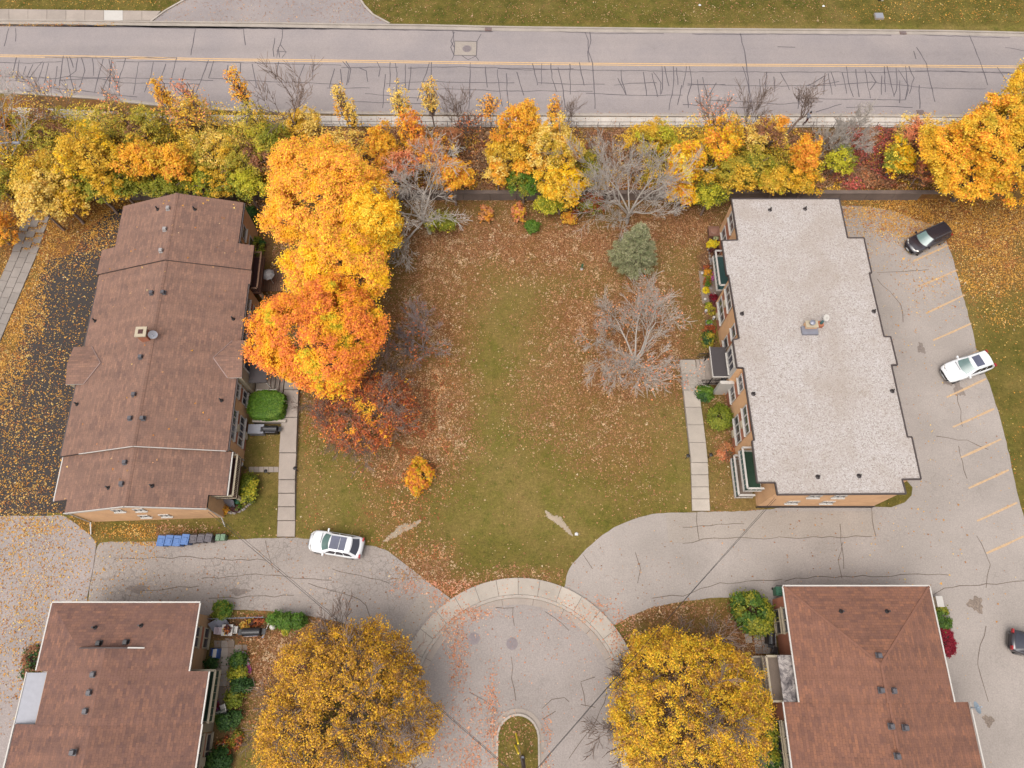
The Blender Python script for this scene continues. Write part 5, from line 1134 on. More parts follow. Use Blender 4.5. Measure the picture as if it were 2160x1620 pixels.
# --- trees of the bank, from left to right: px, py, zc, R, n, size, palettes, label
BANK = [
    (-15, 250, 3.5, (2.0, 1.8, 2.2), 1500, .12, ['orange', 'pink'], 'sparse orange leaved tree at the far left end of the bank'),
    (95, 275, 2.6, (2.6, 2.0, 1.8), 2600, .12, ['olive', 'brown'], 'brown olive shrub under the far left end of the sidewalk'),
    (225, 262, 3.0, (2.2, 2.0, 2.0), 2700, .12, ['olive', 'palegold'], 'olive tree in front of the sidewalk at the left'),
    (95, 375, 3.2, (2.4, 2.0, 2.0), 4300, .13, ['gold', 'palegold'], 'golden tree above the diagonal paver walk'),
    (190, 330, 4.2, (2.4, 2.2, 2.6), 5200, .13, ['gold', 'yellow'], 'tall golden tree left of the two round orange trees'),
    (135, 428, 3.4, (2.0, 1.4, 1.8), 4200, .13, ['palegold', 'gold'], 'pale gold tree overhanging the upper end of the paver walk'),
    (75, 425, 3.6, (1.5, 1.7, 1.8), 3200, .13, ['palegold'], 'palest gold tree at the left side of the paver walk'),
    (160, 330, 1.6, (4.0, 1.8, 1.4), 3500, .12, ['brown', 'olive'], 'low brown underbrush at the left half of the bank'),
    (205, 400, 2.6, (2.0, 1.2, 1.5), 3600, .13, ['gold', 'green'], 'yellow green shrub beside the left end of the retaining wall'),
    (300, 338, 4.0, (1.9, 1.5, 1.9), 4600, .13, ['amber', 'gold'], 'round orange tree, left one of the pair above the left building'),
    (372, 345, 4.0, (1.5, 1.4, 1.8), 3600, .13, ['amber', 'gold'], 'round orange tree, right one of the pair above the left building'),
    (300, 270, 3.0, (2.2, 1.8, 1.8), 2900, .12, ['olive', 'brown'], 'brown olive tree behind the pair of round orange trees'),
    (345, 205, 5.2, (0.95, 0.8, 1.7), 1900, .12, ['orange', 'amber'], 'slim orange tree standing against the main road at the left'),
    (410, 255, 3.6, (2.2, 1.8, 2.2), 3900, .12, ['palegold', 'gold'], 'pale gold airy tree between the slim orange trees'),
    (395, 210, 4.6, (1.6, 1.2, 1.6), 900, .11, ['pink', 'orange'], 'sparse pink orange tree beside the slim orange tree'),
    (508, 190, 6.2, (0.95, 0.9, 1.9), 1500, .12, ['orange', 'amber'], 'tallest slim orange tree standing against the main road'),
    (540, 260, 4.0, (1.5, 1.3, 1.8), 2400, .12, ['gold', 'olive'], 'yellow tree at the foot of the tallest slim orange tree'),
    (460, 320, 3.4, (2.4, 1.9, 2.0), 4100, .12, ['gold', 'palegold', 'olive'], 'gold and olive tree right of the pair of round orange trees'),
    (520, 345, 3.0, (1.9, 1.9, 1.8), 3200, .12, ['olive', 'brown'], 'dull olive tree left of the largest maple'),
    (565, 300, 3.2, (1.6, 1.5, 1.7), 3300, .12, ['green', 'olive', 'lime'], 'green olive tree touching the upper left of the largest maple'),
    (450, 388, 2.4, (2.2, 1.2, 1.4), 4200, .12, ['lime', 'green', 'gold'], 'yellow green shrub row above the left building ridge'),
    (520, 392, 2.6, (1.5, 1.1, 1.5), 3100, .12, ['lime', 'green'], 'yellow green shrub between the left building and the largest maple'),
    (255, 395, 2.2, (1.8, 1.0, 1.2), 3000, .12, ['green', 'gold'], 'green gold shrub above the left corner of the left building'),
    (345, 395, 2.0, (1.9, 0.9, 1.1), 2900, .12, ['green', 'olive'], 'green shrub directly above the left building roof'),
    (640, 262, 3.2, (1.6, 1.2, 1.6), 2600, .12, ['palegold', 'gold'], 'pale gold shrub at the foot of the tall bare forked tree'),
    (722, 220, 5.0, (0.9, 0.9, 1.8), 1300, .12, ['palegold', 'amber'], 'slim pale orange tree above the largest maple'),
    (742, 250, 4.0, (0.8, 0.8, 1.4), 1100, .12, ['palegold', 'gold'], 'slim yellow tree beside the slim pale orange tree'),
    (735, 305, 2.4, (1.8, 1.5, 1.4), 2600, .12, ['brown', 'palegold'], 'brownish shrub at the upper right of the largest maple'),
    (845, 225, 4.8, (1.0, 0.9, 1.7), 1500, .12, ['palegold'], 'pale yellow slim tree, left one of the pair before the sidewalk'),
    (908, 215, 5.2, (1.0, 0.9, 1.9), 1600, .12, ['palegold'], 'pale yellow slim tree, right one of the pair before the sidewalk'),
    (803, 305, 3.6, (1.3, 1.6, 2.0), 3400, .13, ['orange', 'amber'], 'orange tree right of the largest maple top'),
    (870, 285, 4.2, (1.4, 1.6, 2.3), 3800, .13, ['orange', 'redorange'], 'deep orange tree below the pair of pale yellow slim trees'),
    (835, 350, 3.0, (1.7, 1.4, 1.6), 2800, .12, ['pink', 'orange'], 'pink orange tree behind the leafless leaning tree'),
    (905, 330, 3.4, (1.7, 1.5, 1.9), 2900, .12, ['pink', 'orange', 'amber'], 'salmon tree behind the crown of the leafless leaning tree'),
    (955, 370, 3.4, (1.5, 1.4, 1.7), 3700, .13, ['amber', 'orange'], 'amber tree at the right of the leafless leaning tree'),
    (945, 300, 2.6, (1.4, 1.3, 1.5), 2000, .12, ['palegold', 'brown'], 'dull gold shrub right of the deep orange tree'),
    (930, 468, 1.4, (1.3, 0.9, 1.0), 2200, .12, ['lime', 'green'], 'low yellow green shrub at the foot of the leafless leaning tree'),
    (1100, 268, 4.8, (1.9, 1.5, 2.2), 4600, .13, ['orange', 'amber'], 'orange topped tree at the centre of the bank'),
    (1168, 240, 5.4, (0.65, 0.6, 1.5), 900, .12, ['orange'], 'narrow orange spire right of the orange topped tree'),
    (1170, 315, 4.2, (2.1, 2.0, 2.6), 6800, .13, ['gold', 'palegold', 'amber'], 'large gold tree at the centre of the bank'),
    (1065, 325, 3.0, (1.6, 1.4, 1.6), 2800, .12, ['gold', 'palegold'], 'pale gold tree at the left flank of the orange topped tree'),
    (1050, 365, 2.6, (1.0, 1.0, 1.2), 1600, .12, ['palegold', 'amber'], 'small pale orange tree above the retaining wall at the centre'),
    (1185, 392, 3.2, (2.0, 1.3, 1.9), 4700, .13, ['yellow', 'gold'], 'yellow tree hanging over the retaining wall at the centre'),
    (1105, 385, 2.0, (1.7, 1.1, 1.2), 4200, .11, ['green', 'hedge'], 'bright green shrub under the large gold tree'),
    (1105, 355, 3.0, (0.9, 0.8, 0.9), 1500, .12, ['amber'], 'small orange crown in front of the bright green shrub'),
    (1160, 428, 1.8, (1.3, 0.9, 1.2), 2600, .12, ['lime'], 'chartreuse shrub at the lower edge of the large gold tree'),
    (1240, 350, 2.0, (1.0, 1.5, 1.3), 2000, .12, ['green', 'olive'], 'dull green shrub left of the bare forked grey tree'),
    (1245, 430, 1.2, (1.2, 0.9, 0.9), 2000, .11, ['green', 'rust'], 'dark green shrub at the foot of the bank left of the grey tree'),
    (1375, 290, 3.0, (2.2, 1.3, 1.7), 3700, .12, ['gold', 'lime'], 'yellow shrub behind the bare forked grey tree'),
    (1440, 350, 4.2, (1.3, 1.7, 2.4), 4900, .13, ['amber', 'yellow'], 'conical amber tree right of the bare forked grey tree'),
    (1440, 408, 2.4, (1.2, 0.9, 1.4), 2600, .13, ['amber', 'yellow'], 'low amber tree in front of the conical amber tree'),
    (1520, 300, 4.2, (1.6, 1.7, 2.3), 4700, .13, ['gold', 'amber', 'yellow'], 'gold tree behind the left corner of the flat roof'),
    (1545, 372, 3.2, (1.8, 1.4, 1.8), 4000, .12, ['gold', 'olive'], 'olive gold tree close behind the flat roof'),
    (1495, 412, 2.0, (1.3, 0.9, 1.4), 3000, .12, ['green', 'lime'], 'green shrub at the left corner of the flat roof'),
    (1610, 285, 3.6, (1.6, 1.4, 1.8), 2800, .12, ['palegold', 'brown', 'gold'], 'dull gold tree left of the walking person'),
    (1645, 262, 4.2, (0.8, 0.7, 1.0), 800, .11, ['orange', 'palegold'], 'small orange crown at the sidewalk left of the walking person'),
    (1595, 350, 2.6, (1.7, 1.4, 1.5), 3000, .12, ['olive', 'green'], 'dark olive tree behind the middle of the flat roof'),
    (1640, 385, 2.6, (1.6, 0.9, 1.4), 3400, .13, ['gold', 'lime'], 'yellow shrub touching the flat roof edge'),
    (1698, 335, 4.0, (1.1, 1.6, 2.2), 3800, .13, ['amber', 'orange'], 'upright orange tree right of the walking person'),
    (1700, 390, 2.4, (1.2, 0.9, 1.4), 2600, .13, ['gold', 'amber'], 'gold shrub at the foot of the upright orange tree'),
    (1770, 340, 2.0, (1.3, 1.2, 1.3), 1900, .12, ['lime', 'green'], 'yellow green shrub left of the red scrub'),
    (1895, 335, 2.8, (1.2, 1.7, 1.7), 3000, .12, ['lime', 'yellow', 'green'], 'lime yellow tree left of the biggest yellow tree'),
    (1935, 280, 3.2, (1.7, 1.4, 1.7), 2300, .12, ['pink', 'palegold'], 'pinkish tree at the upper left of the biggest yellow tree'),
    (1945, 360, 2.2, (1.3, 1.3, 1.3), 1700, .12, ['pink', 'brown', 'gold'], 'thin pinkish brown shrub under the biggest yellow tree'),
    (-20, 480, 3.0, (1.7, 1.8, 2.0), 2800, .13, ['amber', 'orange'], 'orange tree cut by the left edge beside the paver walk'),
    (-10, 385, 2.2, (1.6, 1.3, 1.4), 2000, .12, ['green', 'olive'], 'green shrub cut by the left edge of the picture'),
]
for i, (px, py, zc, R, n, sz, pals, lab) in enumerate(BANK):
    nm = 'shrub' if 'shrub' in lab or 'underbrush' in lab else ('small_tree' if R[0] < 1.3 else 'tree')
    z0 = 0.0 if py > 425 else 1.2
    if R[0] > 1.4: R = (R[0] * 1.1, R[1] * 1.1, R[2])
    sl_ = 'slim' in lab or 'spire' in lab
    if sl_: R = (R[0] * .85, R[1] * .85, R[2] * 1.45); zc -= .5
    tree(nm, lab, px, py, zc, R, int(n * (0.6 if sl_ else 1.5)), sz * 0.68, pals, 100 + i, 0.22 if sl_ else 0.36, z0=z0, group='trees and shrubs of the bank', cat='shrub' if nm == 'shrub' else 'tree', twigs=22 if sl_ else 6, lobes=0.4, lean=(0, 0), bark=M_twig2, hollow=0.3, gain=0.84)
tree('large_tree', 'biggest yellow and orange tree at the right edge over the bank', 2095, 330, 6.0, (6.2, 4.6, 4.4), 85000, .085, ['gold', 'mustard', 'amber', 'gold'], 80, 0.5, z0=0.6, lobes=0.35, patch=2.0)
tree('large_tree', 'yellow tree behind the biggest yellow tree at the right edge', 2185, 215, 6.5, (3.2, 3.0, 3.4), 18000, .09, ['gold', 'olive'], 81, 0.5, z0=1.2, lobes=0.35)
# low brush covering the bank
def brush(name, label, polypx, n, size, pals, seed, h=0.55):
    rng = np.random.default_rng(seed); xs = [p[0] for p in polypx]; ys = [p[1] for p in polypx]
    px = rng.uniform(min(xs), max(xs), n * 2); py = rng.uniform(min(ys), max(ys), n * 2); ok = inpoly(px, py, polypx); px, py = px[ok], py[ok]
    pts = np.array([P(a_, b_, 1.2) for a_, b_ in zip(px, py)]); m = hash_noise(pts[:, 0], pts[:, 1], 1.3)
    pts[:, 2] = np.array([gz(p[0], p[1]) for p in pts]) + rng.random(len(pts)) ** 1.5 * h * (0.3 + 1.2 * m) + 0.05
    nr = rng.normal(0, 0.5, pts.shape) + np.array([0, 0, 0.8]); V, F = leaf_quads(rng, pts, nr, size)
    return tag(np_mesh(name, V, F, M_litter, col=np.repeat(pick_cols(rng, pts, pals), 3, 0)), label, 'brush', kind='stuff')
brush('bank_brush', 'brown scrub and fallen leaves covering the bank', [(0, 272), (330, 282), (700, 284), (1440, 286), (2000, 286), (2000, 398), (1440, 400), (700, 402), (190, 405), (0, 420)], 60000, .08, ['brown', 'lit_tan', 'fall_y', 'lit_rust', 'lit_tan'], 300, 0.8)
brush('understory_saplings', 'thin yellow and olive undergrowth between the trees of the left bank', [(0, 262), (330, 262), (620, 272), (620, 392), (190, 398), (60, 420), (0, 420)], 26000, .085, ['gold', 'olive', 'gold', 'palegold', 'olive'], 310, 2.6)
brush('understory_saplings', 'thin yellow and olive undergrowth behind the flat roofed building', [(1350, 286), (1620, 290), (1650, 330), (1720, 340), (1720, 395), (1350, 395)], 11000, .085, ['gold', 'olive', 'gold'], 311, 2.4)
brush('red_scrub', 'dark red scrub patch on the bank behind the parking lot', [(1780, 282), (1880, 280), (1885, 395), (1790, 400), (1755, 380)], 9000, .09, ['scrubred', 'scrubred', 'brown'], 301, 0.9)
def scrub_twigs():
    rng = np.random.default_rng(305); segs = []
    for _ in range(2600):
        p = P(rng.uniform(0, 1990), rng.uniform(284, 395), 1.2); g = gz(p.x, p.y); h = rng.uniform(0.5, 1.5)
        a = np.array([p.x, p.y, g]); q = a + np.array([rng.normal(0, 0.35), rng.normal(0, 0.35), h]); segs.append((a, q, 0.016, 0.010))
        for _ in range(2): segs.append((a + (q - a) * rng.uniform(.4, .9), q + rng.normal(0, 0.3, 3), 0.012, 0.008))
    V, F = tubes(segs, 3); return tag(np_mesh('bramble_stems', V, F, M_twig2), 'tangle of thin brown bramble stems on the bank', 'brush', kind='stuff')
scrub_twigs()
# conifer on the lawn
def conifer(label, px, py, h, r, n, seed):
    rng = np.random.default_rng(seed); b = P(px, py, 0); t = thing('spruce_tree', label, 'tree', (b.x, b.y, 0)); segs = [((b.x, b.y, 0), (b.x, b.y, h), 0.14, 0.02)]; P_ = []; N_ = []
    for i in range(230):
        z = 0.5 + (h - 0.6) * (rng.random() ** 1.25); L = r * (1 - z / h) ** 0.75 * rng.uniform(0.7, 1.15) + 0.15; az = rng.uniform(0, 6.283)
        d = np.array([cos(az), sin(az), 0.12]); a = np.array([b.x, b.y, z]); q = a + d * L + np.array([0, 0, 0.1 * L]); segs.append((a, q, 0.035, 0.012)); m = int(n * L / (r * 115))
        w = rng.random(m) ** 0.7; pt = a + (q - a) * w[:, None]; sd = np.array([-d[1], d[0], 0]); wd = 0.30 * L * (1 - w) + 0.1
        P_.append(pt + sd * (rng.normal(0, 0.6, m) * wd)[:, None] + rng.normal(0, 0.05, (m, 3))); N_.append(rng.normal(0, .5, (m, 3)) + np.array([0, 0, 1]))
    pts = np.concatenate(P_); nr = np.concatenate(N_); V, F = leaf_quads(rng, pts, nr, 0.105, 0.28); np_mesh('crown', V, F, M_leaf, t, col=np.repeat(pick_cols(rng, pts, ['spruce'], patch=0.8, gain=0.72), 3, 0))
    V, F = tubes(segs, 5); np_mesh('trunk', V, F, M_twig2, t)
conifer('pale green spruce standing alone at the upper right of the lawn', 1330, 562, 7.0, 2.35, 26000, 60)
# clipped and garden shrubs
def shrub(name, label, px, py, R, n, size, pals, seed, clump=0.3, lobes=0.08, group=None, cat='shrub', base_z=0.0, boxy=False):
    """dense garden shrub: foliage over short stems"""
    rng = np.random.default_rng(seed); c = P(px, py, base_z + R[2]); t = thing(name, label, cat, (c.x, c.y, base_z), 0, group); g = base_z
    if boxy:
        q = rng.uniform(-1, 1, (n, 3)); ax = rng.choice(4, n, p=(.17, .17, .33, .33)); q[ax == 0, 0] = np.sign(q[ax == 0, 0]); q[ax == 1, 1] = np.sign(q[ax == 1, 1]); q[ax > 1, 2] = 1
        d = np.sign(q) * np.abs(q) ** 4; rd = 1 - .16 * (np.abs(q[:, :1]) * np.abs(q[:, 1:2])) ** 3 - .10 * (np.abs(q).prod(1, keepdims=True)) ** 2
        bmp = .07 * (hash_noise(q[:, 0] * 5 + 9, q[:, 1] * 5 + q[:, 2] * 3, 1.0) - .5)[:, None]
        pts = np.array(c) + q * np.array(R) * (rd + bmp) + rng.normal(0, 0.035, (n, 3)); nr = d + np.array([0, 0, .6]) + rng.normal(0, .3, (n, 3))
    else: pts, nr, _, _ = crown_pts(rng, c, R, n, clump, lobes, -0.75, 0.7)
    ok = pts[:, 2] > g + 0.03; pts, nr = pts[ok], nr[ok]; V, F = leaf_quads(rng, pts, nr, size); np_mesh('foliage', V, F, M_leaf, t, col=np.repeat(pick_cols(rng, pts, pals, patch=0.8, gain=0.72 if any(p in pals for p in ('amber', 'orange', 'rust', 'pink', 'gold', 'mum', 'redorange', 'crimson', 'lime', 'olive')) else 0.85), 3, 0))
    segs = [((c.x, c.y, g), (c.x + rng.normal(0, R[0] * .4), c.y + rng.normal(0, R[1] * .4), g + R[2] * 1.4), 0.04, 0.015) for _ in range(7)]
    V, F = tubes(segs, 4); np_mesh('stems', V, F, M_twig2, t)
    return t
for a_ in (
    ('shrub', 'small bushy orange shrub alone on the lawn left of centre', 886, 1003, (1.05, 1.35, 0.9), 2600, .09, ['redorange', 'amber', 'orange'], 401, .32, .3),
    ('hedge', 'big boxy green hedge beside the left building entrance', 566, 858, (1.55, 1.25, 0.8), 9000, .07, ['hedge'], 402, .3, .1, None, 'hedge', 0.0, True),
    ('shrub', 'loose yellow green shrub by the lower balcony of the left building', 521, 1030, (0.75, 1.15, 0.75), 3000, .08, ['yewy', 'lime'], 403),
    ('shrub', 'dark green shrubs strip beside the north end of the left building', 527, 462, (0.7, 1.4, 0.7), 2600, .09, ['dkgreen'], 404),
    ('shrub', 'dark green shrub behind the upper balcony of the left building', 540, 520, (0.7, 1.0, 0.6), 1800, .09, ['dkgreen', 'green'], 405),
    ('shrub', 'round dark green bush alone at the top of the lawn', 1122, 477, (0.62, 0.62, 0.6), 2200, .07, ['dkgreen', 'hedge'], 406, .22),
    ('shrub', 'round yellow green bush right of the right hand path', 1519, 879, (1.05, 1.1, 0.95), 6500, .065, ['yewy'], 407, .26, .04),
    ('shrub', 'dark green bush at the foot of the entrance steps', 1487, 829, (0.78, 0.62, 0.6), 3000, .07, ['dkgreen', 'hedge'], 408, .24),
    ('shrub', 'sparse orange bush at the foot of the bank, left of the round dark bush', 1024, 450, (0.7, 0.7, 0.7), 700, .1, ['pink', 'orange'], 409, .3, .4),
    ('shrub', 'sparse orange bush just left above the round dark bush', 1096, 448, (0.55, 0.95, 0.8), 800, .1, ['orange', 'pink'], 410, .3, .4),
    ('shrub', 'small orange red bush right of the round dark bush', 1206, 458, (0.65, 0.6, 0.6), 900, .1, ['orange', 'rust'], 411, .3, .4),
    ('shrub', 'tall spreading green bush beside the lower right building', 1590, 1292, (1.45, 1.45, 1.15), 9000, .085, ['cedar', 'green'], 412, .4, .25),
    ('shrub', 'round clipped green bush at the corner of the lower left building', 467, 1288, (0.68, 0.62, 0.7), 3200, .065, ['yewy', 'hedge'], 413, .24, .04),
    ('shrub', 'dark green bush by the terrace of the lower right building', 1618, 1540, (0.7, 1.3, 0.7), 3000, .085, ['dkgreen', 'green'], 414),
    ('shrub', 'dark green bush at the bottom edge beside the lower right building', 1612, 1600, (1.1, 0.9, 0.8), 3400, .085, ['dkgreen', 'green'], 415),
    ('shrub', 'dark green bush at the bottom edge beside the lower left building', 462, 1606, (0.8, 0.7, 0.6), 2400, .08, ['dkgreen'], 416),
    ('shrub', 'dense green bush below the cream wall of the lower left building', 480, 1518, (0.85, 0.6, 0.6), 2600, .08, ['cedar', 'dkgreen'], 417),
    ('shrub', 'green bush at the top of the garden strip by the paved patio', 502, 1396, (0.6, 0.55, 0.5), 1700, .08, ['cedar', 'dkgreen'], 418),
    ('shrub', 'grey green bush in the middle of the patio garden strip', 500, 1420, (0.55, 0.5, 0.5), 1400, .08, ['lime', 'green'], 419),
    ('shrub', 'dark green bush in the patio garden strip below the grey green one', 505, 1446, (0.75, 0.6, 0.5), 2000, .08, ['dkgreen'], 420),
    ('shrub', 'yellow green bush low in the patio garden strip', 495, 1474, (0.6, 0.7, 0.4), 1400, .08, ['yewy', 'green'], 421),
    ('shrub', 'rusty low plant between the path and the right building', 1536, 955, (0.7, 0.8, 0.2), 600, .07, ['brown', 'pink'], 422, .3, .35),
    ('shrub', 'orange leaved plant beside the lower right balcony of the flat roofed building', 1556, 932, (0.5, 0.6, 0.25), 420, .07, ['amber', 'brown'], 423, .3, .35),
    ('shrub', 'crimson shrub against the right side of the lower right building', 1999, 1350, (0.5, 1.2, 0.22), 6500, .05, ['crimson'], 424, .14, .05),
    ('shrub', 'green shrub above the crimson shrub', 1990, 1300, (0.5, 1.0, 0.3), 2000, .08, ['green', 'cedar'], 425),
    ('shrub', 'small dark plant by the blue cooler', 445, 1400, (0.4, 0.4, 0.35), 700, .07, ['dkgreen'], 426),
    ('shrub', 'dark ivy at the left side of the lower left building', 66, 1395, (0.6, 1.4, 0.4), 2400, .08, ['dkgreen', 'brown'], 427),
    ('shrub', 'green shrub below the canopy edge left of the entrance steps', 1492, 715, (0.6, 0.7, 0.4), 1300, .08, ['dkgreen', 'olive'], 428),
): shrub(*a_)
for i, (px, py) in enumerate(((578, 1307), (597, 1309), (613, 1310), (629, 1309))):
    tree('cedar', ['leftmost of the four small cedars in the row', 'second of the four small cedars from the left', 'third of the four small cedars from the left', 'rightmost of the four small cedars in the row'][i], px, py, 1.0, (0.5, 0.55, 1.0), 2200, .06, ['cedar', 'hedge'], 440 + i, .25, group='row of small cedars', lobes=.06, low=-0.9, trunk_r=0.05, cone=0.35)
# ---------------------------------------------------------------- fallen leaves
def litter():
    rng = np.random.default_rng(77)
    N0 = 2300000; X = rng.uniform(-62, 62, N0); Y = rng.uniform(-8, 76, N0)
    keep = np.ones(N0, bool)
    for fp in BUILD_FP: keep &= ~inpoly(X, Y, fp)
    X, Y = X[keep], Y[keep]
    Z = np.where(Y > 52, RT, np.where(Y > WALL_Y, 1.0 + (Y - WALL_Y) / 7 * .6, 0.0))
    px, py = Qn(X, Y, Z); vis = (px > -60) & (px < 2220) & (py > -40) & (py < 1660)
    X, Y, px, py = X[vis], Y[vis], px[vis], py[vis]
    pave = inpoly(px, py, PX_DARK) | inpoly(px, py, PX_LOTW) | inpoly(px, py, PX_LOTL) | inpoly(px, py, PX_LOTR) | (((X - CX) ** 2 + (Y - CY) ** 2 < 9.7 ** 2)) | ((np.abs(X - CX) < 8) & (Y < CY))
    isl_ = (np.abs(X - 0.45) < 1.45) & (Y < -3.2)
    roadm = (py > 48) & (py < 236); walkm = (py >= 236) & (py < 270)
    nz = np.clip((hash_noise(X, Y, 0.45) * 0.35 + hash_noise(X + 7, Y, 1.3) * 0.5 + hash_noise(X, Y + 5, 4.0) * 0.5 - 0.32) * 1.7, 0.02, 1.4)
    d = np.where(pave & ~isl_, blobsum(px, py, PAVE_BLOBS), np.maximum(blobsum(px, py, BLOBS) ** 1.3, 0.022)) * (0.35 + 1.1 * nz)
    d = np.where((py < 48), 0.06 * (0.5 + nz), d)
    d = np.where(roadm, 0.0, d); d = np.where(roadm & (py < 56) & (px < 260), 0.5 * nz, d); d = np.where(walkm, 0.04, d)
    ok = rng.random(len(X)) < np.clip(d, 0, 1.0) * 0.9
    X, Y, px, py = X[ok], Y[ok], px[ok], py[ok]
    Z = np.array([gz(a_, b_) for a_, b_ in zip(X, Y)]) + rng.uniform(0.03, 0.07, len(X))
    inring = ((X - CX) ** 2 + (Y - CY) ** 2 > 8.1 ** 2) & ((X - CX) ** 2 + (Y - CY) ** 2 < 9.75 ** 2); Z = np.where(inring, 0.15, Z); Z = np.where((np.abs(X - 0.45) < 2.0) & (Y < -2.4), 0.2, Z); Z = np.where((py > 236) & (py < 270), RT + 0.14, Z)
    pts = np.stack([X, Y, Z], 1); n = len(X)
    zone = np.full(n, 0)
    zone[(px < 330) | (px > 1780)] = 1
    zone[(px > 820) & (px < 1340) & (py > 1225) & ~((np.abs(X - 0.45) < 1.45) & (Y < -3))] = 2
    zone[((px > 640) & (px < 960) & (py > 760) & (py < 1180)) | ((px > 480) & (px < 900) & (py > 1260))] = 3
    nr = rng.normal(0, 0.28, (n, 3)) + np.array([0, 0, 1])
    col = np.zeros((n, 3))
    for zi, pl in enumerate((['lit_tan'], ['lit_gold'], ['lit_orange'], ['lit_rust', 'lit_tan'])):
        m = zone == zi
        if m.any(): col[m] = pick_cols(rng, pts[m], pl, 0.25, 0.7)
    sp = rng.random(n) < 0.025; col[sp] = np.array(c8(246, 220, 176))
    V, F = leaf_quads(rng, pts, nr, 0.05 * np.exp(rng.normal(0, 0.28, n)), 0.8)
    return tag(np_mesh('fallen_leaves', V, F, M_litter, col=np.repeat(col, 3, 0)), 'brown, tan and gold fallen leaves scattered over lawns and lots', 'leaves', kind='stuff'), n
LIT, nlit = litter()
# a few leaves lying on the shingle roof of the left building
rng = np.random.default_rng(5); pts = []
for _ in range(70):
    u = rng.uniform(-6.3, 6.5); v = -27.5 * rng.random() ** 1.5 - 0.3
    if v > -4.5 and abs(u) > 5.4: continue
    zr = 6.2 if v > -7.1 else 6.05 if v > -24.2 else 5.75; pts.append((u, v, zr - SLP * abs(u - XR) + 0.03))
pts = np.array(pts); V, F = leaf_quads(rng, pts, rng.normal(0, .2, pts.shape) + np.array([0, 0, 1]), 0.10, .8)
V = V @ np.array([[cos(PHI), sin(PHI), 0], [-sin(PHI), cos(PHI), 0], [0, 0, 1]]) + np.array(OA)
tag(np_mesh('roof_leaves', V, F, M_litter, col=np.repeat(pick_cols(rng, pts, ['lit_gold', 'lit_tan']), 3, 0)), 'scattered pale leaves on the long shingle roof', 'leaves', kind='stuff')
# ---------------------------------------------------------------- vehicles
def paint(name, col, rough=0.28): return plain(name, col, rough, 0.0, 0.02, 1.0, coat=0.6)
M_wpaint = paint('white_car_paint', c8(244, 244, 244, 1.35)); M_kpaint = paint('black_car_paint', c8(60, 54, 60)); M_hood = paint('dark_grey_hood_paint', c8(58, 50, 58))
M_wind = glassmat('windscreen_glass', c8(96, 120, 116), 0.12); M_cglass = glassmat('car_glass', c8(52, 52, 62), 0.08); M_sunr = glassmat('sunroof_glass', c8(84, 86, 104), 0.1)
M_lamp = plain('lamp_lens', c8(226, 218, 208), 0.2, 0.1, 0.05); M_tail = plain('tail_lens', c8(190, 30, 34), 0.3); M_rim = plain('wheel_rim', c8(150, 148, 150), 0.4, 0.6)
M_plate = plain('number_plate', c8(226, 226, 226), 0.5)
def interp(xs, ys, x): return float(np.interp(x, xs, ys))
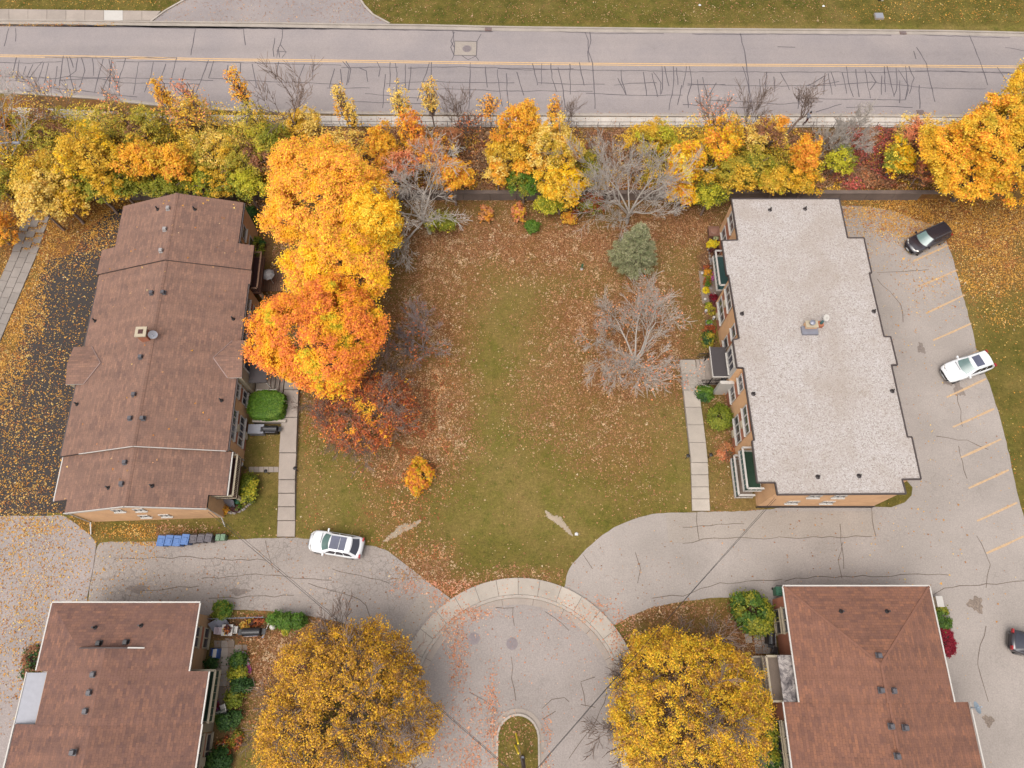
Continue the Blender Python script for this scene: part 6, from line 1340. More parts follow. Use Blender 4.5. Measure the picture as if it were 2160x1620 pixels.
def car(label, front, rear, L, Wd, Ht, prof, gh, body_m, roof_kind, name='parked_car', cat='car', roof_m=None, hood_m=None, z=0.0):
    """x forward. prof: (t, half width factor, deck height) along the body; gh: greenhouse x fractions (windscreen base, roof front, roof rear, rear glass base), belt and roof heights"""
    f, r_ = P(*front, 0.6), P(*rear, 0.6); c = (f + r_) / 2; ang = math.atan2(f.y - r_.y, f.x - r_.x)
    t = thing(name, label, cat, (c.x, c.y, z), ang, 'parked cars')
    ts = [p[0] for p in prof]; ws = [p[1] for p in prof]; hs = [p[2] for p in prof]
    nst, nsec = 30, 13; V = []; hw = Wd / 2
    for i in range(nst + 1):
        u = -0.5 + i / nst; w = interp(ts, ws, u) * hw; h = interp(ts, hs, u); zb = 0.22 + 0.16 * max(0, abs(u) - 0.40) / 0.1
        ring = [(-w * 0.86, zb), (-w * 0.97, zb + 0.12), (-w, zb + 0.3), (-w, h - 0.24), (-w * 0.975, h - 0.1), (-w * 0.86, h - 0.015), (0, h + 0.03)]
        ring = ring + [(-a_, b_) for a_, b_ in reversed(ring[:-1])]
        V += [(u * L, y, zz) for y, zz in ring]
    b = MB(); b.add(V, [(i * nsec + j, (i + 1) * nsec + j, (i + 1) * nsec + j + 1, i * nsec + j + 1) for i in range(nst) for j in range(nsec - 1)])
    b.f.append(list(range(nsec))); b.m.append(0); b.f.append([nst * nsec + j for j in reversed(range(nsec))]); b.m.append(0)
    body = b.build('body', body_m, t, False, True)
    # cabin: lofted loops from belt to roof
    xw, xf, xr, xb, zbelt, zroof, wb, wt = gh
    def top(u): return interp([xr, (xr + xf) / 2, xf], [zroof - 0.03, zroof + 0.02, zroof - 0.02], u)
    n = 12; loops = []
    def curve_front(xc, w, z, bow): return [(xc * L - bow * (abs(y) / w) ** 2 * 0.9, y, z) for y in np.linspace(-w, w, n)]
    def rearc(xc, w, z, bow): return [(xc * L + bow * (abs(y) / w) ** 2 * 0.9, y, z) for y in np.linspace(w, -w, n)]
    base = curve_front(xw, wb * hw, zbelt, 0.32) + rearc(xb, wb * hw * 0.97, zbelt, 0.22)
    tp = curve_front(xf, wt * hw, zroof - 0.07, 0.16) + rearc(xr, wt * hw * 0.97, zroof - 0.08, 0.1)
    m = len(base); b = MB(); b.add(base + tp, [(i, (i + 1) % m, m + (i + 1) % m, m + i) for i in range(m)])
    # roof skin: curved grid
    cab = b.build('cabin', body_m, t, False, True)
    g = MB(); vs = []; nu = 10
    for i in range(nu + 1):
        for j in range(n):
            y = -wt * hw + 2 * wt * hw * j / (n - 1); k_ = (abs(y) / (wt * hw)) ** 2
            xa = xf * L - 0.16 * 0.9 * k_; xc_ = xr * L + 0.1 * 0.9 * k_; x = xa + (xc_ - xa) * i / nu
            e_ = 1 - abs(2 * i / nu - 1) ** 4; vs.append((x, y * 1.0, zroof - 0.072 + 0.09 * (1 - k_ ** 1.5) * (0.45 + 0.55 * e_)))
    g.add(vs, [(i * n + j, i * n + j + 1, (i + 1) * n + j + 1, (i + 1) * n + j) for i in range(nu) for j in range(n - 1)])
    roof = g.build('roof', roof_m or body_m, t, False, True)
    def lerp3(a_, c_, s): return tuple(a_[i] + (c_[i] - a_[i]) * s for i in range(3))
    def glass(name_, lo, hi, s0, s1, mt, off):
        q = MB(); k_ = len(lo); q.add([tuple(np.array(lerp3(lo[i], hi[i], s0)) + off) for i in range(k_)] + [tuple(np.array(lerp3(lo[i], hi[i], s1)) + off) for i in range(k_)], [(i, i + 1, k_ + i + 1, k_ + i) for i in range(k_ - 1)])
        return q.build(name_, mt, t, False, True)
    glass('windshield', base[1:n - 1], tp[1:n - 1], 0.04, 0.95, M_wind, np.array([0.012, 0, 0.016]))
    glass('rear_window', base[n + 1:2 * n - 1], tp[n + 1:2 * n - 1], 0.10, 0.9, M_cglass, np.array([-0.012, 0, 0.016]))
    for sg in (-1, 1):
        a0 = base[n - 1] if sg > 0 else base[0]; a1 = base[n] if sg > 0 else base[2 * n - 1]; b0 = tp[n - 1] if sg > 0 else tp[0]; b1 = tp[n] if sg > 0 else tp[2 * n - 1]
        off = np.array([0, sg * 0.012, 0.006])
        for s0, s1 in ((0.06, 0.36), (0.39, 0.66), (0.69, 0.94)):
            lo = [lerp3(a0, a1, s0), lerp3(a0, a1, s1)]; hi = [lerp3(b0, b1, s0), lerp3(b0, b1, s1)]
            q = MB(); q.add([tuple(np.array(lerp3(lo[0], hi[0], 0.1)) + off), tuple(np.array(lerp3(lo[1], hi[1], 0.1)) + off), tuple(np.array(lerp3(lo[1], hi[1], 0.9)) + off), tuple(np.array(lerp3(lo[0], hi[0], 0.9)) + off)], [(0, 1, 2, 3)]); q.build('side_window', M_cglass, t, False)
        mx = xw * L - 0.35; mr = MB(); mr.box((mx, sg * (hw + 0.1), zbelt + 0.06), (0.14, 0.22, 0.15), taper=0.85); mr.bar((mx, sg * hw * 0.93, zbelt), (mx, sg * (hw + 0.02), zbelt + 0.04), 0.06, 0.05); mr.build('mirror', body_m, t, False)
        wl_ = interp(ts, ws, 0.47) * hw
        h_ = MB(); h_.add([(0.475 * L, sg * wl_ * 0.62, 0.74), (0.445 * L, sg * wl_ * 0.97, 0.80), (0.40 * L, sg * hw * 0.955, 0.86), (0.405 * L, sg * hw * 0.80, interp(ts, hs, 0.405) + 0.012), (0.455 * L, sg * wl_ * 0.55, interp(ts, hs, 0.455) + 0.02)], [(0, 1, 2, 3, 4)]); h_.build('headlight', M_lamp, t, False)
        h_ = MB(); h_.box((-0.485 * L, sg * hw * 0.74, 0.95), (0.12, 0.3, 0.22)); h_.build('taillight', M_tail, t, False)
        if roof_kind in ('van', 'sunroof'): MB().bar((xf * L - 0.3, sg * wt * hw * 0.9, zroof - 0.01), (xr * L + 0.2, sg * wt * hw * 0.9, zroof - 0.02), 0.04, 0.05).build('roof_rail', M_rim if roof_kind == 'van' else body_m, t, False)
        for xw_ in (0.31 * L, -0.29 * L):
            tyre = MB(); tyre.tube((xw_, sg * (hw - 0.21), 0.33), (xw_, sg * (hw - 0.005), 0.33), 0.33, n=20); wh = tyre.build('wheel', M_rubber, t, False)
            rm_ = MB(); rm_.tube((xw_, sg * (hw - 0.01), 0.33), (xw_, sg * (hw + 0.008), 0.33), 0.21, n=14); rm_.build('rim', M_rim, wh, False)
    zt = zroof + 0.012
    if roof_kind == 'pano':
        for x0, x1 in ((xf * L - 0.12, (xf + xr) / 2 * L + 0.05), ((xf + xr) / 2 * L + 0.02, xr * L + 0.42)):
            MB().box(((x0 + x1) / 2, 0, zt + 0.004), (abs(x0 - x1), 2 * wt * hw * 0.80, 0.02)).build('sunroof', M_sunr, t, False)
    elif roof_kind == 'sunroof': MB().box((xf * L - 0.65, 0, zt), (0.78, 2 * wt * hw * 0.72, 0.022)).build('sunroof', M_sunr, t, False)
    elif roof_kind == 'van':
        for i in range(-3, 4): MB().box(((xf + xr) / 2 * L - 0.1, i * 0.16, zroof + 0.006), (abs(xf - xr) * L * 0.72, 0.03, 0.02)).build('roof_rib', body_m, t, False)
    if hood_m:
        q = MB(); us = np.linspace(xw + 0.012, 0.435, 8); vs = []
        for u in us:
            w_ = interp(ts, ws, u) * hw * 0.76
            for s_ in (-1, -0.5, 0, 0.5, 1): vs.append((u * L, s_ * w_, interp(ts, hs, u) + 0.035 * (1 - abs(s_)) + 0.012))
        q.add(vs, [(i * 5 + j, i * 5 + j + 1, (i + 1) * 5 + j + 1, (i + 1) * 5 + j) for i in range(7) for j in range(4)]); q.build('hood', hood_m, t, False, True)
    xf_ = 0.5 * L; MB().box((xf_ + 0.004, 0, 0.62), (0.03, Wd * 0.5, 0.16)).build('grille', M_black, t, False); MB().box((xf_ + 0.02, 0, 0.45), (0.02, 0.36, 0.12)).build('number_plate', M_plate, t, False)
    MB().bar((xw * L + 0.06, -wb * hw * 0.8, zbelt + 0.03), (xw * L + 0.09, wb * hw * 0.2, zbelt + 0.05), 0.03, 0.02).build('wiper', M_black, t, False)
    MB().box((0.44 * L, 0, interp(ts, hs, 0.44) + 0.006), (0.02, Wd * 0.62, 0.03)).build('hood_seam', M_black, t, False)
    MB().box((-0.495 * L, 0, 0.62), (0.06, Wd * 0.42, 0.14)).build('rear_plate_recess', M_black, t, False)
    return t
SUV = [(-0.5, 0.72, 0.84), (-0.485, 0.84, 0.96), (-0.44, 0.95, 1.03), (-0.3, 1.0, 1.03), (0.1, 1.0, 1.0), (0.25, 0.99, 0.98), (0.36, 0.965, 0.92), (0.44, 0.88, 0.84), (0.48, 0.72, 0.76), (0.5, 0.54, 0.66)]
VAN = [(-0.5, 0.8, 0.9), (-0.485, 0.9, 1.05), (-0.44, 0.97, 1.1), (-0.3, 1.0, 1.1), (0.1, 1.0, 1.06), (0.25, 0.99, 1.02), (0.36, 0.96, 0.94), (0.44, 0.86, 0.84), (0.485, 0.68, 0.74), (0.5, 0.52, 0.66)]
HAT = [(-0.5, 0.62, 0.8), (-0.48, 0.78, 0.96), (-0.43, 0.92, 1.0), (-0.3, 1.0, 1.0), (0.1, 1.0, 0.97), (0.25, 0.99, 0.94), (0.36, 0.96, 0.88), (0.44, 0.86, 0.8), (0.48, 0.72, 0.72), (0.5, 0.55, 0.64)]
car('white crossover with long dark glass roof parked at the edge of the left driveway', (652, 1139), (767, 1158), 4.55, 1.86, 1.62, SUV, (0.25, 0.085, -0.315, -0.455, 1.0, 1.62, 0.93, 0.72), M_wpaint, 'pano')
car('black minivan parked in the uppermost stall of the right lot', (1916, 524), (1994, 487), 4.55, 1.82, 1.7, VAN, (0.27, 0.10, -0.42, -0.485, 1.06, 1.74, 0.94, 0.74), M_kpaint, 'van', name='parked_van', cat='minivan', hood_m=M_hood)
car('white crossover with small square sunroof parked in the right lot', (1987, 792), (2090, 757), 4.75, 1.92, 1.66, SUV, (0.20, 0.03, -0.37, -0.47, 1.0, 1.66, 0.93, 0.74), M_wpaint, 'sunroof')
car('black hatchback cut by the right edge of the lower lot', (2238, 1383), (2131, 1349), 4.1, 1.78, 1.5, HAT, (0.22, 0.06, -0.30, -0.455, 0.97, 1.5, 0.92, 0.70), M_kpaint, 'plain')

# ---------------------------------------------------------------- wheeled bins
M_bblue = plain('blue_plastic', c8(92, 136, 204), 0.45, 0, 0.06); M_bgrey = plain('grey_plastic', c8(104, 96, 102), 0.5, 0, 0.08); M_bgreen = plain('pale_green_plastic', c8(124, 158, 122), 0.5, 0, 0.08); M_dkgreenp = plain('green_plastic', c8(60, 120, 88), 0.5, 0, 0.08)
def bin_(label, px, py, mat, w, d, h, rz, group='wheeled bins in the row'):
    c = P(px, py, 0.9 * h); t = thing('wheeled_bin', label, 'bin', (c.x, c.y, 0.012), rz, group)
    b = MB(); b.add([(-w * .40, -d * .38, .08), (w * .40, -d * .38, .08), (w * .40, d * .36, .08), (-w * .40, d * .36, .08), (-w / 2, -d / 2, h), (w / 2, -d / 2, h), (w / 2, d / 2, h), (-w / 2, d / 2, h)], [(3, 2, 1, 0), (0, 1, 5, 4), (1, 2, 6, 5), (2, 3, 7, 6), (3, 0, 4, 7), (4, 5, 6, 7)]); b.build('body', mat, t, False)
    l = MB(); l.box((0, -0.01, h + 0.035), (w * 1.06, d * 1.04, 0.06), taper=0.93); l.box((0, -0.05 * d, h + 0.08), (w * 0.7, d * 0.5, 0.035), taper=0.8); l.box((-w * .3, -d * .38, h + .07), (.05, .05, .04)); l.box((w * .3, -d * .38, h + .07), (.05, .05, .04)); l.build('lid', mat, t, False)
    MB().tube((-w * 0.42, d * 0.60, h - 0.02), (w * 0.42, d * 0.60, h - 0.02), 0.025, n=6).build('handle', M_black, t, False)
    for s in (-1, 1): MB().tube((s * w * .40, d * .40, .11), (s * w * .48, d * .40, .11), .11, n=12).build('wheel', M_rubber, t, False)
for i, (px, py, rz, lb) in enumerate(((341, 1141, -.06, 'leftmost of the four blue wheeled bins'), (358, 1140, -.05, 'second of the four blue wheeled bins from the left'), (375, 1141, -.04, 'third of the four blue wheeled bins from the left'), (392, 1138, -.08, 'rightmost blue wheeled bin, next to the grey bins'))): bin_(lb, px, py, M_bblue, .60, .86, 1.02, rz)
for px, py, rz, lb in ((409, 1137, 0.03, 'leftmost grey wheeled bin, next to the blue bins'), (425, 1136, -.05, 'middle one of the three grey wheeled bins'), (441, 1135, -.1, 'rightmost grey wheeled bin, next to the green bins')): bin_(lb, px, py, M_bgrey, .56, .66, .95, rz)
for px, py, rz, lb in ((460.5, 1134, 0, 'left one of the two small pale green bins'), (471, 1133.5, 0, 'right one of the two small pale green bins')): bin_(lb, px, py, M_bgreen, .36, .5, .7, rz)
bin_('green bin half hidden behind the white gutter of the lower right building', 1644, 1247, M_dkgreenp, .6, .7, 1.0, 0.0, None)

# ---------------------------------------------------------------- utility pole, wires
pb = P(1102, 1597); up = thing('utility_pole', 'wooden utility pole on the grassy island at the bottom edge', 'utility pole', (pb.x, pb.y, 0.15))
HP = 9.2
MB().tube((pb.x, pb.y, 0), (pb.x, pb.y, HP), 0.17, 0.12, n=12).build('pole', M_bark, up)
MB().box((pb.x, pb.y, HP - 0.7), (1.6, 0.12, 0.12)).build('crossarm', M_bark, up)
for x in (-0.7, 0, 0.7): MB().lathe([(0.04, 0), (0.07, .06), (.04, .12), (.06, .16), (.02, .2)], (pb.x + x, pb.y, HP - .64), 8).build('insulator', M_white, up)
MB().box((pb.x, pb.y + 0.2, 2.2), (0.16, 0.14, 0.5)).build('meter_box', M_galv, up)
for gx, gy in ((1088, 1546), (1086, 1571)):
    g = P(gx, gy); a_ = Vector((g.x, g.y, 0.2)); q = Vector((pb.x, pb.y, 7.4 if gy < 1560 else 5.6)); MB().tube(a_, q, 0.016, n=5).build('guy_wire', M_galv, up)
    MB().tube(a_ + (q - a_).normalized() * 0.1, a_ + (q - a_).normalized() * 2.4, 0.06, n=8).build('guy_guard', plain('yellow_guard', c8(250, 220, 40, 1.8), 0.5), up)
def cable(label, p, q, sag, r=0.022, n=24, dash=False):
    p, q = Vector(p), Vector(q); segs = []
    pt = lambda s: p.lerp(q, s) - Vector((0, 0, sag * 4 * s * (1 - s)))
    for i in range(n): segs.append((tuple(pt(i / n)), tuple(pt((i + 1) / n)), r, r))
    V, F = tubes(segs, 5); return tag(np_mesh('overhead_cable', V, F, M_black, loc=tuple(p)), label, 'cable')
topA = OA + Vector((5.6 * cos(PHI) + 28.8 * sin(PHI), 5.6 * sin(PHI) - 28.8 * cos(PHI), 3.4)); wp = Vector((pb.x, pb.y, HP - 0.5))
cable('upper overhead cable from the pole to the corner of the long shingle roof', wp + Vector((-0.7, 0, 0)), topA, 0.5, 0.014); cable('lower overhead cable from the pole to the corner of the long shingle roof', wp + Vector((-0.5, -0.35, -0.9)), topA + Vector((-0.1, -0.2, -0.3)), 0.9, 0.018)
topB = Vector((20.9, 13.1, 4.2)); cable('upper overhead cable from the pole to the corner of the flat roofed building', wp + Vector((0.7, 0, 0)), topB, 0.5, 0.014); cable('lower overhead cable from the pole to the corner of the flat roofed building', wp + Vector((0.45, -0.3, -0.9)), topB + Vector((0.25, 0, -0.4)), 0.9, 0.018)
p, q = Vector(P(0, 336, 3.2)), Vector(P(85, 334, 3.0))
b = MB(); b.tube(q + Vector((0, 0, -2.2)), q, .06, .05, n=8); lt = thing('street_lamp', 'pale street lamp arm reaching in from the left edge', 'street lamp', (q.x - 6, q.y, 1.2))
MB().tube(q + Vector((-6, 0, -2.2)), q + Vector((-6, 0, 1.8)), .09, .06, n=8).build('pole', M_galv, lt); MB().tube(q + Vector((-6, 0, 1.8)), q + Vector((-1.4, 0, 2.3)), .05, .04, n=8).build('arm', M_grey, lt); MB().box(tuple(q + Vector((-1.0, 0, 2.25))), (0.8, .25, .14), taper=.8).build('lamp_head', M_grey, lt)

# ---------------------------------------------------------------- garden lamps, small garden things
def path_lamp(label, px, py):
    p = P(px, py); t = thing('path_lamp', label, 'lamp', (p.x, p.y, 0), 0, 'path lamps'); MB().tube((0, 0, 0), (0, 0, 0.85), .03, n=6).build('post', M_black, t, False); b = MB(); b.lathe([(.06, 0), (.09, .1), (.1, .14)], (0, 0, .85), 8); b.build('lantern', M_cream, t, False); b = MB(); b.lathe([(.17, 0), (.03, .1)], (0, 0, .99), 8); b.build('cap', M_black, t, False)
path_lamp('black path lamp left of the right hand path', 1446, 968); path_lamp('black path lamp right of the right hand path', 1494, 966); path_lamp('black path lamp right of the left hand path', 629, 994); path_lamp('black path lamp at the short paver path', 568, 1000)
def globe(label, px, py, h=1.1, r=.2):
    p = P(px, py, h); t = thing('globe_lamp', label, 'lamp', (p.x, p.y, 0)); MB().tube((0, 0, 0), (0, 0, h - r), .035, n=8).build('post', M_black, t, False); b = MB(); b.lathe([(r * sin(a_ * pi / 8) + .004, -r * cos(a_ * pi / 8)) for a_ in range(9)], (0, 0, h), 14); b.build('globe', M_white, t, False, True); MB().lathe([(.12, 0), (.09, .06)], (0, 0, h - r - .05), 8).build('collar', M_black, t, False)
globe('white globe lamp by the short paver path of the left building', 508, 979, 1.3, .2); globe('white globe lamp beside the row of small cedars', 575, 1322, 1.1, .24)
def bbq(label, px, py, rz, L=1.3, covered=True, w=.62):
    p = P(px, py, .7); t = thing('barbecue', label, 'barbecue', (p.x, p.y, .02), rz)
    b = MB(); b.box((0, 0, .42), (L * .8, w * .85, .7)); b.build('cart', M_black, t, False)
    n = 8; vs = []
    for x, k_ in ((-L / 2, .8), (-L * .46, 1), (L * .46, 1), (L / 2, .8)):
        for i in range(n + 1): a_ = pi * i / n; vs.append((x, -cos(a_) * w / 2 * k_, .78 + sin(a_) * .36 * k_))
    h_ = MB(); h_.add(vs, [(i * (n + 1) + j, (i + 1) * (n + 1) + j, (i + 1) * (n + 1) + j + 1, i * (n + 1) + j + 1) for i in range(3) for j in range(n)]); h_.f.append(list(range(n + 1))); h_.m.append(0); h_.f.append([3 * (n + 1) + j for j in reversed(range(n + 1))]); h_.m.append(0); h_.build('hood', M_black, t, False)
    MB().tube((-L * .35, -w * .52, .9), (L * .35, -w * .52, .9), .02, n=6).build('handle', M_galv, t, False)
    for s in (-1, 1): MB().box((s * L * .62, 0, .78), (L * .2, w * .7, .04)).build('side_shelf', M_black, t, False); MB().tube((s * L * .3, -w * .3, .1), (s * L * .36, -w * .3, .1), .1, n=10).build('wheel', M_rubber, t, False)
bbq('black covered barbecue beside the grey box of the left building', 572, 906, 0.0, 1.25); bbq('long black barbecue in the lower left patio', 532, 1333, 0.03, 1.5); bbq('black barbecue against the lower right building', 1625, 1347, 1.45, .95)
p = P(540, 905, .7); t = thing('storage_box', 'grey storage box with sloping lid against the left building', 'storage box', (p.x, p.y, 0)); MB().box((0, 0, .35), (1.3, .78, .7)).build('box', M_galv, t, False); MB().box((0, 0, .73), (1.36, .84, .06), rx=.06).build('lid', M_grey, t, False)
p = P(565, 893); t = thing('planter_wall', 'low pale wall along the lower side of the boxy hedge', 'low wall', (p.x, p.y, 0)); MB().box((0.3, 0, .3), (2.9, .16, .6)).build('wall', M_conc2, t, False); MB().box((0.3, 0, .62), (2.96, .22, .05)).build('cap', M_conc, t, False)
# patio umbrella and deck by the left building
p = P(563, 575, 2.1); t = thing('patio_umbrella', 'grey patio umbrella beside the upper balcony of the left building', 'umbrella', (p.x, p.y, 0)); MB().tube((0, 0, 0), (0, 0, 2.2), .03, n=8).build('pole', M_white, t, False); MB().lathe([(.25, 0), (.25, .08)], (0, 0, .05), 12).build('base', M_dkmetal, t, False)
b = MB(); b.lathe([(.62, 1.75), (.42, 1.98), (.06, 2.15), (.02, 2.17)], n=8); b.build('canopy', plain('grey_canvas', c8(158, 152, 150), .8), t, False)
dk = thing('wooden_deck', 'weathered wooden deck below the upper balcony of the left building', 'deck', tuple(P(565, 592)))
q0 = P(552, 610); q1 = P(590, 575)
for i in range(14): x = q0.x - .6 + i * .2; MB().box2(x, x + .18, q0.y - .3, q1.y + .3, .1, .16).build('plank', M_wood, dk)
def chair(label, px, py, rz, mat, z=0.0, group=None):
    p = P(px, py, z + .45); t = thing('garden_chair', label, 'chair', (p.x, p.y, z), rz, group); MB().box((0, 0, .43), (.5, .48, .05)).build('seat', mat, t, False); MB().box((0, .25, .72), (.5, .05, .58), rx=-.2).build('backrest', mat, t, False)
    for x in (-.21, .21):
        for y in (-.2, .2): MB().tube((x, y, 0), (x, y, .42), .02, n=6).build('leg', mat, t, False)
        MB().box((x * 1.15, 0, .62), (.05, .46, .03)).build('armrest', mat, t, False)
M_pinkw = plain('pinkish_white_plastic', c8(232, 210, 216), .5)
p = P(479, 1329, .75); t = thing('garden_table', 'white square garden table with a potted plant on the lower left patio', 'table', (p.x, p.y, 0)); MB().box((0, 0, .72), (.85, .85, .05)).build('tabletop', M_white, t, False)
for x in (-.36, .36):
    for y in (-.36, .36): MB().tube((x, y, 0), (x, y, .7), .03, n=6).build('leg', M_white, t, False)
shrub('potted_plant', 'russet potted plant on the white garden table', 478, 1328, (.26, .26, .2), 350, .06, ['rust', 'darkleaf', 'gold'], 460, .12, .2, None, 'plant', .75)
chair('pinkish white chair left of the white garden table', 466, 1331, 1.57, M_pinkw); chair('white chair right of the white garden table', 497, 1329, -1.57, M_white); chair('white chair at the lower end of the patio terrace', 472, 1494, -1.2, M_white); chair('dark patterned chair against the lower right building', 1634, 1372, 1.3, M_dkmetal); chair('white wicker chair on the lower balcony of the flat roofed building', 1568, 978, .6, M_white, .36)
def panel(label, px, py, rz, w, h, tilt, mat, nm='lattice_screen', cat='screen'):
    p = P(px, py, .5); t = thing(nm, label, cat, (p.x, p.y, 0), rz); MB().box((0, 0, h / 2 + .05), (w, .05, h), rx=tilt).build('board', mat, t, False); MB().box((0, .1, .05), (w * .9, .4, .06)).build('foot', M_dkmetal, t, False)
panel('grey weathered board leaning in the corner of the lower left patio', 462, 1317, .5, 1.3, 1.0, -.85, M_galv, 'leaning_board', 'board'); panel('pale green board leaning at the lower end of the terrace', 466, 1507, .3, .8, .7, -.8, plain('pale_board', c8(186, 190, 178), .7), 'leaning_board', 'board')
panel('grey privacy screen below the lower balcony of the left building', 477, 1058, -.35, 1.7, 1.2, -.4, M_galv)
p = P(453, 1378, .6); t = thing('bag_stack', 'blue and white bag standing on the paved patio', 'bag', (p.x, p.y, 0.05)); b = MB(); b.box((0, 0, .3), (.55, .75, .6), taper=.85); b.build('bag', plain('blue_bag', c8(44, 100, 176), .4), t, False); MB().box((.02, 0, .62), (.28, .6, .05)).build('label', M_white, t, False); MB().box((-.33, .1, .3), (.14, .6, .6)).build('side_pocket', plain('navy_bag', c8(34, 40, 80), .5), t, False)
# paved patios
def pavers(label, cells, mat, nm='patio'):
    w = [P(*c) for c in cells[0]]; t = tag(thing(nm, label, 'patio', tuple(w[0])))
    for i, c in enumerate(cells):
        q = [P(*v) for v in c]; m_ = sum(q, Vector()) / 4; q = [m_ + (v - m_) * .965 for v in q]; MB().prism([(v.x, v.y) for v in q], 0, .05 + .008 * (i % 3)).build('paver', mat[i % len(mat)], t)
    return t
cells = []
for j, y in enumerate((1351, 1366, 1386, 1404)):
    for i, x in enumerate((452, 467, 481)):
        y2 = (1366, 1386, 1404, 1422)[j]; cells.append(((x, y), (x + 14.5, y), (x + 14, y2), (x - .5, y2)))
cells += [((482, 1347), (493, 1347), (492.5, 1359), (481.5, 1359)), ((496, 1360), (511, 1360), (510, 1376), (495, 1376)), ((512, 1360), (522, 1360), (522, 1372), (512, 1372)), ((475, 1346), (482, 1346), (481, 1351), (475, 1351))]
for i, y in enumerate((1422, 1448, 1474)): cells += [((461, y), (481, y), (479, y + 26), (459, y + 26)), ((481.5, y), (487, y), (485, y + 26), (479.5, y + 26))]
pavers('tan square slab patio beside the lower left building', cells, [M_patio, M_conc2, M_patio])
cells = []
for j, y in enumerate((1337, 1351, 1365)):
    for i, x in enumerate((1588, 1604, 1620)): cells.append(((x + j * 2, y), (x + 15.5 + j * 2, y), (x + 17.5 + j * 2, y + 14), (x + 2 + j * 2, y + 14)))
cells.append(((1570, 1337), (1585, 1336), (1587, 1356), (1573, 1357)))
pavers('pale slab patio beside the lower right building', cells, [M_paver, M_conc2])
# fence line and pole of the lower left patio
f0, f1 = P(448, 1307), P(562, 1303); t = thing('wire_fence', 'low grey wire fence above the lower left patio', 'fence', tuple(f0))
for i in range(7): q = f0.lerp(f1, i / 6); MB().tube(q, q + Vector((0, 0, .95)), .03, n=6).build('post', M_galv, t)
for z in (.3, .6, .92): MB().tube(f0 + Vector((0, 0, z)), f1 + Vector((0, 0, z)), .016, n=5).build('wire', M_galv, t)
p = P(555, 1344); t = thing('washing_pole', 'thin white pole leaning beside the long black barbecue', 'pole', (p.x, p.y, 0)); q = P(568, 1312, 1.3); MB().tube(p, q, .03, n=6).build('pole', M_white, t); MB().lathe([(.12, 0), (.06, .08)], tuple(p), 8).build('foot', M_galv, t)
# stone edging
def stones(label, pts, n, seed, mat=None):
    rng = random.Random(seed); W_ = [P(*q) for q in pts]; t = thing('stone_edging', label, 'edging', tuple(W_[0])); tot = len(W_) - 1
    for i in range(n):
        s = i / (n - 1) * tot; k_ = min(int(s), tot - 1); q = W_[k_].lerp(W_[k_ + 1], s - k_); r = rng.uniform(.1, .17); b = MB(); b.lathe([(r * .7, -.05), (r, .03), (r * .8, .12), (r * .25, .17)], (q.x + rng.uniform(-.04, .04), q.y + rng.uniform(-.04, .04), 0), 7); b.build('stone', mat or M_paver, t)
stones('curved pale stone edging around the yellow green shrub', [(478, 1080), (495, 1082), (515, 1074), (530, 1060), (539, 1040), (538, 1010)], 20, 1); stones('ring of pink and white stones beside the patio garden strip', [(497, 1378), (512, 1376), (521, 1388), (523, 1400), (518, 1412)], 16, 2, M_pinkw)
stones('line of rough stones along the flower bed of the flat roofed building', [(1493, 520), (1497, 545), (1500, 560), (1500, 600), (1502, 640)], 16, 3)
for i, (px, py, lb) in enumerate(((500, 1057, 'green plastic barrel beside the privacy screen'),)):
    p = P(px, py, .4); t = thing('barrel', lb, 'barrel', (p.x, p.y, 0)); MB().lathe([(.2, 0), (.25, .2), (.25, .45), (.2, .6)], n=14).build('barrel', M_dkgreenp, t, False, True); MB().lathe([(.21, 0), (.18, .04)], (0, 0, .6), 14).build('lid', M_dkgreenp, t, False)
# flower bed by the flat roofed building
p = P(1506, 489, .5); t = thing('fire_table', 'brown square patio table with round lid by the flat roofed building', 'table', (p.x, p.y, 0)); mb_ = plain('brown_resin', c8(150, 104, 84), .7); MB().box((0, 0, .3), (1.0, 1.05, .6)).build('base', mb_, t, False); MB().box((0, 0, .63), (1.08, 1.12, .06)).build('tabletop', mb_, t, False); MB().lathe([(.36, 0), (.38, .05), (.3, .09)], (0, 0, .66), 18).build('lid', plain('brown_lid', c8(164, 116, 94), .6), t, False)
def planter(label, px, py, pals, seed, mat, w=.5, n=260, R=(.24, .2, .16)):
    p = P(px, py, .3); t = thing('planter', label, 'planter', (p.x, p.y, 0)); MB().box((0, 0, .15), (w, .42, .3), taper=1.1).build('box', mat, t, False); rng = np.random.default_rng(seed)
    pts, nr, _, _ = crown_pts(rng, (p.x, p.y, .38), R, n, .1, .1, -.4); V, F = leaf_quads(rng, pts, nr, .05); np_mesh('plant', V, F, M_leaf, t, col=np.repeat(pick_cols(rng, pts, pals), 3, 0))
planter('grey planter box with pale green plant above the yellow flowers', 1509, 503, ['hedge', 'spruce'], 480, M_dkmetal); planter('pale planter with light green plant in the flower bed', 1496, 680, ['spruce', 'hedge'], 481, M_grey)
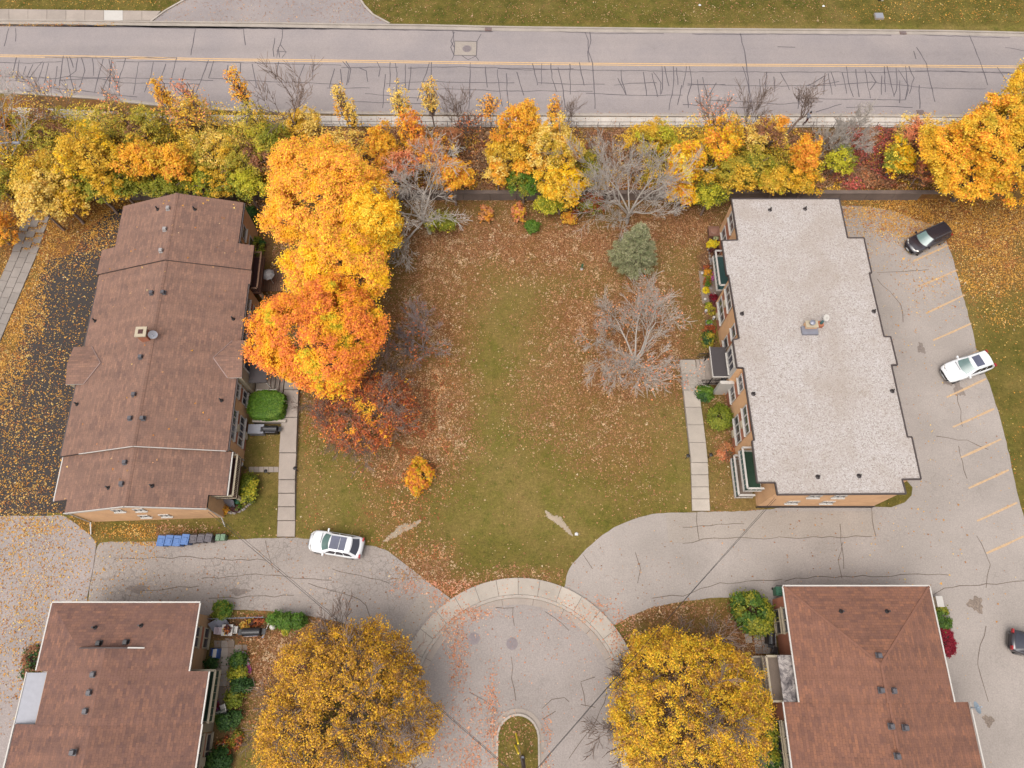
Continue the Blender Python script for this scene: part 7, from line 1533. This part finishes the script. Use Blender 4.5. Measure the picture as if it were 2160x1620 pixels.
for i, (px, py, R, n, pals, lb) in enumerate((
    (1501, 515, (.42, .42, .36), 1500, ['mum'], 'large ball of yellow chrysanthemums by the flat roofed building'), (1511, 512, (.24, .24, .25), 500, ['mum'], 'smaller yellow chrysanthemum beside the large yellow ball'), (1489, 612, (.27, .27, .26), 650, ['mum'], 'yellow chrysanthemum low in the flower bed'),
    (1507, 528, (.5, .45, .3), 700, ['darkleaf'], 'dark purple leaved plant below the yellow flowers'), (1490, 563, (.28, .2, .2), 260, ['flower', 'rust'], 'pink red flowers at the top of the flower bed'), (1494, 578, (.4, .5, .3), 700, ['green', 'amber'], 'green and orange plant in the flower bed'), (1492, 596, (.35, .45, .28), 550, ['hedge', 'rust'], 'green plant right above the low yellow chrysanthemum'),
    (1504, 582, (.16, .4, .25), 260, ['flower'], 'pink and purple flowers beside the balcony wall'), (1508, 636, (.5, .8, .3), 900, ['darkleaf', 'crimson'], 'dark red leaved plants under the lower windows'), (1494, 645, (.34, .34, .22), 420, ['lime', 'hedge'], 'spiky pale green plant in the flower bed'), (1502, 655, (.4, .4, .25), 420, ['olive'], 'olive plant beside the spiky pale green plant'),
    (1497, 697, (.6, .6, .25), 700, ['rust', 'brown'], 'rusty brown plants at the lower end of the flower bed'), (1533, 823, (.5, .3, .22), 450, ['amber', 'olive'], 'orange and green plants beside the entrance wing wall'), (469, 1075, (.45, .4, .3), 600, ['cedar', 'amber'], 'green and yellow flowers at the corner of the left building'), (497, 1071, (.45, .3, .25), 550, ['hedge', 'darkleaf'], 'green plants inside the curved stone edging'),
    (515, 1322, (.35, .35, .3), 420, ['amber', 'palegold'], 'pale gold plant between the white table and the long black barbecue'), (540, 1312, (.7, .28, .25), 700, ['gold', 'darkleaf', 'rust'], 'gold and red flowers behind the long black barbecue'), (602, 1330, (.25, .35, .25), 350, ['lime'], 'small lime plant in front of the small cedars'),
    (520, 1412, (.22, .35, .2), 300, ['flower'], 'pink flowers beside the ring of stones'), (455, 1490, (.25, .4, .3), 350, ['flower', 'crimson'], 'magenta flowers at the lower end of the terrace'), (470, 1580, (.6, .8, .25), 700, ['green', 'rust', 'olive'], 'mixed green and rusty plants at the bottom left bed'), (500, 1560, (.4, .7, .3), 500, ['rust', 'green'], 'rusty plants along the edge of the bottom left bed'))):
    shrub('flowering_plant' if any(x in pals for x in ('mum', 'flower')) else 'garden_plant', lb, px, py, R, n, .06 if 'mum' not in pals else .05, pals, 500 + i, .14, .15, 'garden plants', 'plant')
for i, (px, py, lb) in enumerate(((1481, 577, 'white garden ornament at the left edge of the flower bed'), (1487, 632, 'small white ornament below the low yellow chrysanthemum'), (1507, 621, 'white ornament close to the wall below the balcony'), (1489, 656, 'white round ornament left of the olive plant'), (1506, 670, 'white ornament near the lower windows'), (1492, 708, 'small white globe at the lower end of the flower bed'), (1503, 547, 'white round ornament beside the upper balcony'), (1542, 843, 'small white globe by the wall above the round bush'))):
    p = P(px, py, .2); t = thing('garden_ornament', lb, 'ornament', (p.x, p.y, 0), 0, 'garden ornaments'); r = .14; MB().lathe([(r * sin(a_ * pi / 6) + .004, -r * cos(a_ * pi / 6)) for a_ in range(7)], (0, 0, .3), 10).build('globe', M_white, t, False, True); MB().lathe([(.12, 0), (.05, .05), (.05, .18)], n=8).build('stand', M_grey, t, False)
p = P(1511, 824, .4); t = thing('lawn_sign', 'small green and white sign beside the dark bush at the steps', 'sign', (p.x, p.y, 0), .3); MB().box((0, 0, .5), (.55, .04, .42), rx=-.5).build('board', M_white, t, False); MB().box((0, -.035, .505), (.47, .02, .34), rx=-.5).build('face', M_dkgreenp, t, False)
for x in (-.2, .2): MB().tube((x, 0, 0), (x, 0, .35), .015, n=5).build('stake', M_galv, t, False)
p = P(1227, 568); t = thing('lawn_ornament', 'small green and white garden post standing alone in the leafy lawn', 'ornament', (p.x, p.y, 0)); MB().lathe([(.16, 0), (.14, .15), (.1, .25)], n=10).build('base', M_white, t, False); MB().lathe([(.08, .25), (.09, .7), (.12, .75), (.05, .95)], n=10).build('post', M_dkgreenp, t, False)
p = P(468, 1575); t = thing('planter_ring', 'pale round ring planter in the bottom left bed', 'planter', (p.x, p.y, 0)); b = MB(); vs = []
for r_, z in ((.3, 0), (.3, .2), (.2, .2), (.2, .05)):
    for i in range(16): vs.append((r_ * cos(i * pi / 8), r_ * sin(i * pi / 8), z))
b.add(vs, [(j * 16 + i, j * 16 + (i + 1) % 16, (j + 1) * 16 + (i + 1) % 16, (j + 1) * 16 + i) for j in range(3) for i in range(16)]); b.build('ring', M_conc, t, False)
p = P(1975, 1270, .3); t = thing('utility_cabinet', 'pale box against the right side of the lower right building', 'utility box', (p.x, p.y, 0)); MB().box((0, 0, .4), (.5, .8, .8), taper=.95).build('cabinet', M_cream, t, False); MB().box((0, 0, .82), (.54, .84, .05)).build('lid', M_white, t, False)
p = P(1634, 1504, .6); t = thing('storage_cabinet', 'white box beside the terrace of the lower right building', 'storage box', (p.x - .6, p.y, 0)); MB().box((0, 0, .4), (.6, .55, .8)).build('box', M_white, t, False); MB().box((0, 0, .82), (.66, .6, .05)).build('lid', M_grey, t, False)
# litter scraps on the lawn and the far verge
M_paper = plain('white_paper', c8(240, 238, 236), .8)
for i, (px, py, z, lb) in enumerate(((1216, 1127, 0, 'white paper scrap near the sandy strip on the lawn'), (1737, 14, RT, 'white paper scrap on the far verge, right one'), (1476, 12, RT, 'white paper scrap on the far verge, left one'))):
    p = P(px, py, z); b = MB(); b.add([(-.14, -.1, .05), (.13, -.12, .09), (.15, .1, .05), (-.02, .14, .12), (-.15, .08, .06)], [(0, 1, 2, 3, 4)]); o = b.build('paper_scrap', M_paper); o.location = p; tag(o, lb, 'litter')

# ---------------------------------------------------------------- the person on the sidewalk
def person(label, px, py, z, rz):
    p = P(px, py, z); t = thing('person', label, 'person', (p.x, p.y, z), rz)
    J = [((0, 0, .95), .145), ((0, 0, 1.15), .135), ((.02, 0, 1.36), .165), ((.03, 0, 1.5), .065), ((.05, 0, 1.58), .085), ((.06, 0, 1.68), .095), ((.05, 0, 1.76), .06),      # 0-6 spine, head
         ((.0, .1, .88), .10), ((.14, .1, .50), .068), ((.02, .1, .12), .05), ((.18, .1, .05), .04), ((0, -.1, .88), .10), ((-.10, -.1, .50), .068), ((-.30, -.1, .16), .05), ((-.16, -.1, .06), .04),   # 7-14 legs
         ((.02, .2, 1.42), .07), ((-.06, .26, 1.15), .052), ((.10, .25, .95), .036), ((.17, .24, .88), .03), ((.02, -.2, 1.42), .07), ((.10, -.26, 1.16), .052), ((.28, -.24, 1.0), .036), ((.36, -.22, .96), .03)]  # arms
    E = [(0, 1), (1, 2), (2, 3), (3, 4), (4, 5), (5, 6), (0, 7), (7, 8), (8, 9), (9, 10), (0, 11), (11, 12), (12, 13), (13, 14), (2, 15), (15, 16), (16, 17), (17, 18), (2, 19), (19, 20), (20, 21), (21, 22)]
    pts = [j[0] for j in J]; rad = [j[1] for j in J]
    for wrist in (18, 22):     # palm continues into five separate fingers of unequal length
        w = Vector(pts[wrist])
        for k_, ln in enumerate((.075, .085, .09, .082, .065)):
            o = Vector((.015 if k_ else .03, (k_ - 2) * .018, 0)); a_ = w + o + Vector((.02, 0, -.03)); q = a_ + Vector((ln * .6, 0, -ln * .6)) if k_ else a_ + Vector((.045, .03, -.01))
            pts += [tuple(a_), tuple(q)]; rad += [.011, .008]; n0 = len(pts); E += [(wrist, n0 - 2), (n0 - 2, n0 - 1)]
    me = bpy.data.meshes.new('body'); me.from_pydata(pts, E, []); o = bpy.data.objects.new('body', me); COL.objects.link(o)
    sk = o.modifiers.new('skin', 'SKIN'); sk.use_smooth_shade = True
    for i, r_ in enumerate(rad): me.skin_vertices[0].data[i].radius = (r_, r_)
    me.skin_vertices[0].data[0].use_root = True
    sb = o.modifiers.new('sub', 'SUBSURF'); sb.levels = 1; sb.render_levels = 1
    dg = bpy.context.evaluated_depsgraph_get(); bm_ = bpy.data.meshes.new_from_object(o.evaluated_get(dg)); bpy.data.objects.remove(o)
    for m in (plain('grey_top', c8(196, 196, 204), .9), plain('dark_red_trousers', c8(96, 44, 34), .9), plain('skin', c8(206, 158, 130), .6), M_black): bm_.materials.append(m)
    for f in bm_.polygons:
        c = f.center; f.use_smooth = True
        f.material_index = 3 if c.z < .12 else 1 if (c.z < .98 and abs(c.y) < .2) else 2 if (c.z > 1.5 or abs(c.y) > .15 and c.z < 1.0) else 0
    ob = bpy.data.objects.new('body', bm_); COL.objects.link(ob); ob.parent = t
    h = MB(); h.lathe([(.1, 1.66), (.105, 1.72), (.09, 1.79), (.04, 1.83)], (.04, 0, 0), 12); h.build('hair', M_black, t, False, True)
    b = MB()
    for y in (-.035, .035): b.box((.145, y, 1.685), (.02, .03, .014))
    b.build('eyes', M_black, t, False); MB().box((.155, 0, 1.66), (.035, .028, .045)).build('nose', MATS['skin'], t, False); MB().box((.142, 0, 1.625), (.02, .05, .012)).build('mouth', M_maroon, t, False)
    for s in (-1, 1): MB().box((.05, s * .098, 1.675), (.04, .02, .06)).build('ear', MATS['skin'], t, False)
person('person in grey top and dark red trousers walking on the near sidewalk', 1697, 262, RT + .11, 0.2)
